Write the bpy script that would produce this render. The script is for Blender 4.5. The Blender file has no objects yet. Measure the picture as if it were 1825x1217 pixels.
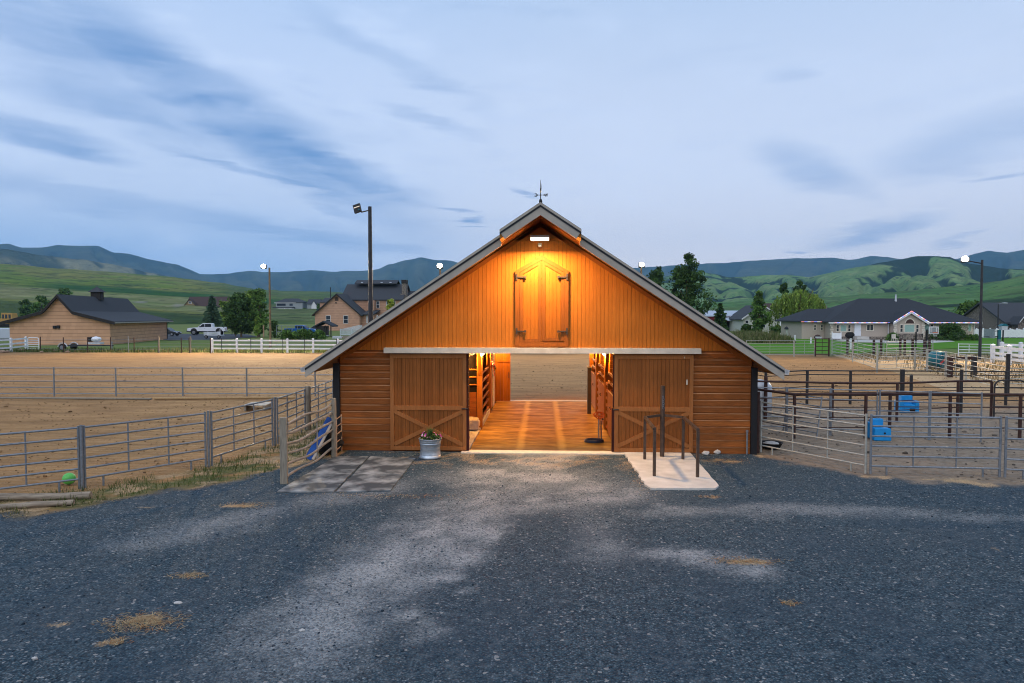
import bpy, math, random
import numpy as np
from mathutils import Vector, Matrix
random.seed(7); RNG = np.random.default_rng(11)
SC = bpy.context.scene; COL = SC.collection
R = math.radians; PI = math.pi

# ------------------------------------------------------------------ camera
F, CX, CY = 1217.0, 912.5, 608.5
HOR, VPX, CAMZ = 563.0, 968.0, 3.60
CAM = np.array([0.0, -18.0, CAMZ])
YAW = math.atan2(VPX - CX, F); PIT = math.atan2(CY - HOR, F) * math.cos(YAW)
fw = np.array([-math.sin(YAW) * math.cos(PIT), math.cos(YAW) * math.cos(PIT), -math.sin(PIT)])
rt = np.array([math.cos(YAW), math.sin(YAW), 0.0]); up = np.cross(rt, fw)
cam = bpy.data.cameras.new('camera'); co = bpy.data.objects.new('camera', cam); COL.objects.link(co)
cam.sensor_width = 36.0; cam.lens = 36.0 * F / 1825.0; cam.clip_start = 0.1; cam.clip_end = 60000
co.matrix_world = Matrix(((rt[0], up[0], -fw[0], CAM[0]), (rt[1], up[1], -fw[1], CAM[1]), (rt[2], up[2], -fw[2], CAM[2]), (0, 0, 0, 1)))
SC.camera = co

def ray(px, py): return fw + rt * (px - CX) / F - up * (py - CY) / F
def gp(px, py, z=0.0):            # where a sight line meets the ground
    d = ray(px, py); t = (z - CAM[2]) / d[2]; p = CAM + d * t; return float(p[0]), float(p[1])
def yp(px, py, y):                # where a sight line meets the plane Y = y  -> (x, z)
    d = ray(px, py); t = (y - CAM[1]) / d[1]; p = CAM + d * t; return float(p[0]), float(p[2])
def hgt(px, pb, pt): x, y = gp(px, pb); return yp(px, pt, y)[1]

# ------------------------------------------------------------------ world, sun, exposure
def S(r, g, b):                   # sRGB 0-255 -> linear
    f = lambda c: (c / 255 / 12.92) if c / 255 <= 0.04045 else ((c / 255 + 0.055) / 1.055) ** 2.4
    return (f(r), f(g), f(b), 1.0)
SC.view_settings.view_transform = 'Standard'; SC.view_settings.look = 'None'
SC.view_settings.exposure = 0.0; SC.view_settings.gamma = 1.0
SC.view_settings.use_curve_mapping = False
SC.cycles.use_denoising = True; SC.cycles.max_bounces = 6; SC.cycles.diffuse_bounces = 4; SC.cycles.glossy_bounces = 2
SC.cycles.transmission_bounces = 2; SC.cycles.volume_bounces = 1; SC.cycles.transparent_max_bounces = 6
SC.cycles.pixel_filter_type = 'BLACKMAN_HARRIS'; SC.cycles.filter_width = 1.05; SC.cycles.sample_clamp_indirect = 6.0; SC.cycles.caustics_reflective = False; SC.cycles.caustics_refractive = False

class NT:
    def __init__(s, tree): s.t = tree; s.n = tree.nodes; s.l = tree.links
    def new(s, typ, **kw):
        n = s.n.new(typ)
        for k, v in kw.items(): setattr(n, k, v)
        return n
    def put(s, sock, v):
        if hasattr(v, 'default_value') or isinstance(v, bpy.types.NodeSocket): s.l.new(v, sock)
        elif v is not None: sock.default_value = v
    def math(s, op, a, b=None, c=None, clamp=False):
        n = s.new('ShaderNodeMath', operation=op, use_clamp=clamp); s.put(n.inputs[0], a)
        if b is not None: s.put(n.inputs[1], b)
        if c is not None: s.put(n.inputs[2], c)
        return n.outputs[0]
    def mix(s, fac, a, b, blend='MIX'):
        n = s.new('ShaderNodeMix', data_type='RGBA', blend_type=blend); n.clamp_factor = True
        s.put(n.inputs[0], fac); s.put(n.inputs[6], a); s.put(n.inputs[7], b); return n.outputs[2]
    def noise(s, vec, scale, detail=3, rough=0.55, dist=0.0):
        n = s.new('ShaderNodeTexNoise'); s.put(n.inputs['Vector'], vec); n.inputs['Scale'].default_value = scale
        n.inputs['Detail'].default_value = detail; n.inputs['Roughness'].default_value = rough; n.inputs['Distortion'].default_value = dist
        return n.outputs['Fac']
    def mapr(s, v, a, b, c=0.0, d=1.0):
        n = s.new('ShaderNodeMapRange', clamp=True); s.put(n.inputs[0], v)
        for i, q in enumerate((a, b, c, d)): n.inputs[i + 1].default_value = q
        return n.outputs[0]
    def smooth(s, v, a, b):
        n = s.new('ShaderNodeMapRange', clamp=True, interpolation_type='SMOOTHSTEP'); s.put(n.inputs[0], v)
        n.inputs[1].default_value = a; n.inputs[2].default_value = b; return n.outputs[0]
    def scl(s, vec, sc, loc=(0, 0, 0), rot=(0, 0, 0)):
        n = s.new('ShaderNodeMapping'); s.put(n.inputs[0], vec)
        n.inputs['Scale'].default_value = sc; n.inputs['Location'].default_value = loc; n.inputs['Rotation'].default_value = rot
        return n.outputs[0]

SUN_EL, SUN_AZ = R(48), R(200)
w = bpy.data.worlds.new('World'); SC.world = w; w.use_nodes = True; N = NT(w.node_tree); N.n.clear()
tc = N.new('ShaderNodeTexCoord').outputs['Generated']
sx = N.new('ShaderNodeSeparateXYZ'); N.l.new(tc, sx.inputs[0])
az = N.math('ARCTAN2', sx.outputs[0], sx.outputs[1]); el = N.math('ARCSINE', sx.outputs[2])
cb = N.new('ShaderNodeCombineXYZ'); N.l.new(az, cb.inputs[0]); N.l.new(el, cb.inputs[1]); P2 = cb.outputs[0]
g1 = N.new('ShaderNodeValToRGB'); N.l.new(N.math('DIVIDE', el, 1.2), g1.inputs[0])
def ramp(n, stops):
    e = n.color_ramp.elements
    while len(e) < len(stops): e.new(0.5)
    for q, (p, c) in zip(e, stops): q.position = p; q.color = c
ramp(g1, [(0.0, S(214, 205, 212)), (0.07, S(211, 211, 220)), (0.16, S(199, 209, 229)), (0.26, S(187, 201, 225)), (0.40, S(164, 187, 218)), (0.7, S(140, 168, 204))])
g2 = N.new('ShaderNodeValToRGB'); N.l.new(N.math('DIVIDE', el, 1.2), g2.inputs[0])
ramp(g2, [(0.0, S(136, 168, 212)), (0.06, S(154, 182, 220)), (0.13, S(184, 200, 226)), (0.26, S(184, 201, 229)), (0.40, S(160, 186, 221)), (0.7, S(136, 168, 208))])
skycol = N.mix(N.smooth(az, -0.42, 0.12), g2.outputs[0], g1.outputs[0])
# streaky evening cloud
q = N.scl(P2, (2.2, 15.0, 1), (0.3, 0.1, 0), (0, 0, R(17))); streak0 = N.noise(q, 1.9, 6, 0.56, 0.4); qf = N.scl(P2, (2.6, 46.0, 1), (0.9, 0.2, 0), (0, 0, R(15))); fin = N.noise(qf, 1.6, 5, 0.6, 0.3); streak = N.math('ADD', N.math('MULTIPLY', streak0, 0.78), N.math('MULTIPLY', fin, 0.22))
q2 = N.scl(P2, (3.0, 7.0, 1), (1.7, 0.4, 0), (0, 0, R(14))); soft = N.noise(q2, 2.0, 4, 0.55)
def d_az(px, py):
    d = ray(px, py); d = d / np.linalg.norm(d); return math.atan2(d[0], d[1]), math.asin(d[2])
wv = N.new('ShaderNodeVectorMath', operation='SCALE')
wc = N.new('ShaderNodeCombineXYZ'); N.l.new(N.math('SUBTRACT', soft, 0.5), wc.inputs[0]); N.l.new(N.math('SUBTRACT', streak, 0.5), wc.inputs[1])
N.l.new(wc.outputs[0], wv.inputs[0]); wv.inputs['Scale'].default_value = 0.085
wa = N.new('ShaderNodeVectorMath', operation='ADD'); N.l.new(P2, wa.inputs[0]); N.l.new(wv.outputs[0], wa.inputs[1]); PW = wa.outputs[0]
def blob(px, py, ln, wd, ang, st, edge=0.25):
    a0, e0 = d_az(px, py)
    m = N.new('ShaderNodeMapping', vector_type='TEXTURE'); N.l.new(PW, m.inputs[0])
    m.inputs['Location'].default_value = (a0, e0, 0); m.inputs['Rotation'].default_value = (0, 0, R(-ang))
    m.inputs['Scale'].default_value = (ln / F, wd / F, 1)
    v = N.new('ShaderNodeVectorMath', operation='LENGTH'); N.l.new(m.outputs[0], v.inputs[0])
    return N.math('MULTIPLY', N.smooth(v.outputs['Value'], 1.15, edge), st)
cl = None
for b in [(400, 200, 420, 66, 27, 0.85), (600, 300, 210, 40, 20, 0.95), (40, 40, 260, 60, 14, 0.55), (80, 250, 130, 20, 9, 0.85), (520, 322, 260, 10, 10, 0.75),
          (200, 170, 300, 60, 16, 0.5), (380, 395, 460, 24, 6, 0.45), (140, 350, 330, 18, 6, 0.4), (700, 110, 230, 26, 22, 0.30), (770, 215, 110, 14, 14, 0.35), (620, 372, 90, 9, 7, 0.5),
          (810, 381, 50, 6, 5, 0.75), (832, 404, 36, 4, 4, 0.6), (925, 343, 34, 7, 10, 0.6), (1440, 300, 115, 42, 27, 0.42), (1500, 345, 60, 18, 20, 0.3), (1560, 408, 115, 20, -10, 0.5),
          (1760, 250, 190, 50, -9, 0.35), (1765, 320, 55, 7, -5, 0.5), (1430, 130, 55, 22, 5, 0.2), (1715, 430, 50, 5, -6, 0.4), (1424, 441, 26, 3, 4, 0.5), (1690, 300, 60, 16, 8, 0.3), (700, 437, 100, 9, 5, 0.4)]:
    o = blob(*b); cl = o if cl is None else N.math('MAXIMUM', cl, o)
cl = N.math('MULTIPLY', cl, N.mapr(streak, 0.34, 0.58, 0.45, 1.12), clamp=True)
gen = N.math('MULTIPLY', N.smooth(streak, 0.50, 0.74), N.math('MULTIPLY', N.smooth(el, 0.02, 0.12), N.mapr(az, -0.5, 0.1, 0.5, 0.10)))
cl = N.math('MAXIMUM', cl, gen)
skycol = N.mix(cl, skycol, S(100, 138, 188))
br = N.math('MULTIPLY', N.smooth(N.math('ADD', soft, N.math('MULTIPLY', streak, 0.5)), 0.72, 0.98), N.mapr(az, -0.4, 0.2, 0.4, 0.12))
skycol = N.mix(br, skycol, S(206, 220, 244))
ny = N.new('ShaderNodeTexSky', sky_type='NISHITA', sun_disc=False, sun_elevation=SUN_EL, sun_rotation=SUN_AZ)
bg1 = N.new('ShaderNodeBackground'); N.l.new(skycol, bg1.inputs[0]); bg1.inputs[1].default_value = 1.26
bg2 = N.new('ShaderNodeBackground'); N.l.new(ny.outputs[0], bg2.inputs[0]); bg2.inputs[1].default_value = 0.006
ad = N.new('ShaderNodeAddShader'); N.l.new(bg1.outputs[0], ad.inputs[0]); N.l.new(bg2.outputs[0], ad.inputs[1])
wo = N.new('ShaderNodeOutputWorld'); N.l.new(ad.outputs[0], wo.inputs[0])

sl = bpy.data.lights.new('sun', 'SUN'); sl.energy = 1.5; sl.angle = R(80); sl.color = (1.0, 0.93, 0.88)
so = bpy.data.objects.new('sun', sl); COL.objects.link(so)
sd = Vector((math.sin(SUN_AZ) * math.cos(SUN_EL), math.cos(SUN_AZ) * math.cos(SUN_EL), math.sin(SUN_EL)))
so.rotation_euler = sd.to_track_quat('Z', 'Y').to_euler(); so.location = (-30, -60, 60)

def lamp(name, typ, loc, energy, color, parent=None, target=None, **kw):
    l = bpy.data.lights.new(name, typ); l.energy = energy; l.color = color
    for k, v in kw.items(): setattr(l, k, v)
    o = bpy.data.objects.new(name, l); COL.objects.link(o); o.location = loc
    if target is not None: o.rotation_euler = (Vector(loc) - Vector(target)).to_track_quat('Z', 'Y').to_euler()
    if parent: o.parent = parent
    return o
WARM = (1.0, 0.47, 0.11); FLOOD = (1.0, 0.78, 0.50)

# ------------------------------------------------------------------ materials
MATS = {}
def base_mat(name, rough=0.8, metal=0.0, spec=0.3):
    m = bpy.data.materials.new(name); m.use_nodes = True; n = NT(m.node_tree); n.n.clear()
    b = n.new('ShaderNodeBsdfPrincipled'); o = n.new('ShaderNodeOutputMaterial'); n.l.new(b.outputs[0], o.inputs[0])
    b.inputs['Roughness'].default_value = rough; b.inputs['Metallic'].default_value = metal; b.inputs['Specular IOR Level'].default_value = spec
    MATS[name] = m; return m, n, b
def bump(n, b, h, st, dist=0.01):
    k = n.new('ShaderNodeBump'); k.inputs['Strength'].default_value = st; k.inputs['Distance'].default_value = dist
    n.l.new(h, k.inputs['Height']); n.l.new(k.outputs[0], b.inputs['Normal'])
def M(name, c, c2=None, rough=0.8, metal=0.0, scale=(1, 1, 1), ns=6, detail=4, bm=0.0, spec=0.3, lo=0.3, hi=0.7, bd=0.01, emit=None, est=0):
    m, n, b = base_mat(name, rough, metal, spec)
    t = n.new('ShaderNodeTexCoord').outputs['Object']; v = n.scl(t, scale); f = n.noise(v, ns, detail)
    if c2 is None: c2 = tuple(x * 0.72 for x in c[:3]) + (1,)
    n.l.new(n.mix(n.mapr(f, lo, hi), c, c2), b.inputs['Base Color'])
    n.l.new(n.mapr(f, 0.2, 0.8, max(0.05, rough - 0.1), min(1, rough + 0.1)), b.inputs['Roughness'])
    if bm: bump(n, b, f, bm, bd)
    if emit: b.inputs['Emission Color'].default_value = emit; b.inputs['Emission Strength'].default_value = est
    return m
def L(r, g, b): return (r, g, b, 1.0)
def wood(name, c, c2, axis, wear=None, board=None, rough=0.62, bv=0.5):
    """painted / stained boards: grain along an axis, tone shifts per board, chipped spots"""
    m, n, b = base_mat(name, rough, 0, 0.09)
    t = n.new('ShaderNodeTexCoord').outputs['Object']
    sc = {'x': (1.2, 14, 14), 'z': (14, 14, 1.2), 'y': (14, 1.2, 14)}[axis]
    f = n.noise(n.scl(t, sc), 3.0, 6, 0.6, 0.4); big = n.noise(t, 0.9, 3)
    col = n.mix(n.mapr(f, 0.3, 0.72), c, c2)
    col = n.mix(n.math('MULTIPLY', n.mapr(big, 0.35, 0.7), 0.45), col, tuple(x * 0.62 for x in c2[:3]) + (1,))
    if board:
        s = n.new('ShaderNodeSeparateXYZ'); n.l.new(t, s.inputs[0]); k = n.math('FLOOR', n.math('DIVIDE', s.outputs['Z' if axis == 'x' else 'X'], board))
        wn = n.new('ShaderNodeTexWhiteNoise', noise_dimensions='1D'); n.l.new(k, wn.inputs['W'])
        col = n.mix(n.math('MULTIPLY', wn.outputs['Value'], bv), col, tuple(x * 0.6 for x in c2[:3]) + (1,))
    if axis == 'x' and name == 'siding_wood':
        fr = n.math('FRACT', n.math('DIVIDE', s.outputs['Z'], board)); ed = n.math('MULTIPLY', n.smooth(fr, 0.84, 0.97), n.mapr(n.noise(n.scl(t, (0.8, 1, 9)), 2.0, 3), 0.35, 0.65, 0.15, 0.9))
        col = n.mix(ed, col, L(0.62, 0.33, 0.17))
    if wear:
        sp = n.noise(n.scl(t, {'x': (2.0, 6, 6), 'z': (7, 6, 2.2), 'y': (6, 2, 6)}[axis]), 2.6, 5, 0.65)
        col = n.mix(n.smooth(sp, wear, wear + 0.05), col, L(0.50, 0.38, 0.25))
    n.l.new(col, b.inputs['Base Color']); bump(n, b, f, 0.35, 0.004); return m

M('black_metal', L(0.012, 0.012, 0.014), rough=0.5)
M('galv', L(0.26, 0.28, 0.31), L(0.16, 0.18, 0.20), rough=0.40, metal=0.5, ns=18)
M('galv_warm', L(0.42, 0.42, 0.38), L(0.30, 0.30, 0.27), rough=0.5, metal=0.35, ns=14)
M('rust_pipe', L(0.060, 0.026, 0.020), L(0.030, 0.014, 0.012), rough=0.6, ns=9, metal=0.1)
M('dark_pipe', L(0.035, 0.034, 0.036), L(0.02, 0.018, 0.018), rough=0.55, ns=9, metal=0.2)
M('rust', L(0.30, 0.13, 0.06), L(0.42, 0.32, 0.22), rough=0.8, ns=9)
M('vinyl', L(0.78, 0.79, 0.80), L(0.66, 0.67, 0.68), rough=0.5, ns=3)
M('old_wood', L(0.30, 0.26, 0.20), L(0.17, 0.145, 0.11), rough=0.85, scale=(8, 8, 1), ns=4, bm=0.5)
M('grey_tube', L(0.30, 0.275, 0.24), L(0.18, 0.16, 0.135), rough=0.6, ns=8, metal=0.1)
M('log_wood', L(0.34, 0.28, 0.21), L(0.15, 0.12, 0.09), rough=0.9, scale=(1, 9, 9), ns=3, detail=6, bm=0.8)
M('pole_wood', L(0.17, 0.12, 0.075), L(0.11, 0.075, 0.05), rough=0.85, scale=(6, 6, 0.6), ns=4, bm=0.3)
M('pole_dark', L(0.035, 0.037, 0.042), L(0.02, 0.02, 0.024), rough=0.5)
M('fascia', L(0.36, 0.325, 0.275), L(0.30, 0.27, 0.23), rough=0.55, ns=5, scale=(1, 1, 1))
M('gutter_white', L(0.52, 0.50, 0.48), L(0.45, 0.43, 0.41), rough=0.5)
M('rail_white', L(0.60, 0.56, 0.48), L(0.46, 0.42, 0.35), rough=0.55, ns=4)
M('shingle', L(0.040, 0.044, 0.052), L(0.022, 0.024, 0.029), rough=0.9, ns=16, scale=(1, 1, 3), bm=0.4)
M('shingle_grey', L(0.060, 0.064, 0.072), L(0.034, 0.037, 0.043), rough=0.9, ns=9, scale=(1, 1, 3), bm=0.4)
M('roof_brown', L(0.075, 0.045, 0.038), L(0.05, 0.03, 0.026), rough=0.9, ns=9)
M('roof_metal', L(0.46, 0.50, 0.56), L(0.38, 0.42, 0.48), rough=0.45, metal=0.2, scale=(6, 1, 1))
M('concrete', L(0.58, 0.555, 0.51), L(0.40, 0.38, 0.345), rough=0.85, ns=2.2, detail=8, bm=0.15)
M('kerb', L(0.66, 0.60, 0.48), L(0.52, 0.48, 0.42), rough=0.8, ns=9)
M('rubber', L(0.27, 0.295, 0.30), L(0.045, 0.055, 0.062), rough=0.75, ns=1.6, detail=5, lo=0.36, hi=0.56, bm=0.1)
M('tyre', L(0.014, 0.014, 0.015), rough=0.85)
M('rim', L(0.30, 0.31, 0.33), rough=0.35, metal=0.8)
M('glass', L(0.014, 0.020, 0.028), L(0.03, 0.04, 0.05), rough=0.08, spec=0.6)
M('glass_green', L(0.30, 0.44, 0.38), L(0.22, 0.34, 0.30), rough=0.3)
M('paint_white', L(0.72, 0.74, 0.77), L(0.66, 0.68, 0.72), rough=0.28, spec=0.5)
M('paint_blue', L(0.012, 0.11, 0.36), L(0.010, 0.08, 0.28), rough=0.25, spec=0.5)
M('paint_black', L(0.01, 0.011, 0.014), rough=0.25, spec=0.5)
M('paint_silver', L(0.35, 0.40, 0.47), rough=0.25, spec=0.5)
M('blue_plastic', L(0.012, 0.27, 0.60), L(0.008, 0.20, 0.50), rough=0.45)
M('blue_tarp', L(0.01, 0.085, 0.34), L(0.006, 0.04, 0.2), rough=0.5, ns=5, bm=0.6)
M('teal', L(0.006, 0.13, 0.165), L(0.004, 0.09, 0.12), rough=0.4)
M('red', L(0.42, 0.03, 0.035), rough=0.5)
M('yellow_paint', L(0.46, 0.26, 0.06), L(0.32, 0.18, 0.05), rough=0.6)
M('ball_green', L(0.14, 0.56, 0.12), L(0.10, 0.44, 0.09), rough=0.5, ns=40)
M('rock', L(0.36, 0.25, 0.17), L(0.22, 0.16, 0.12), rough=0.9, bm=0.6)
M('white_rock', L(0.52, 0.50, 0.47), rough=0.9, bm=0.6, ns=25)
M('stone', L(0.26, 0.22, 0.18), L(0.09, 0.075, 0.065), rough=0.9, ns=5, bm=0.6, lo=0.42, hi=0.56)
M('stucco', L(0.46, 0.39, 0.325), L(0.40, 0.34, 0.28), rough=0.9, ns=12)
M('sage', L(0.54, 0.56, 0.48), L(0.48, 0.50, 0.43), rough=0.85)
M('house_white', L(0.70, 0.72, 0.74), L(0.62, 0.64, 0.66), rough=0.7)
M('house_grey', L(0.30, 0.33, 0.33), rough=0.8)
M('barn_red', L(0.13, 0.014, 0.018), rough=0.8)
M('olive', L(0.25, 0.18, 0.08), rough=0.8)
M('trim_white', L(0.70, 0.70, 0.69), rough=0.5)
M('trim_cream', L(0.70, 0.63, 0.52), rough=0.6)
M('dark_trim', L(0.024, 0.020, 0.019), rough=0.7)
M('hose', L(0.022, 0.03, 0.055), rough=0.4)
M('orange', L(0.75, 0.13, 0.02), rough=0.6)
M('bag', L(0.62, 0.55, 0.45), L(0.5, 0.42, 0.33), rough=0.45, ns=7, bm=0.5)
M('lattice', L(0.62, 0.68, 0.70), rough=0.6)
M('tub_metal', L(0.52, 0.58, 0.64), L(0.34, 0.40, 0.46), rough=0.38, metal=0.65, ns=6, scale=(1, 1, 2), lo=0.35, hi=0.65)
M('soil', L(0.03, 0.02, 0.014), rough=0.95)
M('straw', L(0.46, 0.31, 0.15), L(0.30, 0.19, 0.09), rough=0.95, ns=30)
M('pallet', L(0.44, 0.40, 0.34), L(0.32, 0.28, 0.23), rough=0.85)
M('asphalt', L(0.06, 0.065, 0.075), L(0.045, 0.05, 0.058), rough=0.9, ns=20)
M('pink', L(0.62, 0.13, 0.34), L(0.75, 0.36, 0.52), rough=0.7, ns=22)
M('purple', L(0.20, 0.015, 0.13), L(0.36, 0.03, 0.22), rough=0.7, ns=22)
M('leaf_small', L(0.07, 0.14, 0.03), L(0.03, 0.07, 0.015), rough=0.7, ns=14)
M('cloth_black', L(0.012, 0.012, 0.013), rough=0.7)
M('panel_plastic', L(0.55, 0.57, 0.6), rough=0.4)
M('iron', L(0.055, 0.045, 0.036), L(0.085, 0.06, 0.045), rough=0.55, metal=0.4)
M('brass', L(0.30, 0.22, 0.12), rough=0.4, metal=0.6)
M('stock_pipe', L(0.095, 0.062, 0.045), L(0.05, 0.034, 0.026), rough=0.5, metal=0.3, ns=7)
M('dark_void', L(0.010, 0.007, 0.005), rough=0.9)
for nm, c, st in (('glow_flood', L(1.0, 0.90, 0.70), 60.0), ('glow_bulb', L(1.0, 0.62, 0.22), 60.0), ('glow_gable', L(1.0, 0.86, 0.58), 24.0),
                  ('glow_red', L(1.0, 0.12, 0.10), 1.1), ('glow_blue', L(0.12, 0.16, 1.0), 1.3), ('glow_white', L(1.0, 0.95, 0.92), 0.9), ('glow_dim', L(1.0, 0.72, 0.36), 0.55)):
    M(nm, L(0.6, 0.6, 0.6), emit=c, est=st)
wood('gable_wood', L(0.50, 0.172, 0.026), L(0.40, 0.128, 0.016), 'z', wear=0.72, board=0.1, rough=0.5, bv=0.22)
wood('loft_wood', L(0.42, 0.138, 0.020), L(0.33, 0.102, 0.012), 'z', wear=0.76, board=0.1, bv=0.25)
wood('trim_wood', L(0.29, 0.092, 0.018), L(0.21, 0.064, 0.012), 'z', wear=0.76)
wood('siding_wood', L(0.40, 0.122, 0.026), L(0.19, 0.058, 0.014), 'x', wear=0.755, board=0.176)
wood('door_wood', L(0.34, 0.112, 0.027), L(0.23, 0.073, 0.017), 'z', wear=0.765, board=0.1)
wood('door_trim', L(0.37, 0.142, 0.045), L(0.26, 0.095, 0.028), 'z', wear=0.66)
wood('stall_wood', L(0.50, 0.185, 0.026), L(0.32, 0.105, 0.014), 'z', rough=0.45, board=0.14)
wood('stall_plank', L(0.40, 0.140, 0.032), L(0.26, 0.085, 0.02), 'x', rough=0.5, board=0.16)
wood('dark_red', L(0.055, 0.014, 0.012), L(0.035, 0.010, 0.009), 'z')
wood('soffit', L(0.46, 0.19, 0.038), L(0.32, 0.125, 0.026), 'y')
# house wall shakes / lap siding
def lap(name, c, c2, rows, cols=0.0, dark=0.45):
    m, n, b = base_mat(name, 0.85, 0, 0.2)
    t = n.new('ShaderNodeTexCoord').outputs['Object']; s = n.new('ShaderNodeSeparateXYZ'); n.l.new(t, s.inputs[0])
    row = n.math('DIVIDE', s.outputs[2], rows); fr = n.math('FRACT', row); k = n.math('FLOOR', row)
    u = n.math('ADD', s.outputs[0], s.outputs[1]); f = n.noise(t, 2.5, 4)
    wn = n.new('ShaderNodeTexWhiteNoise', noise_dimensions='2D'); cbx = n.new('ShaderNodeCombineXYZ')
    n.l.new(n.math('FLOOR', n.math('DIVIDE', n.math('ADD', u, n.math('MULTIPLY', k, 0.37)), cols or 3.0)), cbx.inputs[0]); n.l.new(k, cbx.inputs[1]); n.l.new(cbx.outputs[0], wn.inputs['Vector'])
    col = n.mix(n.math('MULTIPLY', wn.outputs['Value'], 0.8), c, c2); col = n.mix(n.math('MULTIPLY', f, 0.4), col, c2)
    line = n.smooth(fr, 0.16, 0.05); col = n.mix(n.math('MULTIPLY', line, 1 - dark), col, tuple(x * 0.3 for x in c2[:3]) + (1,))
    n.l.new(col, b.inputs['Base Color']); bump(n, b, n.math('SUBTRACT', 1.0, fr), 0.6, 0.03); return m
lap('shed_shake', L(0.62, 0.36, 0.215), L(0.50, 0.285, 0.165), 0.46, 0.5, 0.35)
lap('house_shake', L(0.52, 0.31, 0.205), L(0.42, 0.245, 0.16), 0.42, 0.6, 0.45)
lap('sage_lap', L(0.50, 0.52, 0.44), L(0.45, 0.47, 0.39), 0.25, 0, 0.7)

def attr_mat(name, rough=0.9, ns=30, var=0.35, spec=0.15, trans=0.0):
    m, n, b = base_mat(name, rough, 0, spec)
    a = n.new('ShaderNodeAttribute', attribute_name='Col'); p = n.new('ShaderNodeNewGeometry').outputs['Position']
    f = n.noise(p, ns, 4); c = n.mix(n.math('MULTIPLY', n.mapr(f, 0.3, 0.7), var), a.outputs['Color'], L(0.0, 0.0, 0.0)); n.l.new(c, b.inputs['Base Color'])
    if trans:
        tb = n.new('ShaderNodeBsdfTranslucent'); n.l.new(c, tb.inputs[0]); ms = n.new('ShaderNodeMixShader'); ms.inputs[0].default_value = trans
        out = [x for x in n.n if x.type == 'OUTPUT_MATERIAL'][0]; n.l.new(b.outputs[0], ms.inputs[1]); n.l.new(tb.outputs[0], ms.inputs[2]); n.l.new(ms.outputs[0], out.inputs[0])
    return m
attr_mat('leaf', 0.65, 1.5, 0.25, 0.25, 0.25)
attr_mat('hill', 0.95, 0.012, 0.35, 0.05)
def hill_detail():
    n = NT(MATS['hill'].node_tree); b = [x for x in n.n if x.type == 'BSDF_PRINCIPLED'][0]; src = b.inputs['Base Color'].links[0].from_socket; p = n.new('ShaderNodeNewGeometry').outputs['Position']
    clump = n.noise(p, 0.010, 5, 0.65); sp = n.new('ShaderNodeTexVoronoi'); n.l.new(p, sp.inputs['Vector']); sp.inputs['Scale'].default_value = 0.075; sz = n.mapr(clump, 0.42, 0.66, 0.05, 0.44)
    dot = n.math('LESS_THAN', sp.outputs['Distance'], sz); gul = n.noise(n.scl(p, (1, 1, 0.4)), 0.03, 7, 0.72, 0.8)
    c = n.mix(n.math('MULTIPLY', n.mapr(gul, 0.38, 0.62), 0.30), src, L(0.03, 0.06, 0.02)); c = n.mix(n.math('MULTIPLY', dot, 0.75), c, L(0.016, 0.032, 0.020)); n.l.new(c, b.inputs['Base Color']); bump(n, b, gul, 1.0, 14.0)
hill_detail()
attr_mat('blade', 0.8, 20, 0.2, 0.1, 0.2)

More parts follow.
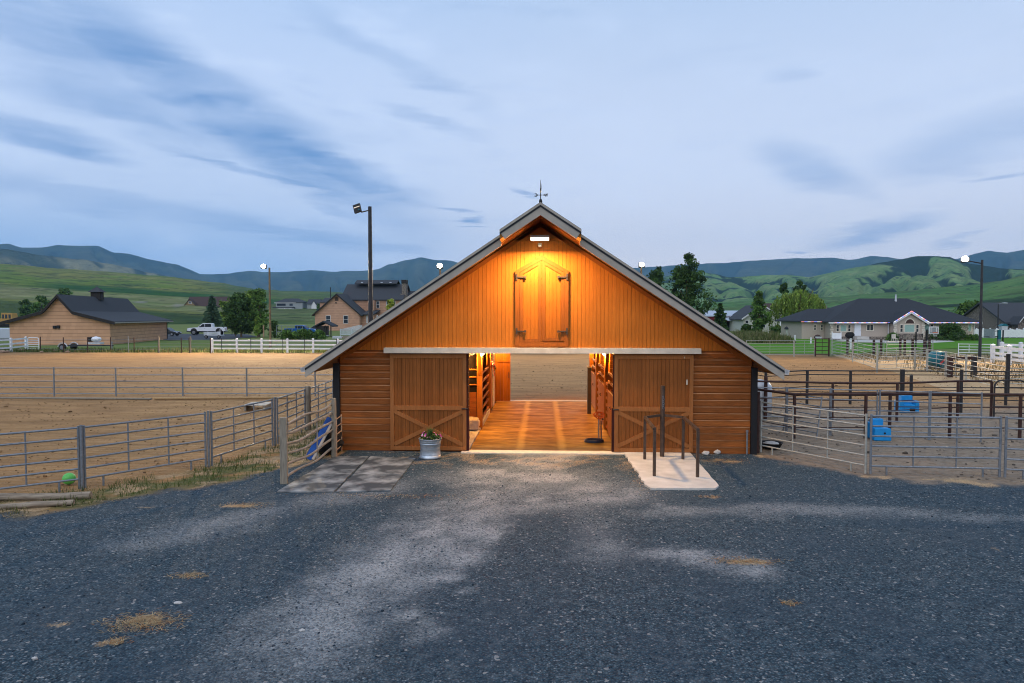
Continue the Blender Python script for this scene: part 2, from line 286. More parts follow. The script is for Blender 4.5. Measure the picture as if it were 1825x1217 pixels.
# ------------------------------------------------------------------ mesh helpers
class MB:
    def __init__(s): s.v = []; s.f = []; s.sm = []
    def add(s, vs, fs, smooth=False):
        o = len(s.v); s.v += [tuple(map(float, p)) for p in vs]; s.f += [tuple(i + o for i in f) for f in fs]; s.sm += [smooth] * len(fs); return s
    def box(s, x0, x1, y0, y1, z0, z1):
        return s.add([(x0, y0, z0), (x1, y0, z0), (x1, y1, z0), (x0, y1, z0), (x0, y0, z1), (x1, y0, z1), (x1, y1, z1), (x0, y1, z1)],
                     [(0, 3, 2, 1), (4, 5, 6, 7), (0, 1, 5, 4), (1, 2, 6, 5), (2, 3, 7, 6), (3, 0, 4, 7)])
    def bar(s, p, q, w, h, upv=(0, 0, 1)):
        p = Vector(p); q = Vector(q); d = (q - p).normalized(); u = Vector(upv)
        if abs(d.dot(u)) > 0.99: u = Vector((0, 1, 0))
        a = d.cross(u).normalized() * w / 2; b = a.cross(d).normalized() * h / 2
        return s.add([p - a - b, p + a - b, p + a + b, p - a + b, q - a - b, q + a - b, q + a + b, q - a + b],
                     [(0, 3, 2, 1), (4, 5, 6, 7), (0, 1, 5, 4), (1, 2, 6, 5), (2, 3, 7, 6), (3, 0, 4, 7)])
    def tube(s, pts, r, seg=8, caps=True):
        pts = [Vector(p) for p in pts]; rr = r if isinstance(r, (list, tuple)) else [r] * len(pts); rings = []
        prev = None
        for i, p in enumerate(pts):
            d = (pts[min(i + 1, len(pts) - 1)] - pts[max(i - 1, 0)]).normalized()
            a = (prev - d * prev.dot(d)).normalized() if prev is not None and (prev - d * prev.dot(d)).length > 1e-4 else d.orthogonal().normalized()
            prev = a; b = d.cross(a); rings.append([p + (a * math.cos(2 * PI * k / seg) + b * math.sin(2 * PI * k / seg)) * rr[i] for k in range(seg)])
        vs = [v for g in rings for v in g]; fs = []
        for i in range(len(pts) - 1):
            for k in range(seg): fs.append((i * seg + k, i * seg + (k + 1) % seg, (i + 1) * seg + (k + 1) % seg, (i + 1) * seg + k))
        s.add(vs, fs, True)
        if caps: s.add(rings[0], [tuple(range(seg))[::-1]]); s.add(rings[-1], [tuple(range(seg))])
        return s
    def prism(s, prof, y0, y1, axis='y'):
        n = len(prof); m = {'y': lambda a, b, t: (a, t, b), 'x': lambda a, b, t: (t, a, b), 'z': lambda a, b, t: (a, b, t)}[axis]
        vs = [m(a, b, y0) for a, b in prof] + [m(a, b, y1) for a, b in prof]
        fs = [tuple(range(n)), tuple(range(2 * n - 1, n - 1, -1))] + [(i, i + n, (i + 1) % n + n, (i + 1) % n) for i in range(n)]
        return s.add(vs, fs)
    def lathe(s, prof, c=(0, 0, 0), seg=20, smooth=True):
        vs = [(c[0] + r * math.cos(2 * PI * k / seg), c[1] + r * math.sin(2 * PI * k / seg), c[2] + z) for r, z in prof for k in range(seg)]
        fs = [(i * seg + k, i * seg + (k + 1) % seg, (i + 1) * seg + (k + 1) % seg, (i + 1) * seg + k) for i in range(len(prof) - 1) for k in range(seg)]
        return s.add(vs, fs, smooth)
    def blob(s, c, r, n=1, jit=0.0):
        vs, fs = ICO[n]; return s.add([(c[0] + x * r[0] * (1 + random.uniform(-jit, jit)), c[1] + y * r[1] * (1 + random.uniform(-jit, jit)), c[2] + z * r[2] * (1 + random.uniform(-jit, jit))) for x, y, z in vs], fs, jit < 0.05)
    def build(s, name, mat, parent=None, loc=(0, 0, 0), rz=0.0, bev=0.0, label=None):
        me = bpy.data.meshes.new(name); me.from_pydata(s.v, [], s.f); me.materials.append(MATS[mat] if isinstance(mat, str) else mat)
        me.polygons.foreach_set('use_smooth', s.sm); me.update()
        o = bpy.data.objects.new(name, me); COL.objects.link(o); o.location = loc; o.rotation_euler = (0, 0, rz)
        if parent: o.parent = parent
        if bev: b = o.modifiers.new('bevel', 'BEVEL'); b.width = bev; b.segments = 2; b.limit_method = 'ANGLE'
        if label: o['label'] = label
        return o
def ico(n):
    t = (1 + 5 ** 0.5) / 2; v = [Vector(p).normalized() for p in [(-1, t, 0), (1, t, 0), (-1, -t, 0), (1, -t, 0), (0, -1, t), (0, 1, t), (0, -1, -t), (0, 1, -t), (t, 0, -1), (t, 0, 1), (-t, 0, -1), (-t, 0, 1)]]
    f = [(0, 11, 5), (0, 5, 1), (0, 1, 7), (0, 7, 10), (0, 10, 11), (1, 5, 9), (5, 11, 4), (11, 10, 2), (10, 7, 6), (7, 1, 8), (3, 9, 4), (3, 4, 2), (3, 2, 6), (3, 6, 8), (3, 8, 9), (4, 9, 5), (2, 4, 11), (6, 2, 10), (8, 6, 7), (9, 8, 1)]
    for _ in range(n):
        c = {}; nf = []
        def mid(a, b):
            k = (min(a, b), max(a, b))
            if k not in c: c[k] = len(v); v.append(((v[a] + v[b]) / 2).normalized())
            return c[k]
        for a, b, d in f: x, y, z = mid(a, b), mid(b, d), mid(d, a); nf += [(a, x, z), (b, y, x), (d, z, y), (x, y, z)]
        f = nf
    return [tuple(p) for p in v], f
ICO = [ico(0), ico(1), ico(2), ico(3)]
def fastmesh(name, verts, faces, mat, col=None, parent=None, loc=(0, 0, 0), smooth=False, attrs=None):
    verts = np.asarray(verts, np.float32); faces = np.asarray(faces, np.int32); k = faces.shape[1]
    me = bpy.data.meshes.new(name); me.vertices.add(len(verts)); me.vertices.foreach_set('co', verts.ravel())
    me.loops.add(faces.size); me.loops.foreach_set('vertex_index', faces.ravel()); me.polygons.add(len(faces))
    me.polygons.foreach_set('loop_start', np.arange(0, faces.size, k, dtype=np.int32))
    me.polygons.foreach_set('use_smooth', np.full(len(faces), smooth)); me.update(calc_edges=True)
    for an, c in ((attrs or {}) | ({'Col': col} if col is not None else {})).items():
        a = me.attributes.new(an, 'FLOAT_COLOR', 'POINT'); c = np.asarray(c, np.float32)
        if c.shape[1] == 3: c = np.hstack([c, np.ones((len(c), 1), np.float32)])
        a.data.foreach_set('color', c.ravel())
    me.materials.append(MATS[mat]); o = bpy.data.objects.new(name, me); COL.objects.link(o); o.location = loc
    if parent: o.parent = parent
    return o
def thing(name, label, cat, loc=(0, 0, 0), rz=0.0, group=None):
    o = bpy.data.objects.new(name, None); COL.objects.link(o); o.empty_display_size = 0.2
    o.location = (loc[0], loc[1], loc[2] if len(loc) > 2 else 0.0); o.rotation_euler = (0, 0, rz); return tag(o, label, cat, group)
def tag(o, label, cat, group=None):
    o['label'] = label; o['category'] = cat
    if group: o['group'] = group
    return o
def kind(o, k): o['kind'] = k; return o
# value noise
HASH = RNG.random((256, 256)).astype(np.float64)
def vnoise(x, y):
    xi = np.floor(x).astype(int); yi = np.floor(y).astype(int); xf = x - xi; yf = y - yi
    u = xf * xf * (3 - 2 * xf); v = yf * yf * (3 - 2 * yf); h = lambda a, b: HASH[a & 255, b & 255]
    return (h(xi, yi) * (1 - u) + h(xi + 1, yi) * u) * (1 - v) + (h(xi, yi + 1) * (1 - u) + h(xi + 1, yi + 1) * u) * v
def fbm(x, y, o=4, g=0.5):
    s = 0; a = 1; t = 0
    for i in range(o): s = s + a * vnoise(x * 2 ** i + 17.3 * i, y * 2 ** i + 9.1 * i); t += a; a *= g
    return s / t
def sstep(v, a, b): t = np.clip((v - a) / (b - a), 0, 1); return t * t * (3 - 2 * t)

# ------------------------------------------------------------------ ground and terrain
def pl(pts): return np.array([gp(a, b) for a, b in pts])
GL = pl([(-150, 945), (0, 920), (100, 906), (180, 894), (300, 869), (420, 853), (480, 843), (500, 831), (606, 808)])
GR = pl([(1345, 812), (1400, 822), (1480, 838), (1540, 851), (1650, 857), (1825, 864), (2100, 880)])
FL = pl([(0, 890), (147, 872), (372, 832), (490, 793), (548, 765), (592, 742)])
bx = np.concatenate([[-60, -20], GL[:, 0], [-5.2, 5.3], GR[:, 0], [60]]); by = np.concatenate([[-14, -10], GL[:, 1], [0.6, 0.6], GR[:, 1], [-8]])
def yard():
    xs = np.arange(-64, 56, 0.2); ys = np.arange(-24, 49.2, 0.2); X, Y = np.meshgrid(xs, ys)
    jx = (fbm(X * 1.1, Y * 1.1, 4) - 0.5); jy = (fbm(X * 1.1 + 40, Y * 1.1 + 11, 4) - 0.5)
    e = Y - np.interp(X, bx, by) + jy * 1.9 + (fbm(X * 4, Y * 4, 3) - 0.5) * 0.5
    wg = sstep(-e, -0.45, 0.40)
    xF = np.interp(Y, FL[:, 1], FL[:, 0]); strip = sstep(X + jx * 0.9, xF - 0.2, xF + 0.35) * sstep(-Y, -11, -9) * (X < -5.2)
    strip = np.maximum(strip, sstep(-(X + jx), 8.0, 9.5) * sstep(-e, -1.6, -0.9) * (X < -8.4))
    gr = (1 - wg) * strip * sstep(fbm(X * 1.7, Y * 1.7, 4), 0.25, 0.5)
    gr = np.maximum(gr, sstep(Y + jy * 1.5, 47.0, 48.2))
    hay = np.zeros_like(X)
    hp = pl([(1484, 633), (1640, 621), (1905, 648), (1905, 700), (1700, 700), (1610, 668)])
    ins = np.zeros(X.shape, bool)
    for i in range(len(hp)):
        (x0, y0), (x1, y1) = hp[i], hp[(i + 1) % len(hp)]
        c = ((y0 > Y) != (y1 > Y)) & (X < (x1 - x0) * (Y - y0) / (y1 - y0 + 1e-9) + x0); ins ^= c
    hay = ins * (0.55 + 0.45 * sstep(fbm(X * 0.5, Y * 0.5, 4), 0.4, 0.6)); gr = np.maximum(gr, ins * 0.5 * sstep(fbm(X * 0.3 + 9, Y * 0.3, 3), 0.5, 0.65))
    gr = np.maximum(gr, sstep(X + jx * 2, 25.0, 26.5) * sstep(Y + jy * 2, 42.5, 44))
    # pale dust worn by wheels: from the barn door, sweeping out to the left and to the right
    n1 = fbm(X * 0.7, Y * 0.7, 5); n2 = fbm(X * 2.6, Y * 2.6, 4); dust = np.zeros_like(X)
    def track(pts, wd, st):
        nonlocal dust
        p = pl(pts)
        for (x0, y0), (x1, y1) in zip(p[:-1], p[1:]):
            dx, dy = x1 - x0, y1 - y0; t = np.clip(((X - x0) * dx + (Y - y0) * dy) / (dx * dx + dy * dy), 0, 1)
            d = np.hypot(X - x0 - t * dx, Y - y0 - t * dy) + (n1 - 0.5) * 1.1
            dust = np.maximum(dust, st * sstep(-d, -wd, -wd * 0.15))
    track([(965, 806), (930, 850), (850, 905), (780, 955), (700, 1010), (560, 1120)], 1.35, 0.70)
    track([(880, 850), (1010, 855), (1070, 875)], 1.7, 0.75); track([(790, 900), (960, 905)], 1.0, 0.55)
    track([(1000, 860), (1040, 930), (1090, 985)], 0.8, 0.45); track([(1060, 985), (1200, 988), (1330, 1005)], 0.42, 0.75)
    track([(700, 870), (500, 905), (260, 965)], 0.9, 0.34); track([(1130, 915), (1400, 905), (1825, 925)], 0.6, 0.4); track([(640, 1200), (760, 1130)], 0.35, 0.5)
    track([(1010, 812), (960, 880), (880, 960), (790, 1040), (640, 1160)], 0.16, 0.85); track([(930, 812), (860, 880), (770, 955), (650, 1035), (470, 1150)], 0.16, 0.8); track([(810, 1050), (900, 1066), (1000, 1062)], 0.10, 0.7); track([(1060, 880), (1200, 905), (1420, 912), (1825, 915)], 0.13, 0.6)
    dust *= (0.55 + 0.75 * sstep(n2, 0.35, 0.68))
    straw = hay.copy()
    straw = np.maximum(straw, (1 - wg) * strip * sstep(fbm(X * 2.1 + 5, Y * 2.1, 4), 0.40, 0.55) * 0.9)
    near = np.exp(-np.abs(e) / 0.7) * sstep(fbm(X * 1.6 + 3, Y * 1.6, 4), 0.45, 0.62); straw = np.maximum(straw, near * 0.8)
    for px, py, rx, ry, s in ((255, 1110, 0.36, 0.22, 1), (205, 1145, 0.12, 0.06, 0.8), (340, 1027, 0.26, 0.1, 0.8), (440, 901, 0.42, 0.17, 0.9), (95, 1113, 0.12, 0.06, 0.7), (1330, 1001, 0.42, 0.12, 0.8),
                              (1407, 1076, 0.10, 0.05, 0.8), (130, 1206, 0.10, 0.05, 0.7), (1290, 822, 0.45, 0.3, 0.8), (1265, 886, 0.2, 0.06, 0.8), (1095, 874, 0.28, 0.10, 0.6), (585, 940, 0.15, 0.06, 0.5), (1765, 980, 0.4, 0.16, 0.5), (270, 905, 0.5, 0.12, 0.5)):
        cx, cy = gp(px, py); d = np.hypot((X - cx) / rx, (Y - cy) / ry) + (fbm(X * 7, Y * 7, 4) - 0.5) * 2.6; straw = np.maximum(straw, 0.85 * s * sstep(-d, -0.85, -0.25))
    xa = sstep(np.abs(X), 6.5, 3.0) * sstep(-np.abs(Y + 0.8), -3.0, -0.4); straw = np.maximum(straw, 0.42 * xa * sstep(n2, 0.35, 0.6))
    grey = sstep(X, 5.3, 6.2) * sstep(-(Y + jy * 3), -13, -7.5)
    lr = 0.5 + 0.5 * sstep(n1, 0.3, 0.7)
    A = np.stack([wg, lr, gr], -1).reshape(-1, 3); B = np.stack([np.clip(dust, 0, 1), np.clip(straw, 0, 1), grey], -1).reshape(-1, 3)
    Z = np.where(wg > 0.5, (fbm(X * 0.35, Y * 0.35, 3) - 0.5) * 0.03, (fbm(X * 0.8, Y * 0.8, 3) - 0.5) * 0.05) * sstep(np.hypot(X * 0.6, np.abs(Y)), 4, 7)
    Z -= 0.012 * (1 - wg)
    V = np.stack([X, Y, Z], -1).reshape(-1, 3); nx = len(xs); ny_ = len(ys)
    i = (np.arange(ny_ - 1)[:, None] * nx + np.arange(nx - 1)[None]).ravel(); FC = np.stack([i, i + 1, i + nx + 1, i + nx], -1)
    bw = np.abs(V[FC][:, :, 0].mean(1)) < 5.35; by2 = V[FC][:, :, 1].mean(1); inside = bw & (by2 > 0.1) & (by2 < 10.7)
    cls = np.where(A[FC][:, :, 0].mean(1) > 0.5, 0, np.where(A[FC][:, :, 2].mean(1) > 0.5, 2, 1))
    for k, nm in ((0, 'gravel_yard'), (1, 'dirt_arena'), (2, 'grass_verge')):
        fs = FC[(cls == k) & ~inside]; us, inv = np.unique(fs, return_inverse=True)
        kind(fastmesh(nm, V[us], inv.reshape(-1, 4), 'yard', None, None, (0, 0, 0), True, {'A': A[us], 'B': B[us]}), 'structure')
def yard_mat():
    m, n, b = base_mat('yard', 0.9, 0, 0.2)
    a = n.new('ShaderNodeAttribute', attribute_name='A').outputs['Color']; bb = n.new('ShaderNodeAttribute', attribute_name='B').outputs['Color']
    sa = n.new('ShaderNodeSeparateColor'); n.l.new(a, sa.inputs[0]); sb = n.new('ShaderNodeSeparateColor'); n.l.new(bb, sb.inputs[0])
    p = n.new('ShaderNodeNewGeometry').outputs['Position']
    vo = n.new('ShaderNodeTexVoronoi'); n.l.new(p, vo.inputs['Vector']); vo.inputs['Scale'].default_value = 40; vo.inputs['Randomness'].default_value = 1
    vc = n.new('ShaderNodeSeparateColor'); n.l.new(vo.outputs['Color'], vc.inputs[0]); cell = vc.outputs[0]
    vo2 = n.new('ShaderNodeTexVoronoi'); n.l.new(p, vo2.inputs['Vector']); vo2.inputs['Scale'].default_value = 30
    vc2 = n.new('ShaderNodeSeparateColor'); n.l.new(vo2.outputs['Color'], vc2.inputs[0])
    big = n.noise(p, 0.55, 6, 0.6); mid = n.noise(p, 5.0, 4, 0.6); fine = n.noise(p, 60, 3, 0.7)
    rp = n.new('ShaderNodeValToRGB'); n.l.new(cell, rp.inputs[0])
    ramp(rp, [(0.0, L(0.011, 0.030, 0.046)), (0.4, L(0.030, 0.064, 0.088)), (0.75, L(0.060, 0.102, 0.126)), (0.95, L(0.105, 0.138, 0.162)), (1.0, L(0.235, 0.262, 0.275))])
    g = n.mix(n.math('MULTIPLY', n.smooth(vo.outputs['Distance'], 0.35, 0.65), 0.6), rp.outputs[0], L(0.008, 0.014, 0.022))
    g = n.mix(n.math('MULTIPLY', n.smooth(big, 0.42, 0.64), 0.40), g, L(0.028, 0.050, 0.072))
    g = n.mix(n.math('MULTIPLY', n.smooth(mid, 0.5, 0.7), 0.30), g, L(0.125, 0.150, 0.165))
    g = n.mix(n.smooth(vc2.outputs[1], 0.985, 0.99), g, L(0.22, 0.225, 0.225))
    g = n.mix(n.math('MULTIPLY', sb.outputs[0], n.mapr(n.math('ADD', n.math('MULTIPLY', fine, 0.5), n.math('MULTIPLY', cell, 0.5)), 0.32, 0.62, 0.38, 1.0)), g, L(0.31, 0.325, 0.33))
    # dirt, harrowed in shallow grooves
    d1 = n.mix(n.mapr(n.noise(n.scl(p, (0.35, 1.6, 1)), 0.9, 6, 0.65), 0.3, 0.7), L(0.39, 0.222, 0.090), L(0.205, 0.106, 0.038))
    d2 = n.mix(n.mapr(mid, 0.3, 0.7), L(0.28, 0.235, 0.185), L(0.17, 0.132, 0.095))
    d = n.mix(n.math('MULTIPLY', sb.outputs[2], 0.85), d1, d2)
    wvv = n.new('ShaderNodeTexWave', wave_type='BANDS', bands_direction='Y'); n.l.new(p, wvv.inputs['Vector']); wvv.inputs['Scale'].default_value = 1.15
    wvv.inputs['Distortion'].default_value = 2.2; wvv.inputs['Detail'].default_value = 3; wvv.inputs['Detail Scale'].default_value = 0.6
    d = n.mix(n.math('MULTIPLY', n.smooth(fine, 0.55, 0.75), 0.35), d, L(0.13, 0.085, 0.055))
    d = n.mix(n.math('MULTIPLY', wvv.outputs['Fac'], 0.10), d, L(0.16, 0.10, 0.062))
    gs = n.mix(n.mapr(n.noise(p, 9, 4), 0.3, 0.7), L(0.065, 0.085, 0.026), L(0.13, 0.125, 0.045))
    st = n.mix(n.mapr(n.noise(p, 34, 4), 0.3, 0.7), L(0.52, 0.37, 0.21), L(0.28, 0.19, 0.105))
    c = n.mix(sa.outputs[0], d, g); c = n.mix(sa.outputs[2], c, gs)
    c = n.mix(n.smooth(n.math('MULTIPLY', sb.outputs[1], n.mapr(n.noise(p, 22, 4, 0.7), 0.3, 0.7, 0.5, 1.5)), 0.25, 0.7), c, st)
    n.l.new(c, b.inputs['Base Color'])
    hg = n.math('ADD', n.math('MULTIPLY', n.math('SUBTRACT', 1.0, vo.outputs['Distance']), 0.7), n.math('MULTIPLY', mid, 0.8))
    hd = n.math('ADD', n.math('ADD', n.math('MULTIPLY', wvv.outputs['Fac'], 1.2), n.math('MULTIPLY', n.smooth(n.noise(p, 3.2, 3, 0.6), 0.40, 0.52), 1.6)), n.math('ADD', mid, n.math('MULTIPLY', fine, 0.4)))
    hm = n.new('ShaderNodeMix', data_type='FLOAT'); n.l.new(sa.outputs[0], hm.inputs[0]); n.l.new(hd, hm.inputs[2]); n.l.new(hg, hm.inputs[3])
    bump(n, b, hm.outputs[0], 0.9, 0.022)
yard_mat(); yard()

# loose stones and straw bits lying over the gravel
def scatter_stones(n):
    bv = np.array(ICO[0][0]); bf = np.array(ICO[0][1])
    r_ = np.sqrt(RNG.random(n)) ; X = RNG.uniform(-13, 15, n); Y = -17.5 + (RNG.random(n) ** 1.6) * 17
    ok = Y < np.interp(X, bx, by) - 0.1; ok &= ~((np.abs(X - 2.9) < 1.1) & (Y > -4.2)); ok &= ~((X > -5.6) & (X < -2.7) & (Y > -5)); ok &= ~((np.abs(X) < 2.2) & (Y > -0.5))
    X, Y = X[ok], Y[ok]; n = len(X); s = RNG.uniform(0.006, 0.014, n) * (1 + (RNG.random(n) > 0.97) * 0.8)
    V = bv[None] * s[:, None, None] * RNG.uniform(0.6, 1.35, (n, 1, 3)) * RNG.uniform(0.85, 1.15, (n, 12, 1)); V[:, :, 2] *= 0.6
    V[:, :, 0] += X[:, None]; V[:, :, 1] += Y[:, None]; V[:, :, 2] += ((fbm(X * 0.35, Y * 0.35, 3) - 0.5) * 0.03 * sstep(np.hypot(X * 0.6, np.abs(Y)), 4, 7) + s * 0.3)[:, None]
    pal = np.array([[0.022, 0.038, 0.055], [0.045, 0.068, 0.09], [0.08, 0.108, 0.13], [0.13, 0.155, 0.17], [0.24, 0.26, 0.26]]); c = pal[RNG.choice(5, n, p=[0.3, 0.34, 0.22, 0.11, 0.03])]
    FC = (bf[None] + (np.arange(n) * 12)[:, None, None]).reshape(-1, 3)
    o = fastmesh('loose_gravel', V.reshape(-1, 3), FC, 'blade', np.repeat(c, 12, 0)); kind(o, 'stuff'); tag(o, 'loose dark gravel stones strewn over the yard', 'gravel')
scatter_stones(26000)
def clods(n):
    bv = np.array(ICO[0][0]); bf = np.array(ICO[0][1]); X = RNG.uniform(-30, 24, n); Y = -6 + RNG.random(n) ** 1.5 * 40
    e = Y - np.interp(X, bx, by); xF = np.interp(Y, FL[:, 1], FL[:, 0]); ok = (e > 0.3) & ~((np.abs(X) < 6) & (Y < 11)) & ((X < xF - 0.3) | (X > 5.8) | (Y > 12)); X, Y = X[ok], Y[ok]; n = len(X); s = RNG.uniform(0.012, 0.034, n) * (1 + (RNG.random(n) > 0.96) * 1.2)
    V = bv[None] * s[:, None, None] * RNG.uniform(0.6, 1.4, (n, 1, 3)) * RNG.uniform(0.75, 1.25, (n, 12, 1)); V[:, :, 2] *= 0.6; V[:, :, 0] += X[:, None]; V[:, :, 1] += Y[:, None]; V[:, :, 2] += ((fbm(X * 0.8, Y * 0.8, 3) - 0.5) * 0.05 - 0.012 + s * 0.2)[:, None]
    gy = (X > 5.5) & (Y < 10); c = np.where(gy[:, None], np.array([[0.17, 0.14, 0.115]]), np.array([[0.24, 0.14, 0.065]])) * RNG.uniform(0.45, 1.35, (n, 1))
    o = fastmesh('dirt_clods', V.reshape(-1, 3), (bf[None] + (np.arange(n) * 12)[:, None, None]).reshape(-1, 3), 'blade', np.repeat(c, 12, 0)); kind(o, 'stuff'); tag(o, 'small churned clods of earth over the riding dirt', 'dirt')
clods(9000)
def blades(name, label, cat, pts, hts, pal, wd=0.012, lean=0.6, straw=False):
    n = len(pts); a = RNG.uniform(0, 2 * PI, n); ln = RNG.uniform(0.2, lean, n) * hts; dx, dy = np.cos(a), np.sin(a)
    if straw: ln = hts; hz = RNG.uniform(0.0, 0.15, n) * hts
    else: hz = hts
    px_, py_ = -dy * wd * RNG.uniform(0.6, 1.4, n), dx * wd * RNG.uniform(0.6, 1.4, n)
    V = np.zeros((n, 4, 3)); V[:, 0] = pts + np.stack([px_, py_, 0 * a], -1); V[:, 1] = pts - np.stack([px_, py_, 0 * a], -1)
    tip = pts + np.stack([dx * ln, dy * ln, hz], -1); V[:, 2] = tip - np.stack([px_, py_, 0 * a], -1) * 0.25; V[:, 3] = tip + np.stack([px_, py_, 0 * a], -1) * 0.25
    if straw: V[:, :, 2] += 0.012
    c = np.array(pal)[RNG.integers(0, len(pal), n)] * RNG.uniform(0.7, 1.2, (n, 1))
    o = fastmesh(name, V.reshape(-1, 3), np.arange(4 * n).reshape(-1, 4), 'blade', np.repeat(c, 4, 0)); kind(o, 'stuff'); return tag(o, label, cat)
GREENS = [(0.075, 0.11, 0.026), (0.10, 0.13, 0.035), (0.055, 0.09, 0.022), (0.16, 0.15, 0.06)]
DRY = [(0.44, 0.33, 0.18), (0.34, 0.245, 0.13), (0.52, 0.41, 0.24)]
def strip_pts(n, dry):
    X = RNG.uniform(-13, -5.3, n); Y = RNG.uniform(-8, 9, n); xF = np.interp(Y, FL[:, 1], FL[:, 0])
    e = Y - np.interp(X, bx, by); f = fbm(X * 1.7, Y * 1.7, 4); g_ = fbm(X * 2.1 + 5, Y * 2.1, 4)
    ok = (X > xF - 0.05) & (e > -0.15 - 0.3 * dry) & ((g_ > 0.47) if dry else (f > 0.42)) & ~((X > -5.9) & (Y > -0.5))
    ok |= (X < -8.6) & (e > -0.1) & (e < 1.0) & (f > 0.42)
    return np.stack([X[ok], Y[ok], 0 * X[ok]], -1)
p_ = strip_pts(26000, 0); blades('grass', 'short green grass growing along the left pipe fence', 'grass', p_, RNG.uniform(0.04, 0.14, len(p_)), GREENS, 0.007)
p_ = strip_pts(22000, 1); blades('dry_grass', 'tangled dry straw in the verge beside the gravel', 'straw', p_, RNG.uniform(0.06, 0.2, len(p_)), DRY, 0.006, straw=True)
def patch(px, py, rx, ry, n):
    cx, cy = gp(px, py); a = RNG.uniform(0, 2 * PI, n); r_ = np.sqrt(RNG.random(n)) * RNG.uniform(0.5, 1.9, n); return np.stack([cx + np.cos(a) * r_ * rx, cy + np.sin(a) * r_ * ry, 0 * a], -1)
p_ = np.vstack([patch(255, 1110, 0.33, 0.2, 700), patch(340, 1027, 0.2, 0.08, 160), patch(440, 901, 0.38, 0.15, 250), patch(1330, 1001, 0.4, 0.12, 300), patch(1290, 822, 0.5, 0.3, 500), patch(1265, 886, 0.2, 0.06, 80),
                patch(1407, 1076, 0.1, 0.05, 60), patch(205, 1145, 0.12, 0.06, 90), patch(645, 846, 0.1, 1.6, 320), patch(700, 885, 1.2, 0.15, 260), patch(1140, 850, 0.25, 1.2, 300)])
blades('loose_straw', 'scattered wisps of straw lying on the gravel', 'straw', p_, RNG.uniform(0.03, 0.11, len(p_)), DRY + [(0.34, 0.15, 0.05)], 0.004, straw=True)
for px, py, s in ((538, 1125, 0.045), (317, 1076, 0.06), (62, 1175, 0.04)):
    x, y = gp(px, py); tag(MB().blob((0, 0, 0.01), (s * 0.8, s * 0.5, 0.018), 1, 0.3).build('stone', 'white_rock', None, (x, y, 0)), {538: 'small white stone lying alone on the dark gravel in front', 317: 'flat pale stone on the gravel above the straw patch', 62: 'tiny pale stone on the gravel nearest the bottom left corner'}[px], 'stone')
for px, py, s in ((1258, 811, 0.13), (1279, 809, 0.12)):
    x, y = gp(px, py); tag(MB().blob((0, 0, 0.05), (s * 0.75, s * 0.5, 0.06), 1, 0.25).build('stone', 'white_rock', None, (x, y, 0)), {1258: 'flat white stone at the barn foot right of the pad', 1279: 'upright white stone at the barn foot near the dry straw'}[px], 'stone')

# far ground: one sheet of pasture to the foot of the hills
def field_mat():
    m, n, b = base_mat('field', 0.95, 0, 0.05); p = n.new('ShaderNodeNewGeometry').outputs['Position']
    f = n.noise(p, 0.02, 5, 0.6); f2 = n.noise(n.scl(p, (1, 0.3, 1)), 0.35, 5, 0.65); f3 = n.noise(p, 3.0, 4, 0.7)
    c = n.mix(n.mapr(f, 0.35, 0.65), L(0.115, 0.180, 0.042), L(0.190, 0.210, 0.075)); c = n.mix(n.math('MULTIPLY', n.mapr(f2, 0.35, 0.7), 0.6), c, L(0.080, 0.130, 0.030))
    c = n.mix(n.math('MULTIPLY', n.mapr(f3, 0.35, 0.7), 0.4), c, L(0.20, 0.175, 0.085)); n.l.new(c, b.inputs['Base Color']); bump(n, b, f3, 0.6, 0.05)
    m, n, b = base_mat('lawn', 0.9, 0, 0.1); p = n.new('ShaderNodeNewGeometry').outputs['Position']
    f = n.noise(p, 0.15, 5, 0.6); f2 = n.noise(p, 6, 3, 0.7); c = n.mix(n.mapr(f, 0.3, 0.7), L(0.075, 0.230, 0.008), L(0.110, 0.250, 0.016)); c = n.mix(n.math('MULTIPLY', n.mapr(f2, 0.3, 0.7), 0.45), c, L(0.03, 0.075, 0.012))
    n.l.new(c, b.inputs['Base Color']); bump(n, b, f2, 0.6, 0.04)
field_mat()
def sheet(name, mat, pts, z, sub=None):
    return kind(MB().add([(x, y, 0) for x, y in pts], [tuple(range(len(pts)))]).build(name, mat, None, (0, 0, z)), 'structure')
sheet('ground', 'field', [(-8600, -300), (8600, -300), (8600, 9300), (-8600, 9300)], -0.09)
sheet('lawn', 'lawn', [gp(1376, 634), gp(1482, 633), gp(1560, 626), gp(1640, 622), gp(1700, 620), gp(1790, 622), gp(1990, 625), gp(1990, 601), gp(1735, 598), gp(1600, 597), gp(1300, 592), gp(1290, 604)], -0.05)
sheet('patio', 'concrete', [gp(1480, 605), gp(1560, 611), gp(1650, 611), gp(1702, 608), gp(1690, 605), gp(1640, 603), gp(1480, 602)], -0.04)
sheet('road', 'asphalt', [gp(1735, 601), gp(1990, 603), gp(1990, 599), gp(1735, 599)], -0.045)
sheet('driveway', 'asphalt', [gp(300, 606), gp(398, 604), gp(460, 600), gp(440, 595), gp(300, 594), gp(270, 600)], -0.045)

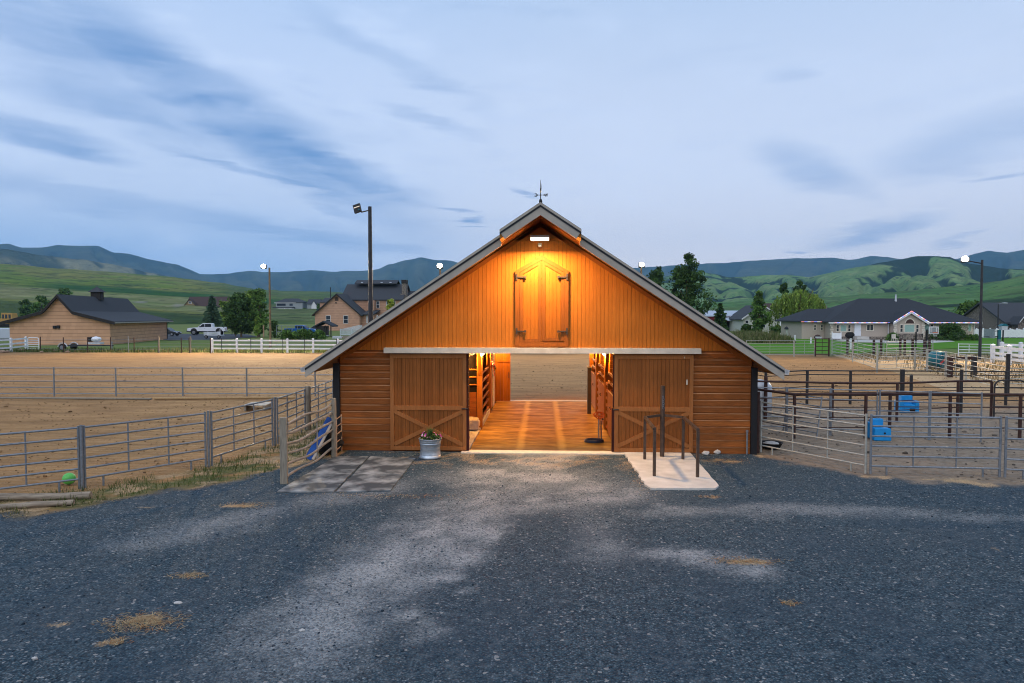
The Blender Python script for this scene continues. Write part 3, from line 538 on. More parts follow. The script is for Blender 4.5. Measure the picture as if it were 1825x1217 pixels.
def interp(pts, px): q = np.array(pts, float); return np.interp(px, q[:, 0], q[:, 1])
def pxaz(px, py=560.0):
    return [math.atan2(*(lambda d: (d[0], d[1]))(ray(q, py))) for q in px]
def hill(name, sky, r_front, r_ridge, r_back, spur, colour, na=520, nr=70, power=1.5, base=-0.3, naz=5.0, seed=0.0):
    pxs = np.linspace(sky[0][0], sky[-1][0], na); azs = np.array(pxaz(pxs)); prof = interp(sky, pxs) + (fbm(pxs * 0.045 + seed, pxs * 0 + seed, 4) - 0.5) * 3.0
    rr = np.concatenate([np.linspace(0, 1, nr), np.linspace(1.04, 2.0, 14)])
    T, AZ = np.meshgrid(rr, azs); RD = np.where(T <= 1, r_front + (r_ridge - r_front) * T, r_ridge + (r_back - r_ridge) * (T - 1))
    top = np.zeros(na)
    for i, (p, a) in enumerate(zip(pxs, azs)):
        d = ray(p, prof[i]); top[i] = CAMZ + d[2] / math.hypot(d[0], d[1]) * r_ridge
    X = np.sin(AZ) * RD + CAM[0]; Y = np.cos(AZ) * RD + CAM[1]
    Sh = np.where(T <= 1, np.clip(T, 0, 1) ** power, np.clip(2 - T, 0, 1) ** 1.2)
    wx = fbm(X / r_ridge * 6 + seed, Y / r_ridge * 6, 3)
    rid = 1 - np.abs(2 * fbm(AZ * naz + wx * 1.3 + seed * 3.1 + T * 0.9, T * 1.4 + seed, 4, 0.55) - 1) ; rid = sstep(rid, 0.45, 1.0)
    env = np.clip(T, 0, 1) ** 0.7 * (1 - np.clip(T, 0, 1) ** 6) * (T <= 1)
    Hh = base + (top[:, None] - base) * np.clip(Sh - spur * env * (1 - rid), 0, None)
    V = np.stack([X, Y, Hh], -1)
    dirv = V - CAM; zc = dirv @ fw; PX = CX + F * (dirv @ rt) / zc; PY = CY - F * (dirv @ up) / zc
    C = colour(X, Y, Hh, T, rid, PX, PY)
    n2 = len(rr); i = (np.arange(na - 1)[:, None] * n2 + np.arange(n2 - 1)[None]).ravel()
    return kind(fastmesh(name, V.reshape(-1, 3), np.stack([i, i + n2, i + n2 + 1, i + 1], -1), 'hill', C.reshape(-1, 3), None, (0, 0, 0), True), 'structure')
def lerp(a, b, t): return np.array(a) * (1 - t[..., None]) + np.array(b) * t[..., None]
def c_far(X, Y, Z, T, rid, PX, PY):
    b = sstep(fbm(X / 260, Y / 260, 5), 0.40, 0.62); c = lerp((0.034, 0.064, 0.062), (0.070, 0.105, 0.080), b); return lerp(c, np.array((0.15, 0.155, 0.105)), sstep(rid, 0.68, 0.95) * 0.8 * (1 - 0.7 * T.clip(0, 1)))
def c_left(X, Y, Z, T, rid, PX, PY):
    b = sstep(fbm(X / 150, Y / 150, 5), 0.40, 0.62); c = lerp((0.038, 0.058, 0.050), (0.075, 0.095, 0.062), b)
    return lerp(c, np.array((0.34, 0.31, 0.17)), sstep(rid + 0.25 * (fbm(X / 90, Y / 90, 4) - 0.5), 0.45, 0.85) * sstep(PY, 446, 470) * 0.9)
def c_green(X, Y, Z, T, rid, PX, PY):
    n = fbm(X / 90, Y / 90, 5); nn = fbm(X / 25, Y / 40, 4); q = PY - 0.075 * PX + (n - 0.5) * 9
    c = lerp((0.220, 0.310, 0.050), (0.310, 0.310, 0.080), sstep(n, 0.38, 0.62)); c = lerp(c, np.array((0.075, 0.105, 0.040)), sstep(nn, 0.5, 0.72) * 0.6)
    dk = sstep(q, 495, 498) * sstep(-q, -509, -505) * sstep(PX, 20, 130); c = lerp(c, np.array((0.036, 0.140, 0.030)), dk * 0.92)
    pale = sstep(q, 505, 509) * sstep(-q, -534, -529); c = lerp(c, lerp((0.36, 0.36, 0.16), (0.24, 0.29, 0.10), sstep(nn, 0.35, 0.65)), pale)
    wh = sstep(q, 516, 518) * sstep(-q, -527, -524) * sstep(PX, 225, 250) * sstep(-PX, -345, -310) * sstep(fbm(X / 22, Y / 60, 4), 0.52, 0.6); c = lerp(c, np.array((0.40, 0.37, 0.32)), wh * 0.8)
    c = lerp(c, np.array((0.030, 0.085, 0.035)), sstep(q, 533, 537) * 0.75); c = lerp(c, np.array((0.09, 0.15, 0.055)), sstep(PX, 330, 430) * 0.6 * (1 - dk)); return c
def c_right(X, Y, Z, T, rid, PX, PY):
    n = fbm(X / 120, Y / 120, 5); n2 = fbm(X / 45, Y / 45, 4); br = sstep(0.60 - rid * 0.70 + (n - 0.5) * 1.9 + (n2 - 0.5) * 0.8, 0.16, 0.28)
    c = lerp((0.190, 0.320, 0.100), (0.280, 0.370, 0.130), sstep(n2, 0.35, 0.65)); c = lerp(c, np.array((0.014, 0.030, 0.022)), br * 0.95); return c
def c_mead(X, Y, Z, T, rid, PX, PY):
    n = fbm(X / 60, Y / 140, 5); n2 = fbm(X / 30, Y / 30, 4); c = lerp((0.130, 0.280, 0.080), (0.180, 0.310, 0.090), sstep(n, 0.35, 0.65)); c = lerp(c, np.array((0.17, 0.16, 0.085)), sstep(n2, 0.52, 0.7) * 0.45)
    c = lerp(c, np.array((0.030, 0.055, 0.030)), sstep(fbm(X / 55 + 3, Y / 55, 5), 0.56, 0.62) * sstep(-T, -0.55, -0.2)); return c
hill('mountains', [(-700, 470), (-300, 440), (-60, 436), (20, 435), (42, 441), (80, 441), (105, 437), (178, 438), (205, 450), (230, 452), (270, 462), (320, 472), (358, 489), (410, 488), (442, 482), (470, 485), (520, 484), (560, 482), (600, 484), (660, 482),
                   (676, 480), (692, 472), (720, 464), (750, 459), (778, 463), (806, 465), (860, 478), (960, 484), (1060, 482), (1180, 474), (1255, 470), (1300, 468), (1345, 464), (1400, 461), (1480, 459), (1512, 463), (1550, 456), (1578, 458), (1600, 462), (1660, 468),
                   (1700, 462), (1730, 454), (1760, 447), (1792, 450), (1825, 445), (1950, 440), (2500, 470)], 3600, 7200, 8600, 0.30, c_far, 700, 60, 1.3, naz=26, seed=2.2)
hill('mountains', [(-700, 470), (-200, 456), (-40, 440), (15, 444), (60, 452), (105, 459), (150, 463), (205, 472), (260, 484), (310, 494), (345, 500), (385, 510), (430, 524), (520, 545)], 2300, 4300, 5200, 0.42, c_left, 420, 70, 1.25, naz=20, seed=5.1)
hill('hills', [(-700, 462), (-300, 460), (0, 470), (50, 473), (100, 478), (200, 484), (300, 493), (400, 505), (440, 513), (480, 517), (560, 519), (640, 522), (760, 530), (900, 545)], 330, 1900, 2500, 0.10, c_green, 480, 90, 1.05, naz=7, seed=1.3)
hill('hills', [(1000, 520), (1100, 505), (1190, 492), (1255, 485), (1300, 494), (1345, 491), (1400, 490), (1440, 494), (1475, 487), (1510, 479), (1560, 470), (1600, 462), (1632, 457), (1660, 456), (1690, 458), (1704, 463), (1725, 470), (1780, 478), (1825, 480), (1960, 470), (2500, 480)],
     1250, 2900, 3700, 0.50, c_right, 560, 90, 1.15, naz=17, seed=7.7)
hill('hills', [(1000, 560), (1180, 552), (1260, 540), (1330, 536), (1400, 534), (1480, 529), (1600, 519), (1680, 511), (1740, 506), (1790, 499), (1830, 488), (1960, 470), (2500, 470)], 380, 1250, 1700, 0.16, c_mead, 420, 70, 1.05, naz=12, seed=3.3)

# ------------------------------------------------------------------ the barn
BX = -0.07
def rz_(x): return 6.31 - 0.662 * abs(x - BX)            # top of the roof
barn = thing('barn', 'large brown wooden horse barn with open aisle, lit gable and sliding doors', 'barn', (0, 0, 0))
DEP = 10.8; SPL = 2.69
def siding(x0, x1):
    m = MB(); n = 15; h = SPL / n
    for i in range(n):
        z = i * h; m.add([(x0, -0.030, z + 0.004), (x1, -0.030, z + 0.004), (x1, -0.004, z + h), (x0, -0.004, z + h), (x0, 0.05, z + 0.004), (x1, 0.05, z + 0.004), (x1, 0.05, z + h), (x0, 0.05, z + h)],
                         [(0, 1, 2, 3), (4, 7, 6, 5), (0, 4, 5, 1), (3, 2, 6, 7), (0, 3, 7, 4), (1, 5, 6, 2)])
    return m
siding(-5.42, -1.96).build('siding', 'siding_wood', barn); siding(1.86, 5.40).build('siding', 'siding_wood', barn)
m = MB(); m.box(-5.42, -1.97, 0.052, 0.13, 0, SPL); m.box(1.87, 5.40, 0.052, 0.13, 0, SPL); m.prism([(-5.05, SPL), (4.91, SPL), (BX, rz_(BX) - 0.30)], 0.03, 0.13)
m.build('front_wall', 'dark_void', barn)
# gable cladding: narrow vertical boards with real gaps
m = MB(); bw = 0.1
for i in range(-56, 56):
    x0 = i * bw + 0.005; x1 = x0 + bw - 0.005; x0c, x1c = max(x0, -5.42), min(x1, 5.40)
    if x1c - x0c < 0.02: continue
    za, zb = rz_(x0c) - 0.27, rz_(x1c) - 0.27; zl = SPL + 0.005
    if max(za, zb) < zl + 0.02: continue
    za = max(za, zl + 0.01); zb = max(zb, zl + 0.01); y = random.uniform(-0.003, 0.001) - 0.012
    pf = [(x0c, zl), (x1c, zl), (x1c, zb)] + ([(BX, rz_(BX) - 0.27)] if x0c < BX < x1c else []) + [(x0c, za)]
    m.prism(pf, y, 0.028)
m.build('gable_cladding', 'gable_wood', barn)
# plain panel at the peak above the lamp and rake trim boards
zt = 5.575; hw = (6.31 - 0.29 - zt) / 0.662
MB().prism([(BX - hw, zt), (BX + hw, zt), (BX, 6.02)], -0.045, -0.018).build('peak_panel', 'soffit', barn)
for s in (-1, 1):
    m = MB(); x1 = s * 5.41
    for (xa, xb) in ((BX, x1),): m.prism([(xa, rz_(xa) - 0.26), (xb, rz_(xb) - 0.26), (xb, rz_(xb) - 0.38), (xa, rz_(xa) - 0.38)], -0.045, -0.0165)
    m.build('rake_trim', 'trim_wood', barn)
# roof slabs, soffit, fascia
for s in (-1, 1):
    xe = -6.08 if s < 0 else 5.97
    MB().prism([(BX, rz_(BX)), (xe, rz_(xe)), (xe, rz_(xe) - 0.12), (BX, rz_(BX) - 0.12)], -0.86, 11.7).build('roof', 'shingle', barn)
    MB().prism([(BX, rz_(BX) - 0.123), (xe, rz_(xe) - 0.123), (xe, rz_(xe) - 0.225), (BX, rz_(BX) - 0.225)], -0.80, 11.6).build('soffit', 'soffit', barn)
    m = MB(); xf = xe
    m.prism([(BX + s * 0.98, rz_(BX + s * .98) - 0.055), (xf, rz_(xf) - 0.055), (xf, rz_(xf) - 0.30), (BX + s * 0.98, rz_(BX + s * .98) - 0.30)], -0.845, -0.803)
    m.prism([(BX + s * 0.98, rz_(BX + s * .98) - 0.004), (xf, rz_(xf) - 0.004), (xf, rz_(xf) - 0.068), (BX + s * 0.98, rz_(BX + s * .98) - 0.068)], -0.875, -0.848)
    m.build('fascia', 'fascia', barn)
    # hood over the peak, pushed further forward
    xh = BX + s * 0.98; o_ = 0.02
    MB().prism([(BX, rz_(BX) + o_), (xh, rz_(xh) + o_), (xh, rz_(xh) - 0.12 + o_), (BX, rz_(BX) - 0.12 + o_)], -1.53, -0.88).build('hood_roof', 'shingle', barn)
    MB().prism([(BX, rz_(BX) - 0.104), (xh, rz_(xh) - 0.104), (xh, rz_(xh) - 0.215), (BX, rz_(BX) - 0.215)], -1.47, -0.82).build('hood_soffit', 'soffit', barn)
    m = MB(); dx = s * 0.12
    m.prism([(BX, rz_(BX) - 0.03), (xh, rz_(xh) - 0.03), (xh - dx, rz_(xh - dx) - 0.29), (BX, rz_(BX) - 0.29)], -1.515, -1.473)
    m.prism([(BX, rz_(BX) + 0.014), (xh, rz_(xh) + 0.014), (xh, rz_(xh) - 0.05), (BX, rz_(BX) - 0.05)], -1.545, -1.518)
    m.build('hood_fascia', 'fascia', barn)
    # gutter, side wall, black upright strip at the wall corner
    xg = xe + s * 0.065; zg = rz_(xe) - 0.11
    m = MB(); m.prism([(xe + s * 0.004, zg + 0.06), (xe + s * 0.004, zg - 0.05), (xe + s * 0.10, zg - 0.055), (xe + s * 0.125, zg + 0.055), (xe + s * 0.112, zg + 0.055), (xe + s * 0.09, zg - 0.035), (xe + s * 0.018, zg - 0.035), (xe + s * 0.018, zg + 0.06)], -0.86, 11.6); m.build('gutter', 'gutter_white', barn)
    xw = -5.46 if s < 0 else 5.44
    MB().box(min(xw, xw + s * 0.08), max(xw, xw + s * 0.08), 0.16, DEP, 0, 2.5).build('side_wall', 'siding_wood', barn)
    px0, px1 = (-5.60, -5.425) if s < 0 else (5.405, 5.56)
    MB().box(px0, px1, -0.075, 0.14, -0.03, rz_(px1 if s < 0 else px0) - 0.43).build('corner_strip', 'black_metal', barn)
MB().prism([(-5.15, SPL), (5.0, SPL), (BX, rz_(BX) - 0.24)], 10.72, 10.8).build('rear_gable', 'siding_wood', barn)
[MB().box(a, b, 10.72, 10.8, 0, SPL).build('rear_wall', 'siding_wood', barn) for a, b in ((-5.4, -2.0), (2.0, 5.4))]
MB().box(-5.4, 5.4, 0.16, 10.7, SPL - 0.03, SPL + 0.08).build('loft_floor', 'stall_plank', barn)
# floor
def floor_mat():
    m, n, b = base_mat('aisle_floor', 0.6, 0, 0.04); p = n.new('ShaderNodeTexCoord').outputs['Object']; s = n.new('ShaderNodeSeparateXYZ'); n.l.new(p, s.inputs[0])
    f = n.noise(n.scl(p, (0.7, 2.2, 1)), 1.1, 6, 0.62); f2 = n.noise(n.scl(p, (1, 5, 1)), 2.4, 5, 0.6)
    c = n.mix(n.mapr(f, 0.33, 0.66), L(0.56, 0.31, 0.045), L(0.20, 0.095, 0.016)); c = n.mix(n.math('MULTIPLY', n.mapr(f2, 0.42, 0.66), 0.7), c, L(0.12, 0.066, 0.030))
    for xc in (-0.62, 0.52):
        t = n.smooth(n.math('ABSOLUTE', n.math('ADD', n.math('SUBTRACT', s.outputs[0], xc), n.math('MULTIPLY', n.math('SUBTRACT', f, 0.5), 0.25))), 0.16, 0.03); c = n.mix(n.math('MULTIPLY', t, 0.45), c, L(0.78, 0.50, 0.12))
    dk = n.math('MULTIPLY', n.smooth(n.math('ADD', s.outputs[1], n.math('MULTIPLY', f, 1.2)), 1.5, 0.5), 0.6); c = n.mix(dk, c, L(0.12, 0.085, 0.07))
    n.l.new(c, b.inputs['Base Color']); n.l.new(n.mapr(f, 0.3, 0.7, 0.45, 0.7), b.inputs['Roughness']); bump(n, b, f2, 0.15, 0.004)
floor_mat()
MB().box(-1.96, 2.0, 0.06, 10.62, -0.05, 0.022).build('aisle_floor', 'aisle_floor', barn)
MB().box(-5.4, -1.965, 0.16, 3.5, -0.05, 0.06).build('bay_floor', 'concrete', barn)
MB().box(-2.15, 2.15, -0.30, 0.055, -0.05, 0.026).build('threshold', 'kerb', barn); MB().box(-2.0, 2.05, 10.63, 10.95, -0.05, 0.028).build('threshold', 'kerb', barn)
# left side of the aisle: open bay, then barred stall fronts
def post(x, y, w=0.15): return MB().box(x - w / 2, x + w / 2, y - w / 2, y + w / 2, 0.03, SPL - 0.03)
XL, XR = -1.99, 1.99
for x, y in ((XL - 0.02, 3.58), (XL - 0.02, 7.15), (XR + 0.02, 3.58), (XR + 0.02, 7.15), (XR + 0.02, 0.30), (XR + .02, 10.5), (XL - .02, 10.5)): post(x, y, 0.17).build('post', 'stall_wood', barn)
for x, s in ((XL, 1), (XR, -1)):
    for y in (3.58, 7.15):
        m = MB(); m.bar((x, y - 0.07, 1.75), (x + s * 0.02, y - 0.62, 2.62), 0.10, 0.10, (1, 0, 0)); m.bar((x, y + 0.07, 1.75), (x + s * 0.02, y + 0.62, 2.62), 0.10, 0.10, (1, 0, 0)); m.build('scallop_bar', 'stall_wood', barn)  # diagonals take the shape of the light scallops on the posts
    MB().box(x - 0.09 if s > 0 else x, x if s > 0 else x + 0.09, 0.2, 10.6, 2.50, 2.655).build('beam', 'stall_wood', barn)
m = MB()
for i in range(7): m.box(-5.38, XL - 0.12, 3.52, 3.56, 0.07 + i * 0.16, 0.07 + i * 0.16 + 0.152)
m.build('partition', 'stall_plank', barn)
for z in (1.42, 1.66, 1.9): MB().tube([(-5.38, 3.54, z), (XL - 0.1, 3.54, z)], 0.025).build('partition_rail', 'stall_wood', barn)
MB().box(-5.38, XL - 0.12, 3.60, 3.64, 0.03, SPL - 0.04).build('partition_dark', 'dark_void', barn)  # near-black sheet paints the darkness beyond the rails
def barred(x, y0, y1, nb, z0, z1, mat='stall_wood'):
    g = MB(); g.box(x - 0.03, x + 0.03, y0, y0 + 0.07, z0, z1); f = g.build('stall_gate', mat, barn); MB().box(x - 0.03, x + 0.03, y1 - 0.07, y1, z0, z1).build('gate_stile', mat, f)
    for i in range(nb):
        z = z0 + 0.05 + (z1 - z0 - 0.1) * i / (nb - 1); MB().box(x - 0.025, x + 0.025, y0 + 0.07, y1 - 0.07, z - 0.035, z + 0.035).build('gate_bar', mat, f)
    return f
barred(XL - 0.02, 3.72, 6.95, 6, 0.22, 1.78); MB().box(XL - 0.06, XL + 0.04, 3.68, 7.05, 0.02, 0.18).build('kick_board', 'kerb', barn)
MB().box(XL - 1.6, XL - 1.55, 3.66, 10.6, 0.03, SPL - 0.04).build('stall_dark', 'dark_void', barn); MB().box(XR + 1.55, XR + 1.6, 0.25, 10.6, 0.03, SPL - 0.04).build('stall_dark', 'dark_void', barn)  # near-black sheets paint the unlit depth of the stalls
m = MB()
for i in range(19): m.box(XL - 0.05, XL + 0.012, 7.26 + i * 0.165, 7.26 + i * 0.165 + 0.158, 0.05, 2.45)
m.build('tack_wall', 'stall_wood', barn)
MB().box(XL + 0.014, XL + 0.04, 8.6, 9.35, 0.05, 2.1).build('tack_door', 'trim_cream', barn)
# right side: solid panels with rails over them and ladder gaps at the posts
for y0, y1 in ((0.42, 2.75), (3.72, 6.3), (7.3, 9.6)):
    m = MB(); n = int((y1 - y0) / 0.14)
    for i in range(n): m.box(XR - 0.03, XR + 0.03, y0 + i * (y1 - y0) / n, y0 + (i + 1) * (y1 - y0) / n - 0.006, 0.06, 1.32)
    p = m.build('stall_panel', 'stall_wood', barn); MB().box(XR - 0.05, XR + 0.05, y0, y1, 1.32, 1.37).build('panel_cap', 'stall_wood', p)
    MB().tube([(XR - 0.05, (y0 + y1) / 2, 1.0), (XR - 0.09, (y0 + y1) / 2, 0.98), (XR - 0.05, (y0 + y1) / 2, 0.92)], 0.014).build('ring', 'iron', p)
    for z in (1.62, 1.88): MB().box(XR - 0.03, XR + 0.03, y0, y1, z - 0.03, z + 0.03).build('stall_rail', 'stall_wood', barn)
for y0, y1 in ((2.8, 3.46), (6.36, 7.02), (9.66, 10.35)): barred(XR, y0, y1, 7, 0.12, 1.55)
# rear sliding leaf seen at the end of the aisle
rd = MB()
for i in range(8): rd.box(-2.5 + i * 0.142, -2.5 + (i + 1) * 0.142 - 0.005, 10.52, 10.58, 0.04, 2.63)
rd = rd.build('rear_door', 'stall_wood', barn); MB().box(-2.5, -1.365, 10.49, 10.517, 1.68, 1.78).build('door_rail', 'stall_wood', rd); MB().box(-1.45, -1.42, 10.47, 10.518, 1.0, 1.25).build('handle', 'iron', rd)
# front sliding doors with their lower X brace
def slider(x0, x1, inner):
    z0, z1, zm = 0.045, 2.605, 1.13; ya = -0.10; n = int(round((x1 - x0) / 0.1)); m = MB()
    for i in range(n): m.box(x0 + i * (x1 - x0) / n + 0.002, x0 + (i + 1) * (x1 - x0) / n - 0.004, ya, ya + 0.04, z0, z1)
    d = m.build('sliding_door', 'door_wood', barn); t = 0.10; yf = ya - 0.028
    f = MB(); f.box(x0, x0 + t, yf, ya - 0.002, z0, z1); f.box(x1 - t, x1, yf, ya - 0.002, z0, z1); f.box(x0 + t, x1 - t, yf, ya - 0.002, z1 - 0.12, z1)
    f.box(x0 + t, x1 - t, yf, ya - 0.002, zm - 0.02, zm + 0.10); f.box(x0 + t, x1 - t, yf, ya - 0.002, z0, z0 + 0.10); f.build('door_frame', 'door_trim', d)
    a, b = x0 + t, x1 - t; c, e = z0 + 0.12, zm - 0.02
    B = MB(); B.bar((a, yf + 0.012, e - 0.03), (b, yf + 0.012, c + 0.03), 0.022, 0.105, (0, 0, 1)); B.bar((a, yf + 0.0125, c + 0.03), (b, yf + 0.0125, e - 0.03), 0.02, 0.105, (0, 0, 1)); B.build('brace', 'door_trim', d)
    xi = x1 if inner > 0 else x0; E = MB(); E.box(min(xi, xi + inner * 0.06), max(xi, xi + inner * 0.06), ya - 0.03, ya + 0.06, z0, zm + 0.05); E.build('door_edge', 'dark_red', d)
    MB().box(min(xi, xi + inner * 0.03) , max(xi, xi + inner * 0.03), ya, ya + 0.08, zm + 0.07, z1 - 0.02).build('upper_edge', 'dark_red', d)
    MB().tube([(xi - inner * 0.12, yf - 0.01, zm + 0.02), (xi - inner * 0.02, yf - 0.05, zm + 0.03), (xi + inner * 0.03, yf - 0.02, zm + 0.02)], 0.018).build('latch', 'black_metal', d)
    return d
slider(-4.05, -2.02, 1); dr = slider(1.86, 3.90, -1); MB().box(3.715, 3.745, -0.15, -0.131, 1.82, 1.95).build('handle', 'rail_white', dr)
m = MB(); m.box(-4.19, 4.07, -0.235, -0.20, 2.645, 2.765); m.box(-4.19, 4.07, -0.20, -0.02, 2.74, 2.765); m.box(-4.19, 4.07, -0.245, -0.19, 2.625, 2.643); m.build('door_track_cover', 'rail_white', barn)
# hay loft doors
lx0, lx1, lz0, lzs, lza = -0.735, 0.66, 2.80, 4.78, 5.185; lc = (lx0 + lx1) / 2
def outl(i):
    sl = (lza - lzs) / (lc - lx0); return [(lx0 + i, lz0 + i), (lx1 - i, lz0 + i), (lx1 - i, lzs - i * 0.35), (lc, lza - i * 1.05), (lx0 + i, lzs - i * 0.35)]
fr = MB(); A_, B_ = outl(0), outl(0.11)
for i in range(5):
    j = (i + 1) % 5; fr.prism([A_[i], A_[j], B_[j], B_[i]], -0.066, -0.014)
fr.build('loft_frame', 'trim_wood', barn)
for s in (-1, 1):
    xo = lc + s * ((lx1 - lx0) / 2 - 0.115); xi = lc + s * 0.006; zs = lzs - 0.04; za = lza - 0.115; zb = lz0 + 0.115 + (0.03 if s > 0 else 0)
    bd = MB(); n = 6
    for k in range(n):
        xa, xb = xi + (xo - xi) * k / n, xi + (xo - xi) * (k + 1) / n - s * 0.004; zf = lambda x: za + (zs - za) * (x - lc) / (xo - lc)
        bd.prism([(xa, zb), (xb, zb), (xb, zf(xb)), (xa, zf(xa))], -0.040, -0.02)
    leaf = bd.build('loft_door', 'loft_wood', barn); T = MB(); w_ = 0.085; yA, yB = -0.058, -0.042; zf = lambda x: za + (zs - za) * (x - lc) / (xo - lc)
    T.prism([(xi, zb), (xi + s * w_, zb), (xi + s * w_, zf(xi + s * w_)), (xi, zf(xi))], yA, yB); T.prism([(xo - s * w_, zb), (xo, zb), (xo, zf(xo)), (xo - s * w_, zf(xo - s * w_))], yA, yB)
    T.prism([(xi + s * w_, zb), (xo - s * w_, zb), (xo - s * w_, zb + w_), (xi + s * w_, zb + w_)], yA, yB); xa, xb = xi + s * w_, xo - s * w_
    T.prism([(xa, zf(xa)), (xb, zf(xb)), (xb, zf(xb) - w_ * 1.1), (xa, zf(xa) - w_ * 1.1)], yA, yB); T.build('leaf_frame', 'trim_wood', leaf)
    for z in (4.62, 3.20):
        h = MB(); xe = xo + s * 0.075; h.box(xe - 0.022, xe + 0.022, -0.085, -0.063, z - 0.085, z + 0.085); h.bar((xe, -0.08, z), (xe - s * 0.25, -0.075, z - 0.01), 0.022, 0.036); h.box(min(xe - s * 0.25, xe - s * 0.19), max(xe - s * 0.25, xe - s * 0.19), -0.105, -0.06, z - 0.035, z + 0.025); h.build('hinge', 'iron', leaf)
# gable lamp: cut-off fixture shining down
gl = MB(); gl.box(-0.33, 0.15, -0.84, -0.046, 5.555, 5.62); gl.box(-0.14, -0.04, -0.10, -0.014, 5.40, 5.50); gl = gl.build('gable_lamp', 'fascia', barn, bev=0.008)
MB().box(-0.31, 0.13, -0.83, -0.54, 5.515, 5.553).build('lens', 'glow_gable', gl); MB().blob((-0.09, -0.13, 5.42), (0.05, 0.05, 0.035), 2).build('sensor', 'trim_white', gl)
lamp('gable_light', 'AREA', (-0.09, -0.70, 5.508), 700, (1.0, 0.58, 0.24), None, (-0.09, -1.75, 2.0), shape='RECTANGLE', size=0.42, size_y=0.2)
# aisle bulbs on the posts; one more added to light the bay planks
for x, y, z in ((XL + 0.10, 3.36, 2.42), (XR - 0.10, 3.36, 2.42), (XL + 0.10, 6.9, 2.42), (XR - 0.10, 6.9, 2.42), (XR - 0.1, 10.2, 2.44), (XL + 0.1, 10.0, 2.44), (-2.30, 2.6, 2.38)):
    k = MB().lathe([(0.0, 0.1), (0.03, 0.1), (0.035, 0.04), (0.02, 0.03)], (x, y, z), 10).build('bulb_socket', 'trim_cream', barn); MB().blob((x, y, z), (0.038, 0.038, 0.045), 2).build('bulb', 'glow_bulb', k)
    lamp('bulb_light', 'POINT', (x, y, z - 0.06), 165, WARM, None, shadow_soft_size=0.05)
# weather vane on the peak
vx, vy = yp(963.5, 360, -1.45)[0], -1.45; vz = 6.33; f_ = lambda py: yp(963.5, py, -1.45)[1]
v = MB(); v.tube([(vx, vy, vz - 0.05), (vx, vy, f_(321))], [0.014, 0.006], 6); v.lathe([(0.0, 0.10), (0.03, 0.07), (0.045, 0.0), (0.0, -0.02)], (vx, vy, vz), 8); v = v.build('weather_vane', 'black_metal', barn)
zr = f_(347.5); k = MB(); k.tube([(vx - 0.10, vy, zr), (vx + 0.10, vy, zr)], 0.006, 6); k.blob((vx, vy, zr), (0.022, 0.022, 0.018), 1); k.tube([(vx, vy - 0.10, zr), (vx, vy + 0.1, zr)], 0.006, 6)
for s in (-1, 1): k.blob((vx + s * 0.085, vy, zr), (0.02, 0.012, 0.02), 1)
k.build('compass_arms', 'black_metal', v)
e = MB(); x0 = vx - 0.145; e.bar((x0 + 0.05, vy, zr - 0.035), (x0 + 0.05, vy, zr + 0.035), 0.012, 0.014); [e.bar((x0, vy, zr + q), (x0 + 0.05, vy, zr + q), 0.012, 0.013) for q in (-0.032, 0.0, 0.032)]; e.build('letter_e', 'black_metal', v)
e = MB(); x0 = vx + 0.105; [e.bar((x0 + a, vy, zr + b), (x0 + c, vy, zr + d), 0.012, 0.013) for a, b, c, d in ((0, 0.036, 0.016, -0.036), (0.016, -0.036, 0.032, 0.03), (0.032, 0.03, 0.048, -0.036), (0.048, -0.036, 0.064, 0.036))]; e.build('letter_w', 'black_metal', v)
e = MB(); e.prism([(vx - 0.012, zr + 0.06), (vx + 0.015, zr + 0.10), (vx + 0.02, f_(334)), (vx + 0.008, f_(327)), (vx - 0.004, zr + 0.16), (vx - 0.018, zr + 0.11)], vy - 0.16, vy + 0.16); e.build('pointer', 'black_metal', v)
# things in and by the aisle
t = thing('hitching_post', 'dark square post standing free on the aisle floor', 'post', (*gp(1050, 738), 0.022)); MB().box(-0.07, 0.07, -0.07, 0.07, 0, 1.68).build('shaft', 'iron', t); MB().box(-0.09, 0.09, -0.09, 0.09, 1.68, 1.71).build('cap', 'old_wood', t)
t = thing('standpipe', 'grey water standpipe by the coiled hose', 'standpipe', (*gp(1067, 786), 0.022)); MB().tube([(0, 0, 0), (0, 0, 0.62)], 0.022).build('pipe', 'galv', t); MB().tube([(0, 0, 0.62), (0, 0, 0.70), (0.08, -0.04, 0.70), (0.12, -0.05, 0.6)], 0.024).build('spout', 'iron', t)
h = MB(); hx, hy = gp(1059, 789)
pts = [(math.cos(a) * (0.26 + 0.012 * math.sin(a * 2.7)) * (1 - 0.05 * (int(a / 6.28) % 3)), math.sin(a) * (0.22 + 0.01 * math.cos(a * 1.9)) * (1 - 0.05 * (int(a / 6.28) % 3)), 0.035 + 0.012 * (a / 6.28)) for a in np.linspace(0, 6.28 * 5, 110)]
pts += [(0.20, 0.02, 0.14), (0.20, 0.10, 0.40), (0.20, 0.12, 0.62)]; tag(h.tube(pts, 0.017, 7).build('garden_hose', 'hose', None, (hx, hy, 0.0)), 'dark blue hose coiled on the aisle floor', 'hose')
ox, oy = gp(1067, 786); o = MB()
for i in range(4):
    o.tube([(math.cos(a) * (0.09 + 0.015 * i) + 0.05 * math.sin(i * 2), -0.06 - 0.02 * i, 0.74 + math.sin(a) * (0.09 - 0.01 * i) + 0.02 * i) for a in np.linspace(0, 2 * PI, 18)], 0.014, 6)
tag(o.build('rope', 'orange', None, (ox, oy, 0.0)), 'orange rope looped over the grey standpipe', 'rope')
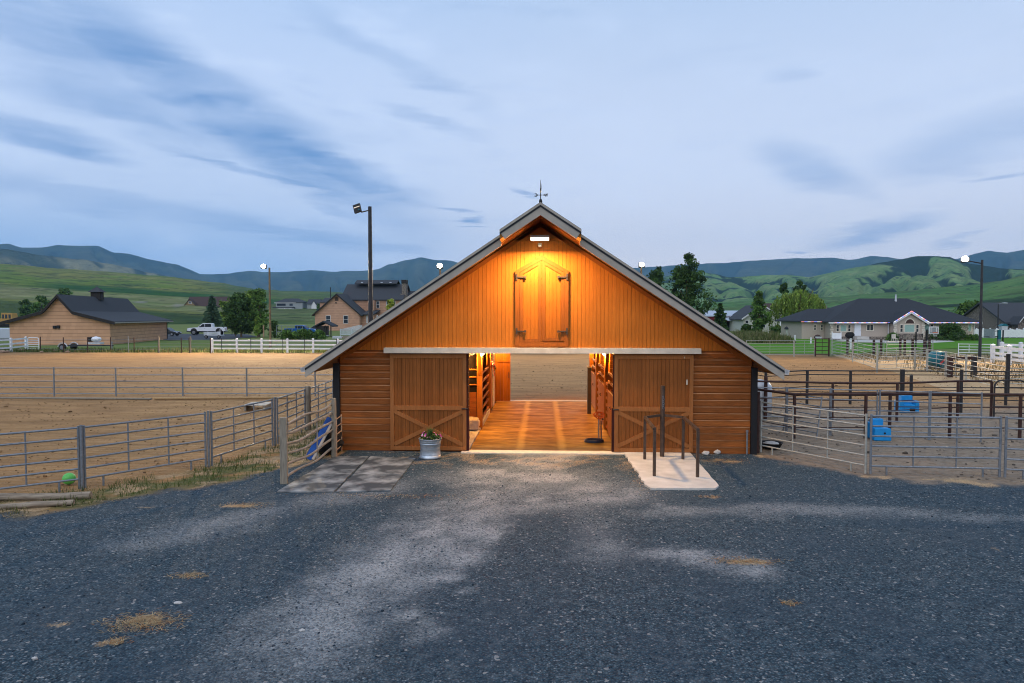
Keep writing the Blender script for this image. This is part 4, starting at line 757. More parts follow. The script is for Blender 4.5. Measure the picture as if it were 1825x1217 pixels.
def halter(y, z, col1, col2, label):
    t = thing('halter', label, 'halter', (XL + 0.10, y, z)); MB().tube([(0, 0.10 * math.cos(a), 0.14 * math.sin(a)) for a in np.linspace(0, 2 * PI, 14)], 0.018, 6).build('noseband', col1, t); MB().tube([(0.02, 0.02, 0.12), (0.03, 0.08, -0.02), (0.02, 0.05, -0.26), (0.05, 0.0, -0.42)], 0.016, 6).build('lead_rope', col2, t); MB().tube([(0.03, -0.09, 0.02), (0.05, 0, -0.05), (0.03, 0.1, 0.02)], 0.03, 6).build('cheek_strap', col2, t)
halter(7.05, 1.82, 'red', 'trim_white', 'red and white halter hanging on the left aisle post'); halter(7.75, 1.75, 'orange', 'red', 'orange halter with a red rope on the tack wall'); halter(8.35, 1.62, 'straw', 'straw', 'tan halter hanging beside the pale tack door')
bg_ = MB().blob((0, 0, 0.19), (0.30, 0.36, 0.20), 2, 0.05); bg_.box(-0.27, 0.25, -0.33, 0.3, 0.02, 0.33); tag(bg_.build('feed_bag', 'bag', None, (gp(843, 771)[0] - 0.1, gp(843, 771)[1] + 0.3, 0.06), 0.1, 0.06), 'pale plastic feed bag lying in the open bay', 'bag')

# ------------------------------------------------------------------ just outside the doors
tx, ty = gp(767, 816); t = thing('planter', 'galvanised wash tub planted with pink flowers by the left barn door', 'planter', (tx, ty, 0))
MB().lathe([(0.0, 0.01), (0.265, 0.01), (0.285, 0.02), (0.275, 0.05), (0.268, 0.085), (0.262, 0.088), (0.262, 0.10), (0.255, 0.14), (0.247, 0.245), (0.25, 0.25), (0.25, 0.262), (0.262, 0.37), (0.268, 0.375), (0.268, 0.388), (0.264, 0.392), (0.272, 0.42), (0.278, 0.424), (0.278, 0.436), (0.284, 0.49), (0.292, 0.495), (0.292, 0.51), (0.27, 0.505), (0.262, 0.44), (0.0, 0.44)], seg=36).build('tub', 'tub_metal', t)
MB().lathe([(0.262, 0.44), (0.15, 0.47), (0.0, 0.475)], seg=20).build('soil', 'soil', t)
def leafcloud(name, mat, n, cen, rad, size, pal, parent):
    d = RNG.normal(size=(n, 3)); d /= np.linalg.norm(d, axis=1)[:, None]; p = np.array(cen) + d * np.array(rad) * (RNG.random((n, 1)) ** 0.4)
    a = RNG.normal(size=(n, 3)); a /= np.linalg.norm(a, axis=1)[:, None]; b = np.cross(a, RNG.normal(size=(n, 3))); b /= np.linalg.norm(b, axis=1)[:, None]; s = size * RNG.uniform(0.6, 1.4, (n, 1))
    V = np.stack([p - a * s, p + b * s * 0.5, p + a * s, p - b * s * 0.5], 1).reshape(-1, 3); c = np.repeat(np.array(pal)[RNG.integers(0, len(pal), n)] * RNG.uniform(0.7, 1.25, (n, 1)), 4, 0)
    return fastmesh(name, V, np.arange(4 * n).reshape(-1, 4), mat, c, parent)
leafcloud('foliage', 'leaf', 520, (0, 0, 0.54), (0.27, 0.24, 0.09), 0.035, [(0.06, 0.13, 0.025), (0.03, 0.08, 0.02), (0.11, 0.17, 0.04)], t)
sp = MB()
for i in range(46):
    a = random.uniform(0, 2 * PI); r_ = random.uniform(0.02, 0.13); h = random.uniform(0.22, 0.34); sp.tube([(0.0, 0, 0.47), (math.cos(a) * r_ * 0.5, math.sin(a) * r_ * 0.5, 0.47 + h * 0.7), (math.cos(a) * r_ * 1.3, math.sin(a) * r_ * 1.3, 0.47 + h)], [0.006, 0.005, 0.001], 4, False)
sp.build('spike_grass', 'leaf_small', t)
for i in range(34):
    a = random.uniform(0, 2 * PI); r_ = random.uniform(0.12, 0.30); z = 0.56 + random.uniform(-0.05, 0.12) * (1 if r_ > .2 else .6)
    fl = MB(); nrm = Vector((math.cos(a) * 0.6, math.sin(a) * 0.6 - 0.5, 0.7)).normalized(); u_ = nrm.orthogonal().normalized(); w__ = nrm.cross(u_); c = Vector((math.cos(a) * r_, math.sin(a) * r_ * 0.9, z)); s = random.uniform(0.022, 0.034)
    fl.add([c + nrm * -0.012] + [c + (u_ * math.cos(2 * PI * k / 10) + w__ * math.sin(2 * PI * k / 10)) * s * (1.0 if k % 2 else 0.8) for k in range(10)], [(0, 1 + k, 1 + (k + 1) % 10) for k in range(10)]); fl.build('flower', random.choice(['pink', 'pink', 'pink', 'purple', 'trim_white'] if i % 3 else ['purple', 'pink']), t)
# concrete pad and the pipe stocks on it
def ragged(pts, amp, n):
    out = []
    for i in range(len(pts)):
        a, b = pts[i], pts[(i + 1) % len(pts)]; am, nn = (amp[i], n[i])
        for k in range(nn):
            f = k / nn; j = random.uniform(-am, am) if k else 0; dx, dy = b[0] - a[0], b[1] - a[1]; l_ = math.hypot(dx, dy); out.append((a[0] + dx * f - dy / l_ * j, a[1] + dy * f + dx / l_ * j))
    return out
pad = [gp(1112, 808), gp(1149, 866), gp(1160, 873), gp(1275, 873), gp(1281, 868), gp(1230, 809)]
pp = ragged(pad, [0.035, 0.01, 0.015, 0.0, 0.012, 0], [26, 3, 16, 1, 10, 1]); kind(MB().prism(pp[::-1], -0.03, 0.038, 'z').build('concrete_pad', 'concrete'), 'structure')
sx_, sy_ = gp(1180, 816); st = thing('tie_stocks', 'rusty pipe tie stocks with a tall hitching post on the white pad', 'stocks', (sx_, sy_, 0.038)); rel = lambda px, py: (gp(px, py)[0] - sx_, gp(px, py)[1] - sy_)
MB().tube([(0, 0, 0), (0, 0, 1.80)], 0.058, 14).build('post', 'stock_pipe', st)
fl_, bl_, br_, fr_ = rel(1166, 851), rel(1149, 821), rel(1217, 821), rel(1243, 853); zt = 1.05
for p in (fl_, bl_, br_, fr_): MB().box(p[0] - 0.032, p[0] + 0.032, p[1] - 0.032, p[1] + 0.032, 0, zt - 0.03).build('leg', 'stock_pipe', st)
for a, b in ((fl_, bl_), (bl_, (-0.05, 0)), ((0.05, 0), br_), (br_, fr_)): MB().bar((a[0], a[1], zt), (b[0], b[1], zt), 0.07, 0.055).build('rail', 'stock_pipe', st)
ch = MB(); [ch.tube([(0.02 * math.cos(a) + 0.01 * (i % 2), -0.065, 1.52 - i * 0.055 + 0.03 * math.sin(a)) for a in np.linspace(0, 2 * PI, 9)], 0.006, 5) for i in range(6)]; ch.build('chain', 'galv', st)
# rubber mats
A0, A1, B0, B1, C0, C1 = gp(492, 878.5), gp(599, 814.5), gp(594, 878.5), gp(658, 814.5), gp(696, 876), gp(741, 818); mx = lambda a, b, f: (a[0] + (b[0] - a[0]) * f, a[1] + (b[1] - a[1]) * f)
Am, Bm, Cm = mx(A0, A1, 0.44), mx(B0, B1, 0.44), mx(C0, C1, 0.44); B0b, B1b, Bmb = (B0[0] + 0.05, B0[1]), (B1[0] + 0.03, B1[1]), (Bm[0] + 0.05, Bm[1])
for q, lb in (([A0, B0, Bm, Am], 'near left grey rubber mat next to the wooden gate post'), ([Am, Bm, B1, A1], 'far left rubber mat touching the barn foot'), ([B0b, C0, Cm, Bmb], 'near right dark rubber mat in front of the planter'), ([Bmb, Cm, C1, B1b], 'far right rubber mat beside the flower planter')):
    cx = sum(p[0] for p in q) / 4; cy = sum(p[1] for p in q) / 4; q = [(cx + (p[0] - cx) * 0.985, cy + (p[1] - cy) * 0.985) for p in q]
    q = [mx(q[i], q[(i + 1) % 4], k / 5) for i in range(4) for k in range(5)]; q = [(x - cx + random.uniform(-.012, .012), y - cy + random.uniform(-.012, .012)) for x, y in q]
    o = MB().prism(q, 0.0, 0.024, 'z').build('rubber_mat', 'rubber', None, (cx, cy, 0.004)); tag(o, lb, 'mat', 'rubber mats laid by the barn wall')
t = thing('standpipe', 'thin grey pipe stub against the right end of the barn front', 'pipe', (*gp(1331, 810), 0)); MB().tube([(0, 0, 0), (0, 0, 0.58)], 0.022, 8).build('pipe', 'galv', t); MB().tube([(0, 0, 0.58), (0, 0, 0.64)], 0.034, 8).build('cap', 'galv', t)

# ------------------------------------------------------------------ fences
def panel(name, label, cat, p0, p1, h, nr, nst, mat, r=0.022, zb=0.2, group=None, re=None, ends=True, feet=False, bow=False):
    dx, dy = p1[0] - p0[0], p1[1] - p0[1]; Ln = math.hypot(dx, dy); t = thing(name, label, cat, (p0[0], p0[1], 0), math.atan2(dy, dx), group); re = re or r * 1.25
    if bow:
        k = 0.22; MB().tube([(0, 0, 0.08), (0, 0, h - k)] + [(k - k * math.cos(a), 0, h - k + k * math.sin(a)) for a in np.linspace(0.2, 1.57, 5)] + [(Ln - k + k * math.sin(a), 0, h - k + k * math.cos(a)) for a in np.linspace(0, 1.4, 5)] + [(Ln, 0, h - k), (Ln, 0, 0.08)], re, 8).build('frame', mat, t)
    for i in range(nr):
        z = zb + (h - r - zb) * i / max(1, nr - 1)
        if bow and i == nr - 1: continue
        MB().tube([(re * 0.6, 0, z), (Ln - re * 0.6, 0, z)], r, 8).build('rail', mat, t)
    if ends and not bow:
        for x in (0, Ln): MB().tube([(x, 0, 0.02), (x, 0, h + 0.02)], re, 8).build('end_post', mat, t)
    for i in range(nst):
        x = Ln * (i + 1) / (nst + 1); MB().tube([(x, 0, zb), (x, 0, h)], r * 0.8, 6).build('stay', mat, t)
    if feet:
        for x in (0.35, Ln - 0.35): MB().tube([(x, 0, 0), (x, 0, zb)], r, 6).build('foot', mat, t)
    return t
def fence(name, label, cat, pts, h, rails, mat, rail, postw, postmat=None, group=None, posts=None, cap=False, round_=False, sag=0.0, toprail=None):
    """posts at the given points, rails running from the first to the last"""
    x0, y0 = pts[0]; t = thing(name, label, cat, (x0, y0, 0), 0, group); P = [(x - x0, y - y0) for x, y in pts]
    for i, (x, y) in enumerate(P):
        if posts is not None and not posts[i]: continue
        m = MB(); hh = h * random.uniform(0.99, 1.01)
        if round_: m.tube([(x, y, 0), (x, y, hh)], postw / 2, 8)
        else:
            m.box(x - postw / 2, x + postw / 2, y - postw / 2, y + postw / 2, 0, hh)
            if cap: m.add([(x - postw * .6, y - postw * .6, hh), (x + postw * .6, y - postw * .6, hh), (x + postw * .6, y + postw * .6, hh), (x - postw * .6, y + postw * .6, hh), (x, y, hh + postw * .4)], [(0, 1, 4), (1, 2, 4), (2, 3, 4), (3, 0, 4), (3, 2, 1, 0)])
        m.build('post', postmat or mat, t)
    for z in rails:
        if isinstance(rail, tuple):
            m = MB()
            for a, b in zip(P[:-1], P[1:]): m.bar((a[0], a[1], z), (b[0], b[1], z), rail[0], rail[1])
        else: m = MB().tube([(a[0], a[1], z) for a in P], toprail if (toprail and z == rails[-1]) else rail, 8)
        m.build('rail', mat, t)
    return t
GF = 'galvanised pipe panels along the left paddock'
for a, b, ns, lb in (((-165, 912), (142, 872.5), 2, 'grey pipe panel beside the green ball and the logs'), ((152, 871), (367, 833), 2, 'long grey pipe panel right of the green ball'), ((378, 831), (486, 795), 2, 'grey pipe panel in front of the wooden pallet'),
                     ((495, 792), (544, 767), 2, 'grey pipe panel behind the wooden gate post'), ((553, 763), (594, 742), 2, 'grey pipe panel running up to the black barn corner')):
    panel('corral_fence', lb, 'fence panel', gp(*a), gp(*b), 1.31, 6, ns, 'galv', 0.021, 0.22, GF, 0.026, feet=True)
for px, py, lb in ((147, 873, 'grey steel post between the two panels by the green ball'), (372.5, 832.5, 'grey steel post between the long panel and the pallet panel'), (490.5, 794, 'grey steel post behind the weathered wooden gate post')):
    x, y = gp(px, py); tag(MB().tube([(0, 0, 0), (0, 0, 1.35)], 0.030, 10).build('fence_post', 'galv', None, (x, y, 0)), lb, 'post')
x, y = gp(549, 765); tag(MB().tube([(0, 0, 0), (0, 0, 1.38)], 0.085, 10).build('fence_post', 'old_wood', None, (x, y, 0)), 'thick round wooden post in the left pipe fence near the barn', 'post')
# bowed tube gate beside the mats
g0, g1_ = gp(511, 862), gp(594, 813); dx, dy = g1_[0] - g0[0], g1_[1] - g0[1]; Lg = math.hypot(dx, dy); t = thing('tube_gate', 'bent grey tube gate beside the rubber mats', 'gate', (*g0, 0), math.atan2(dy, dx))
for i in range(6):
    z = 0.16 + i * 0.235; w_ = 0.05 if i == 5 else 0.02
    MB().tube([(x * Lg, 0.02 * math.sin(x * 9 + i), z + 0.07 * math.sin(x * 3.0) * (0.6 + i * 0.12) * -1 + 0.07 * x + w_ * math.sin(x * 7 + i)) for x in np.linspace(0, 1, 14)], 0.03, 8).build('rail', 'grey_tube', t)
MB().tube([(Lg * 0.62, 0, 0.12), (Lg * 0.62, 0, 1.25)], 0.018, 6).build('stay', 'grey_tube', t)
x, y = gp(506.5, 862); tag(MB().box(-0.075, 0.075, -0.06, 0.06, 0, 1.43).build('gate_post', 'old_wood', None, (x, y, 0), 0.2, 0.008), 'weathered square wooden gate post at the corner of the mats', 'post')
x, y = gp(499.5, 860); tag(MB().tube([(0, 0, 0), (0, 0, 1.36)], 0.025, 8).build('gate_post', 'black_metal', None, (x, y + 0.05, 0)), 'thin black steel post against the wooden gate post', 'post')
x, y = gp(596, 814); tag(MB().tube([(0, 0, 0), (0, 0, 1.50)], [0.075, 0.06], 9).build('gate_post', 'old_wood', None, (x, y, 0)), 'grey wooden post at the barn corner behind the rusty panel', 'post')
panel('rusty_fence', 'short rusty panel tied to the black barn corner', 'fence panel', gp(600, 816), gp(609, 807), 1.0, 5, 0, 'rust', 0.014, 0.2)
x, y = gp(549, 820); t = thing('blue_board', 'blue board leaning behind the bent tube gate', 'board', (x, y, 0)); m = MB(); m.bar((0, 0, 0.03), (0.40, 0.55, 0.98), 0.17, 0.05, (0, 1, 0.4)); m.build('board', 'blue_tarp', t); m = MB(); m.bar((0.13, -0.02, 0.02), (0.52, 0.5, 0.98), 0.06, 0.05, (0, 1, 0)); m.build('batten', 'pallet', t)
x, y = gp(580, 812); tag(MB().blob((0, 0, 0.34), (0.34, 0.42, 0.44), 2, 0.16).build('tarp_heap', 'cloth_black', None, (x, y + 0.3, 0)), 'black tarp heap at the left barn corner', 'tarp')
# arena: middle pipe fence, ground pole, mounting platform
fence('arena_fence', 'long five rail grey pipe fence across the left arena', 'fence', [gp(q, 706) for q in (-260, -140, -20, 97, 207, 326, 440, 562, 640)], 1.30, [0.12, 0.40, 0.68, 0.96, 1.27], 'galv', 0.021, 0.07, round_=True)
p0, p1 = gp(276, 712), gp(527, 710); tag(MB().tube([(p0[0], p0[1], 0.045), (p1[0], p1[1], 0.045)], 0.05, 10).build('ground_pole', 'straw'), 'long pale pole lying on the ground below the arena fence', 'pole')
p0, p1 = gp(-60, 709.5), gp(270, 711.5); tag(MB().tube([(p0[0], p0[1], 0.02), (p1[0], p1[1], 0.02)], 0.045, 8).build('ground_pole', 'old_wood'), 'dull half buried pole on the ground in the left arena', 'pole')
x, y = gp(461, 729); t = thing('pallet', 'low pale wooden platform standing in the arena', 'platform', (x, y, 0), 0.08)
m = MB(); [m.box(-0.42 + i * 0.17, -0.42 + i * 0.17 + 0.16, -0.5, 0.5, 0.19, 0.22) for i in range(5)]; m.build('deck', 'pallet', t)
for s in (-1, 1): MB().box(s * 0.36 - 0.04, s * 0.36 + 0.04, -0.48, 0.48, 0, 0.188).build('leg', 'old_wood', t)
y = gp(123, 868)[1] + 0.22; x = yp(123, 852, y)[0]; b = MB().blob((0, 0, 0.125), (0.128, 0.128, 0.125), 3).build('ball', 'ball_green', None, (x, y, 0)); tag(b, 'bright green rubber ball behind the left pipe panel', 'ball')
for (a, b), r_, lb in ((((-160, 897), (162, 888)), 0.072, 'long weathered log at the foot of the left pipe panel'), (((-160, 918), (132, 899)), 0.055, 'darker half buried log in front of the longer log')):
    p0, p1 = gp(*a), gp(*b); n = 12; dx, dy = p1[0] - p0[0], p1[1] - p0[1]; Ln = math.hypot(dx, dy)
    tag(MB().tube([(Ln * k / n, random.uniform(-.012, .012), r_ * 0.9 + random.uniform(-.012, .012)) for k in range(n + 1)], [r_ * random.uniform(0.88, 1.08) for k in range(n + 1)], 12).build('log', 'log_wood', None, (*p0, 0), math.atan2(dy, dx)), lb, 'log')
# far side of the left arena
YF = gp(600, 629)[1]; xs_ = [yp(q, 600, YF)[0] for q in (378, 422, 466, 512, 558, 602, 646, 690, 735, 780, 825, 870, 938, 981, 1025, 1069)]
fence('white_fence', 'long white three rail fence on the far side of the arena', 'fence', [(x, YF) for x in xs_], 1.38, [0.42, 0.80, 1.20], 'vinyl', (0.05, 0.15), 0.16, cap=True)
YW = YF - 0.7; fence('wire_fence', 'thin wire fence on slim dark posts in front of the white fence', 'fence', [(yp(q, 610, YW)[0], YW) for q in (395, 447, 504, 543, 600, 660)], 1.42, [0.35, 0.7, 1.05], 'galv', 0.006, 0.07, 'dark_pipe', round_=True)
fence('wire_fence', 'rusty post wire fence in front of the tan shed', 'fence', [(yp(q, 610, gp(q, b_)[1])[0], gp(q, b_)[1]) for q, b_ in ((72, 626), (113, 628), (156, 628), (197, 627.5), (239, 628), (282, 629), (323, 629), (337, 629), (375, 629.5))], 1.5, [0.3, 0.62, 0.95, 1.28], 'galv', 0.008, 0.09, 'rust_pipe', round_=True)
for q, b_, lb in ((229, 628, 'slim pale steel post in the wire fence'), (283.5, 629, 'thick grey wooden post in the wire fence'), (340, 629, 'grey wooden post doubled by a dark post')):
    x, y = gp(q, b_); tag(MB().tube([(0, 0, 0), (0, 0, 1.62)], 0.035 if q == 229 else 0.06, 8).build('fence_post', 'galv' if q == 229 else 'old_wood', None, (x, y, 0)), lb, 'post')
fence('white_fence', 'short white rail fence at the left edge of the photo', 'fence', [gp(-60, 632), gp(-20, 630), gp(20, 627), gp(46.5, 623.5)], 1.36, [0.42, 0.80, 1.22], 'vinyl', (0.05, 0.15), 0.17, cap=True)
panel('white_gate', 'small white rounded gate beside the short white fence', 'gate', gp(50, 624), gp(69.5, 624.5), 1.32, 6, 0, 'vinyl', 0.03, 0.15, bow=True)
for q, b_, s, lb in ((4, 629, 0.35, 'large reddish rock under the short white fence'), (13, 628, 0.25, 'grey rock next to the reddish rock'), (37, 625.5, 0.3, 'tan rock before the white gate'), (74, 628, 0.18, 'small tan rock right of the white gate'), (98, 626, 0.2, 'pale rock by the wire fence'), (120, 628, 0.22, 'pink rock near the trailer wheel')):
    x, y = gp(q, b_); tag(MB().blob((0, 0, s * 0.35), (s, s * 0.7, s * 0.5), 1, 0.18).build('rock', 'rock', None, (x, y, 0)), lb, 'rock', 'rocks along the arena edge')
# right hand paddocks: galvanised front panels
GR_ = 'galvanised front panels of the right paddock'
panel('field_gate', 'pale pipe gate hung beside the right barn corner', 'gate', gp(1356, 807), gp(1542, 845), 1.36, 6, 2, 'galv_warm', 0.021, 0.2, GR_, 0.028, feet=True)
panel('field_gate', 'grey pipe panel in front of the nearest blue waterer', 'fence panel', gp(1551, 846), gp(1781, 851), 1.36, 6, 2, 'galv', 0.021, 0.2, GR_, 0.028, feet=True)
panel('field_gate', 'grey pipe panel cut by the right edge of the photo', 'fence panel', gp(1791, 852), gp(2010, 864), 1.36, 6, 2, 'galv', 0.021, 0.2, GR_, 0.028, feet=True)
x, y = gp(1349.5, 807); tag(MB().tube([(0, 0, 0), (0, 0, 1.62)], 0.055, 10).build('fence_post', 'rust_pipe', None, (x, y, 0)), 'dark rusty post that carries the pale gate by the barn', 'post')
x, y = gp(1374, 799); t = thing('feed_tub', 'black rubber feed tub behind the pale gate', 'tub', (x, y, 0)); MB().lathe([(0, 0.01), (0.22, 0.01), (0.30, 0.16), (0.32, 0.17), (0.28, 0.16), (0.2, 0.05), (0, 0.04)], seg=20).build('tub', 'tyre', t); MB().blob((0, 0, 0.10), (0.22, 0.22, 0.10), 1, 0.1).build('feed', 'white_rock', t)
def rust_line(label, pts, h, ntop, rails, pm='rust_pipe', r=0.014, tr=0.04, pw=0.095): return fence('pipe_fence', label, 'fence', pts, h, rails + [h], pm, r, pw, pm, 'brown pipe fences of the right paddock', round_=True, toprail=tr)
b1 = [(yp(1340, 700, 3.9)[0], 3.9)] + [gp(*q) for q in ((1415, 781), (1542, 781), (1585, 780), (1692, 781), (1817, 782), (1930, 783))]
rust_line('nearest brown pipe fence with a heavy top rail in the right paddock', b1, 1.30, 0, [0.32, 0.62, 0.92])
b2 = [(yp(1340, 700, 6.2)[0], 6.2)] + [gp(*q) for q in ((1483, 751), (1598, 752), (1706, 746), (1766, 746))]
rust_line('second brown pipe fence behind the blue waterer', b2, 1.32, 0, [0.40, 0.72, 1.0], tr=0.036)
b3 = [(yp(1340, 700, 10.6)[0], 10.6)] + [gp(*q) for q in ((1364, 724), (1438, 719), (1515, 720), (1606, 720), (1712, 721), (1792, 722), (1900, 724))]
rust_line('farthest dark pipe fence at the edge of the sand', b3, 1.36, 0, [0.35, 0.7, 1.2], 'dark_pipe', 0.018, 0.026, 0.12)
for q, b_, h_, lb in ((1364, 746, 1.5, 'lone rusty post just right of the barn eave'), (1607, 722, 1.45, 'thick dark gate post behind the far blue feeder'), (1623, 728, 1.3, 'thin dark post right of the thick gate post'), (1712, 735, 1.6, 'tall dark post left of the rounded gate')):
    x, y = gp(q, b_); tag(MB().tube([(0, 0, 0), (0, 0, h_)], 0.09 if q == 1607 else 0.06, 10).build('fence_post', 'rust_pipe' if q == 1364 else 'dark_pipe', None, (x, y, 0)), lb, 'post')
panel('bow_gate', 'dark rounded pipe gate at the right edge', 'gate', gp(1771, 747), gp(1828, 748), 1.36, 6, 0, 'dark_pipe', 0.018, 0.22, bow=True, re=0.03)
IG = 'grey pipe panels inside the right paddock'
yq = 2.9
for a, b, lb in ((1342, 1405, 'grey inner panel nearest the right barn wall'), (1407, 1477, 'grey inner panel right of the one by the barn wall'), (1479, 1552, 'grey inner panel left of the near blue waterer'), (1556, 1632, 'grey inner panel in front of the far blue feeder'), (1634, 1710, 'grey inner panel left of the tall dark post')):
    panel('corral_fence', lb, 'fence panel', (yp(a, 700, yq)[0], yq + (1450 - a) * 0.004), (yp(b, 700, yq)[0], yq + (1450 - b) * 0.004), 1.42, 5, 0, 'galv', 0.017, 0.22, IG, 0.024)
p0, p1 = gp(1395, 772), gp(1455, 784); panel('leaning_fence', 'narrow grey panel standing askew behind the pale gate', 'fence panel', p0, p1, 1.25, 5, 0, 'galv', 0.015, 0.2, IG, 0.02).rotation_euler[0] = R(-9)
# blue waterers
x, y = gp(1567, 783); t = thing('waterer', 'bright blue plastic waterer with a round black drain hole', 'waterer', (x, y, 0), -0.05)
MB().prism([(-0.24, 0), (0.24, 0), (0.225, 0.36), (-0.225, 0.36)], -0.24, 0.24).build('basin', 'blue_plastic', t, bev=0.02); MB().box(-0.215, 0.12, 0.02, 0.2, 0.363, 0.60).build('lid', 'blue_plastic', t, bev=0.025); MB().box(-0.30, -0.226, -0.12, 0.2, 0.05, 0.50).build('side_tank', 'blue_plastic', t, bev=0.02); m = MB(); m.tube([(0.05, -0.245, 0.22), (0.05, -0.236, 0.22)], 0.03, 14); m.build('drain', 'black_metal', t)
x, y = gp(1615, 734); t = thing('feeder', 'bright blue plastic feeder shaped like a chair with a dark opening', 'feeder', (x, y, 0))
MB().box(-0.20, 0.20, -0.05, 0.22, 0, 0.62).build('back', 'blue_plastic', t, bev=0.02)
for s in (-1, 1): MB().box(s * 0.28 - 0.075, s * 0.28 + 0.075, -0.25, 0.20, 0, 0.44).build('side', 'blue_plastic', t, bev=0.03)
MB().box(-0.203, 0.203, -0.24, -0.053, 0, 0.30).build('seat', 'blue_plastic', t, bev=0.02); MB().box(0.0, 0.19, -0.252, -0.241, 0.02, 0.16).build('opening', 'dark_void', t)
# round pen and far runs
RP = 'pale pipe panels of the far right pens'
for a, b, h, lb in (((1330, 636), (1414, 636), 1.45, 'pale pipe panel at the grass edge behind the barn roof'), ((1416, 636), (1451, 635.5), 1.45, 'pale pipe panel left of the brown gate by the lawn'), ((1481, 634), (1519, 645), 1.5, 'pale pipe panel right of the brown gate'),
                    ((1520, 646), (1562, 662), 1.6, 'pale panel ending at the tall pale corner post'), ((1564, 663), (1629, 659), 1.5, 'pale panel left of the teal drum'), ((1631, 659), (1651, 663), 1.5, 'short pale panel right before the teal drum'),
                    ((1653, 664), (1684, 671), 1.5, 'pale panel in front of the teal drum'), ((1686, 672), (1720, 681), 1.5, 'pale panel just right of the teal drum'), ((1722, 682), (1792, 700), 1.5, 'long pale panel running to the right dark post'), ((1580, 641), (1662, 639), 1.5, 'pale panel behind the teal drum'), ((1483, 632), (1575, 636), 1.5, 'pale panel in front of the grey house patio'), ((1797, 690), (1900, 694), 1.5, 'pale panel at the right edge by the dry grass')):
    panel('pen_fence', lb, 'fence panel', gp(*a), gp(*b), h, 6, 1, 'galv_warm', 0.02, 0.2, RP, 0.03)
x, y = gp(1563, 664); tag(MB().tube([(0, 0, 0), (0, 0, 1.8)], 0.05, 8).build('fence_post', 'galv_warm', None, (x, y, 0)), 'tall pale corner post of the far pens', 'post')
x, y = gp(1795, 702); tag(MB().tube([(0, 0, 0), (0, 0, 1.85)], 0.09, 8).build('fence_post', 'dark_pipe', None, (x, y, 0)), 'tall dark post where the long pale panel ends', 'post')
panel('brown_gate', 'small brown pipe gate at the corner of the lawn', 'gate', gp(1453, 635.5), gp(1477, 635.5), 1.62, 5, 1, 'rust_pipe', 0.03, 0.2, None, 0.07)
fence('post_fence', 'dark wooden posts with pale rails below the grey house', 'fence', [gp(q, 632 + (q - 1500) * 0.02) for q in (1510, 1520, 1557, 1570, 1604, 1612, 1626, 1647, 1656)], 1.5, [0.5, 1.2], 'galv_warm', 0.025, 0.16, 'rust_pipe')
for i, (a, b) in enumerate((((1769, 646), (1868, 659)), ((1785, 640), (1890, 644)))):
    p0, p1 = gp(*a), gp(*b); fence('white_fence', ('nearer white vinyl fence stub at the right edge', 'farther white vinyl fence stub at the right edge')[i], 'fence', [(p0[0] + (p1[0] - p0[0]) * k / 3, p0[1] + (p1[1] - p0[1]) * k / 3) for k in range(4)], 1.4, [0.4, 0.75, 1.2], 'vinyl', (0.05, 0.2), 0.22, cap=True)
panel('white_gate', 'low white pipe gate left of the tall right lamp pole', 'gate', gp(1708, 634), gp(1765, 635), 1.1, 4, 2, 'vinyl', 0.03, 0.3)
for q, b_, t_, lb in ((1391, 602, 594, 'white marker post on the lawn left of the small shed'), (1416.5, 610, 597, 'white marker post in front of the small shed'), (1445, 613, 601, 'white marker post between the small shed and the grey house'), (1516, 622, 603, 'tall white post in front of the black grill'), (1369, 597, 591, 'white marker post behind the reeds')):
    x, y = gp(q, b_); tag(MB().box(-0.07, 0.07, -0.07, 0.07, 0, hgt(q, b_, t_)).build('marker_post', 'vinyl', None, (x, y, 0)), lb, 'post', 'white posts on the lawn')
# teal drum on its cradle
x, y = gp(1670, 657); t = thing('drum', 'round teal drum with a red stripe lying in the far pen', 'drum', (x, y, 0), R(28)); m = MB(); prof = [(-0.36, 0.50), (-0.33, 0.54), (0.33, 0.54), (0.36, 0.50)]
m.tube([(0, -0.42, 0.62), (0, -0.38, 0.62), (0, 0.38, 0.62), (0, 0.42, 0.62)], [0.50, 0.55, 0.55, 0.50], 28); m.build('shell', 'teal', t)
m = MB(); m.bar((-0.36, -0.432, 0.36), (0.26, -0.432, 0.72), 0.02, 0.13, (0, 0, 1)); m.build('stripe', 'red', t); m = MB(); [m.tube([(0, -0.425, 0.62), (0.48 * math.cos(a), -0.43, 0.62 + 0.48 * math.sin(a))], 0.014, 5) for a in np.linspace(0.3, 2 * PI + .3, 9)[:-1]]; m.build('ribs', 'dark_pipe', t); MB().box(-0.5, 0.5, -0.5, 0.5, 0, 0.10).build('cradle', 'dark_pipe', t)
x, y = gp(1706, 657); tag(MB().blob((0, 0, 0.16), (0.3, 0.2, 0.17), 1, 0.2).build('sack', 'cloth_black', None, (x, y, 0)), 'dark lump on the dry ground right of the teal drum', 'sack')
x, y = gp(1716, 672); t = thing('timber_frame', 'dark timber frame standing by the pale panels right of the drum', 'frame', (x, y, 0)); [MB().box(dx - 0.12, dx + 0.12, -0.1, 0.1, 0, 1.25).build('upright', 'rust_pipe' if dx < 0 else 'dark_pipe', t) for dx in (-0.75, 0.62)]; MB().box(-0.62, 0.5, -0.07, 0.07, 1.05, 1.2).build('crossbar', 'rust_pipe', t)
x, y = gp(1348, 742); t = thing('water_tank', 'white plastic tank half hidden by the right barn corner', 'tank', (x + 0.1, y, 0)); MB().lathe([(0, 0), (0.42, 0), (0.42, 1.1), (0.30, 1.28), (0.0, 1.34)], seg=20).build('shell', 'panel_plastic', t); MB().box(-0.5, 0.5, -0.5, 0.5, -0.02, 0.08).build('base', 'old_wood', t)

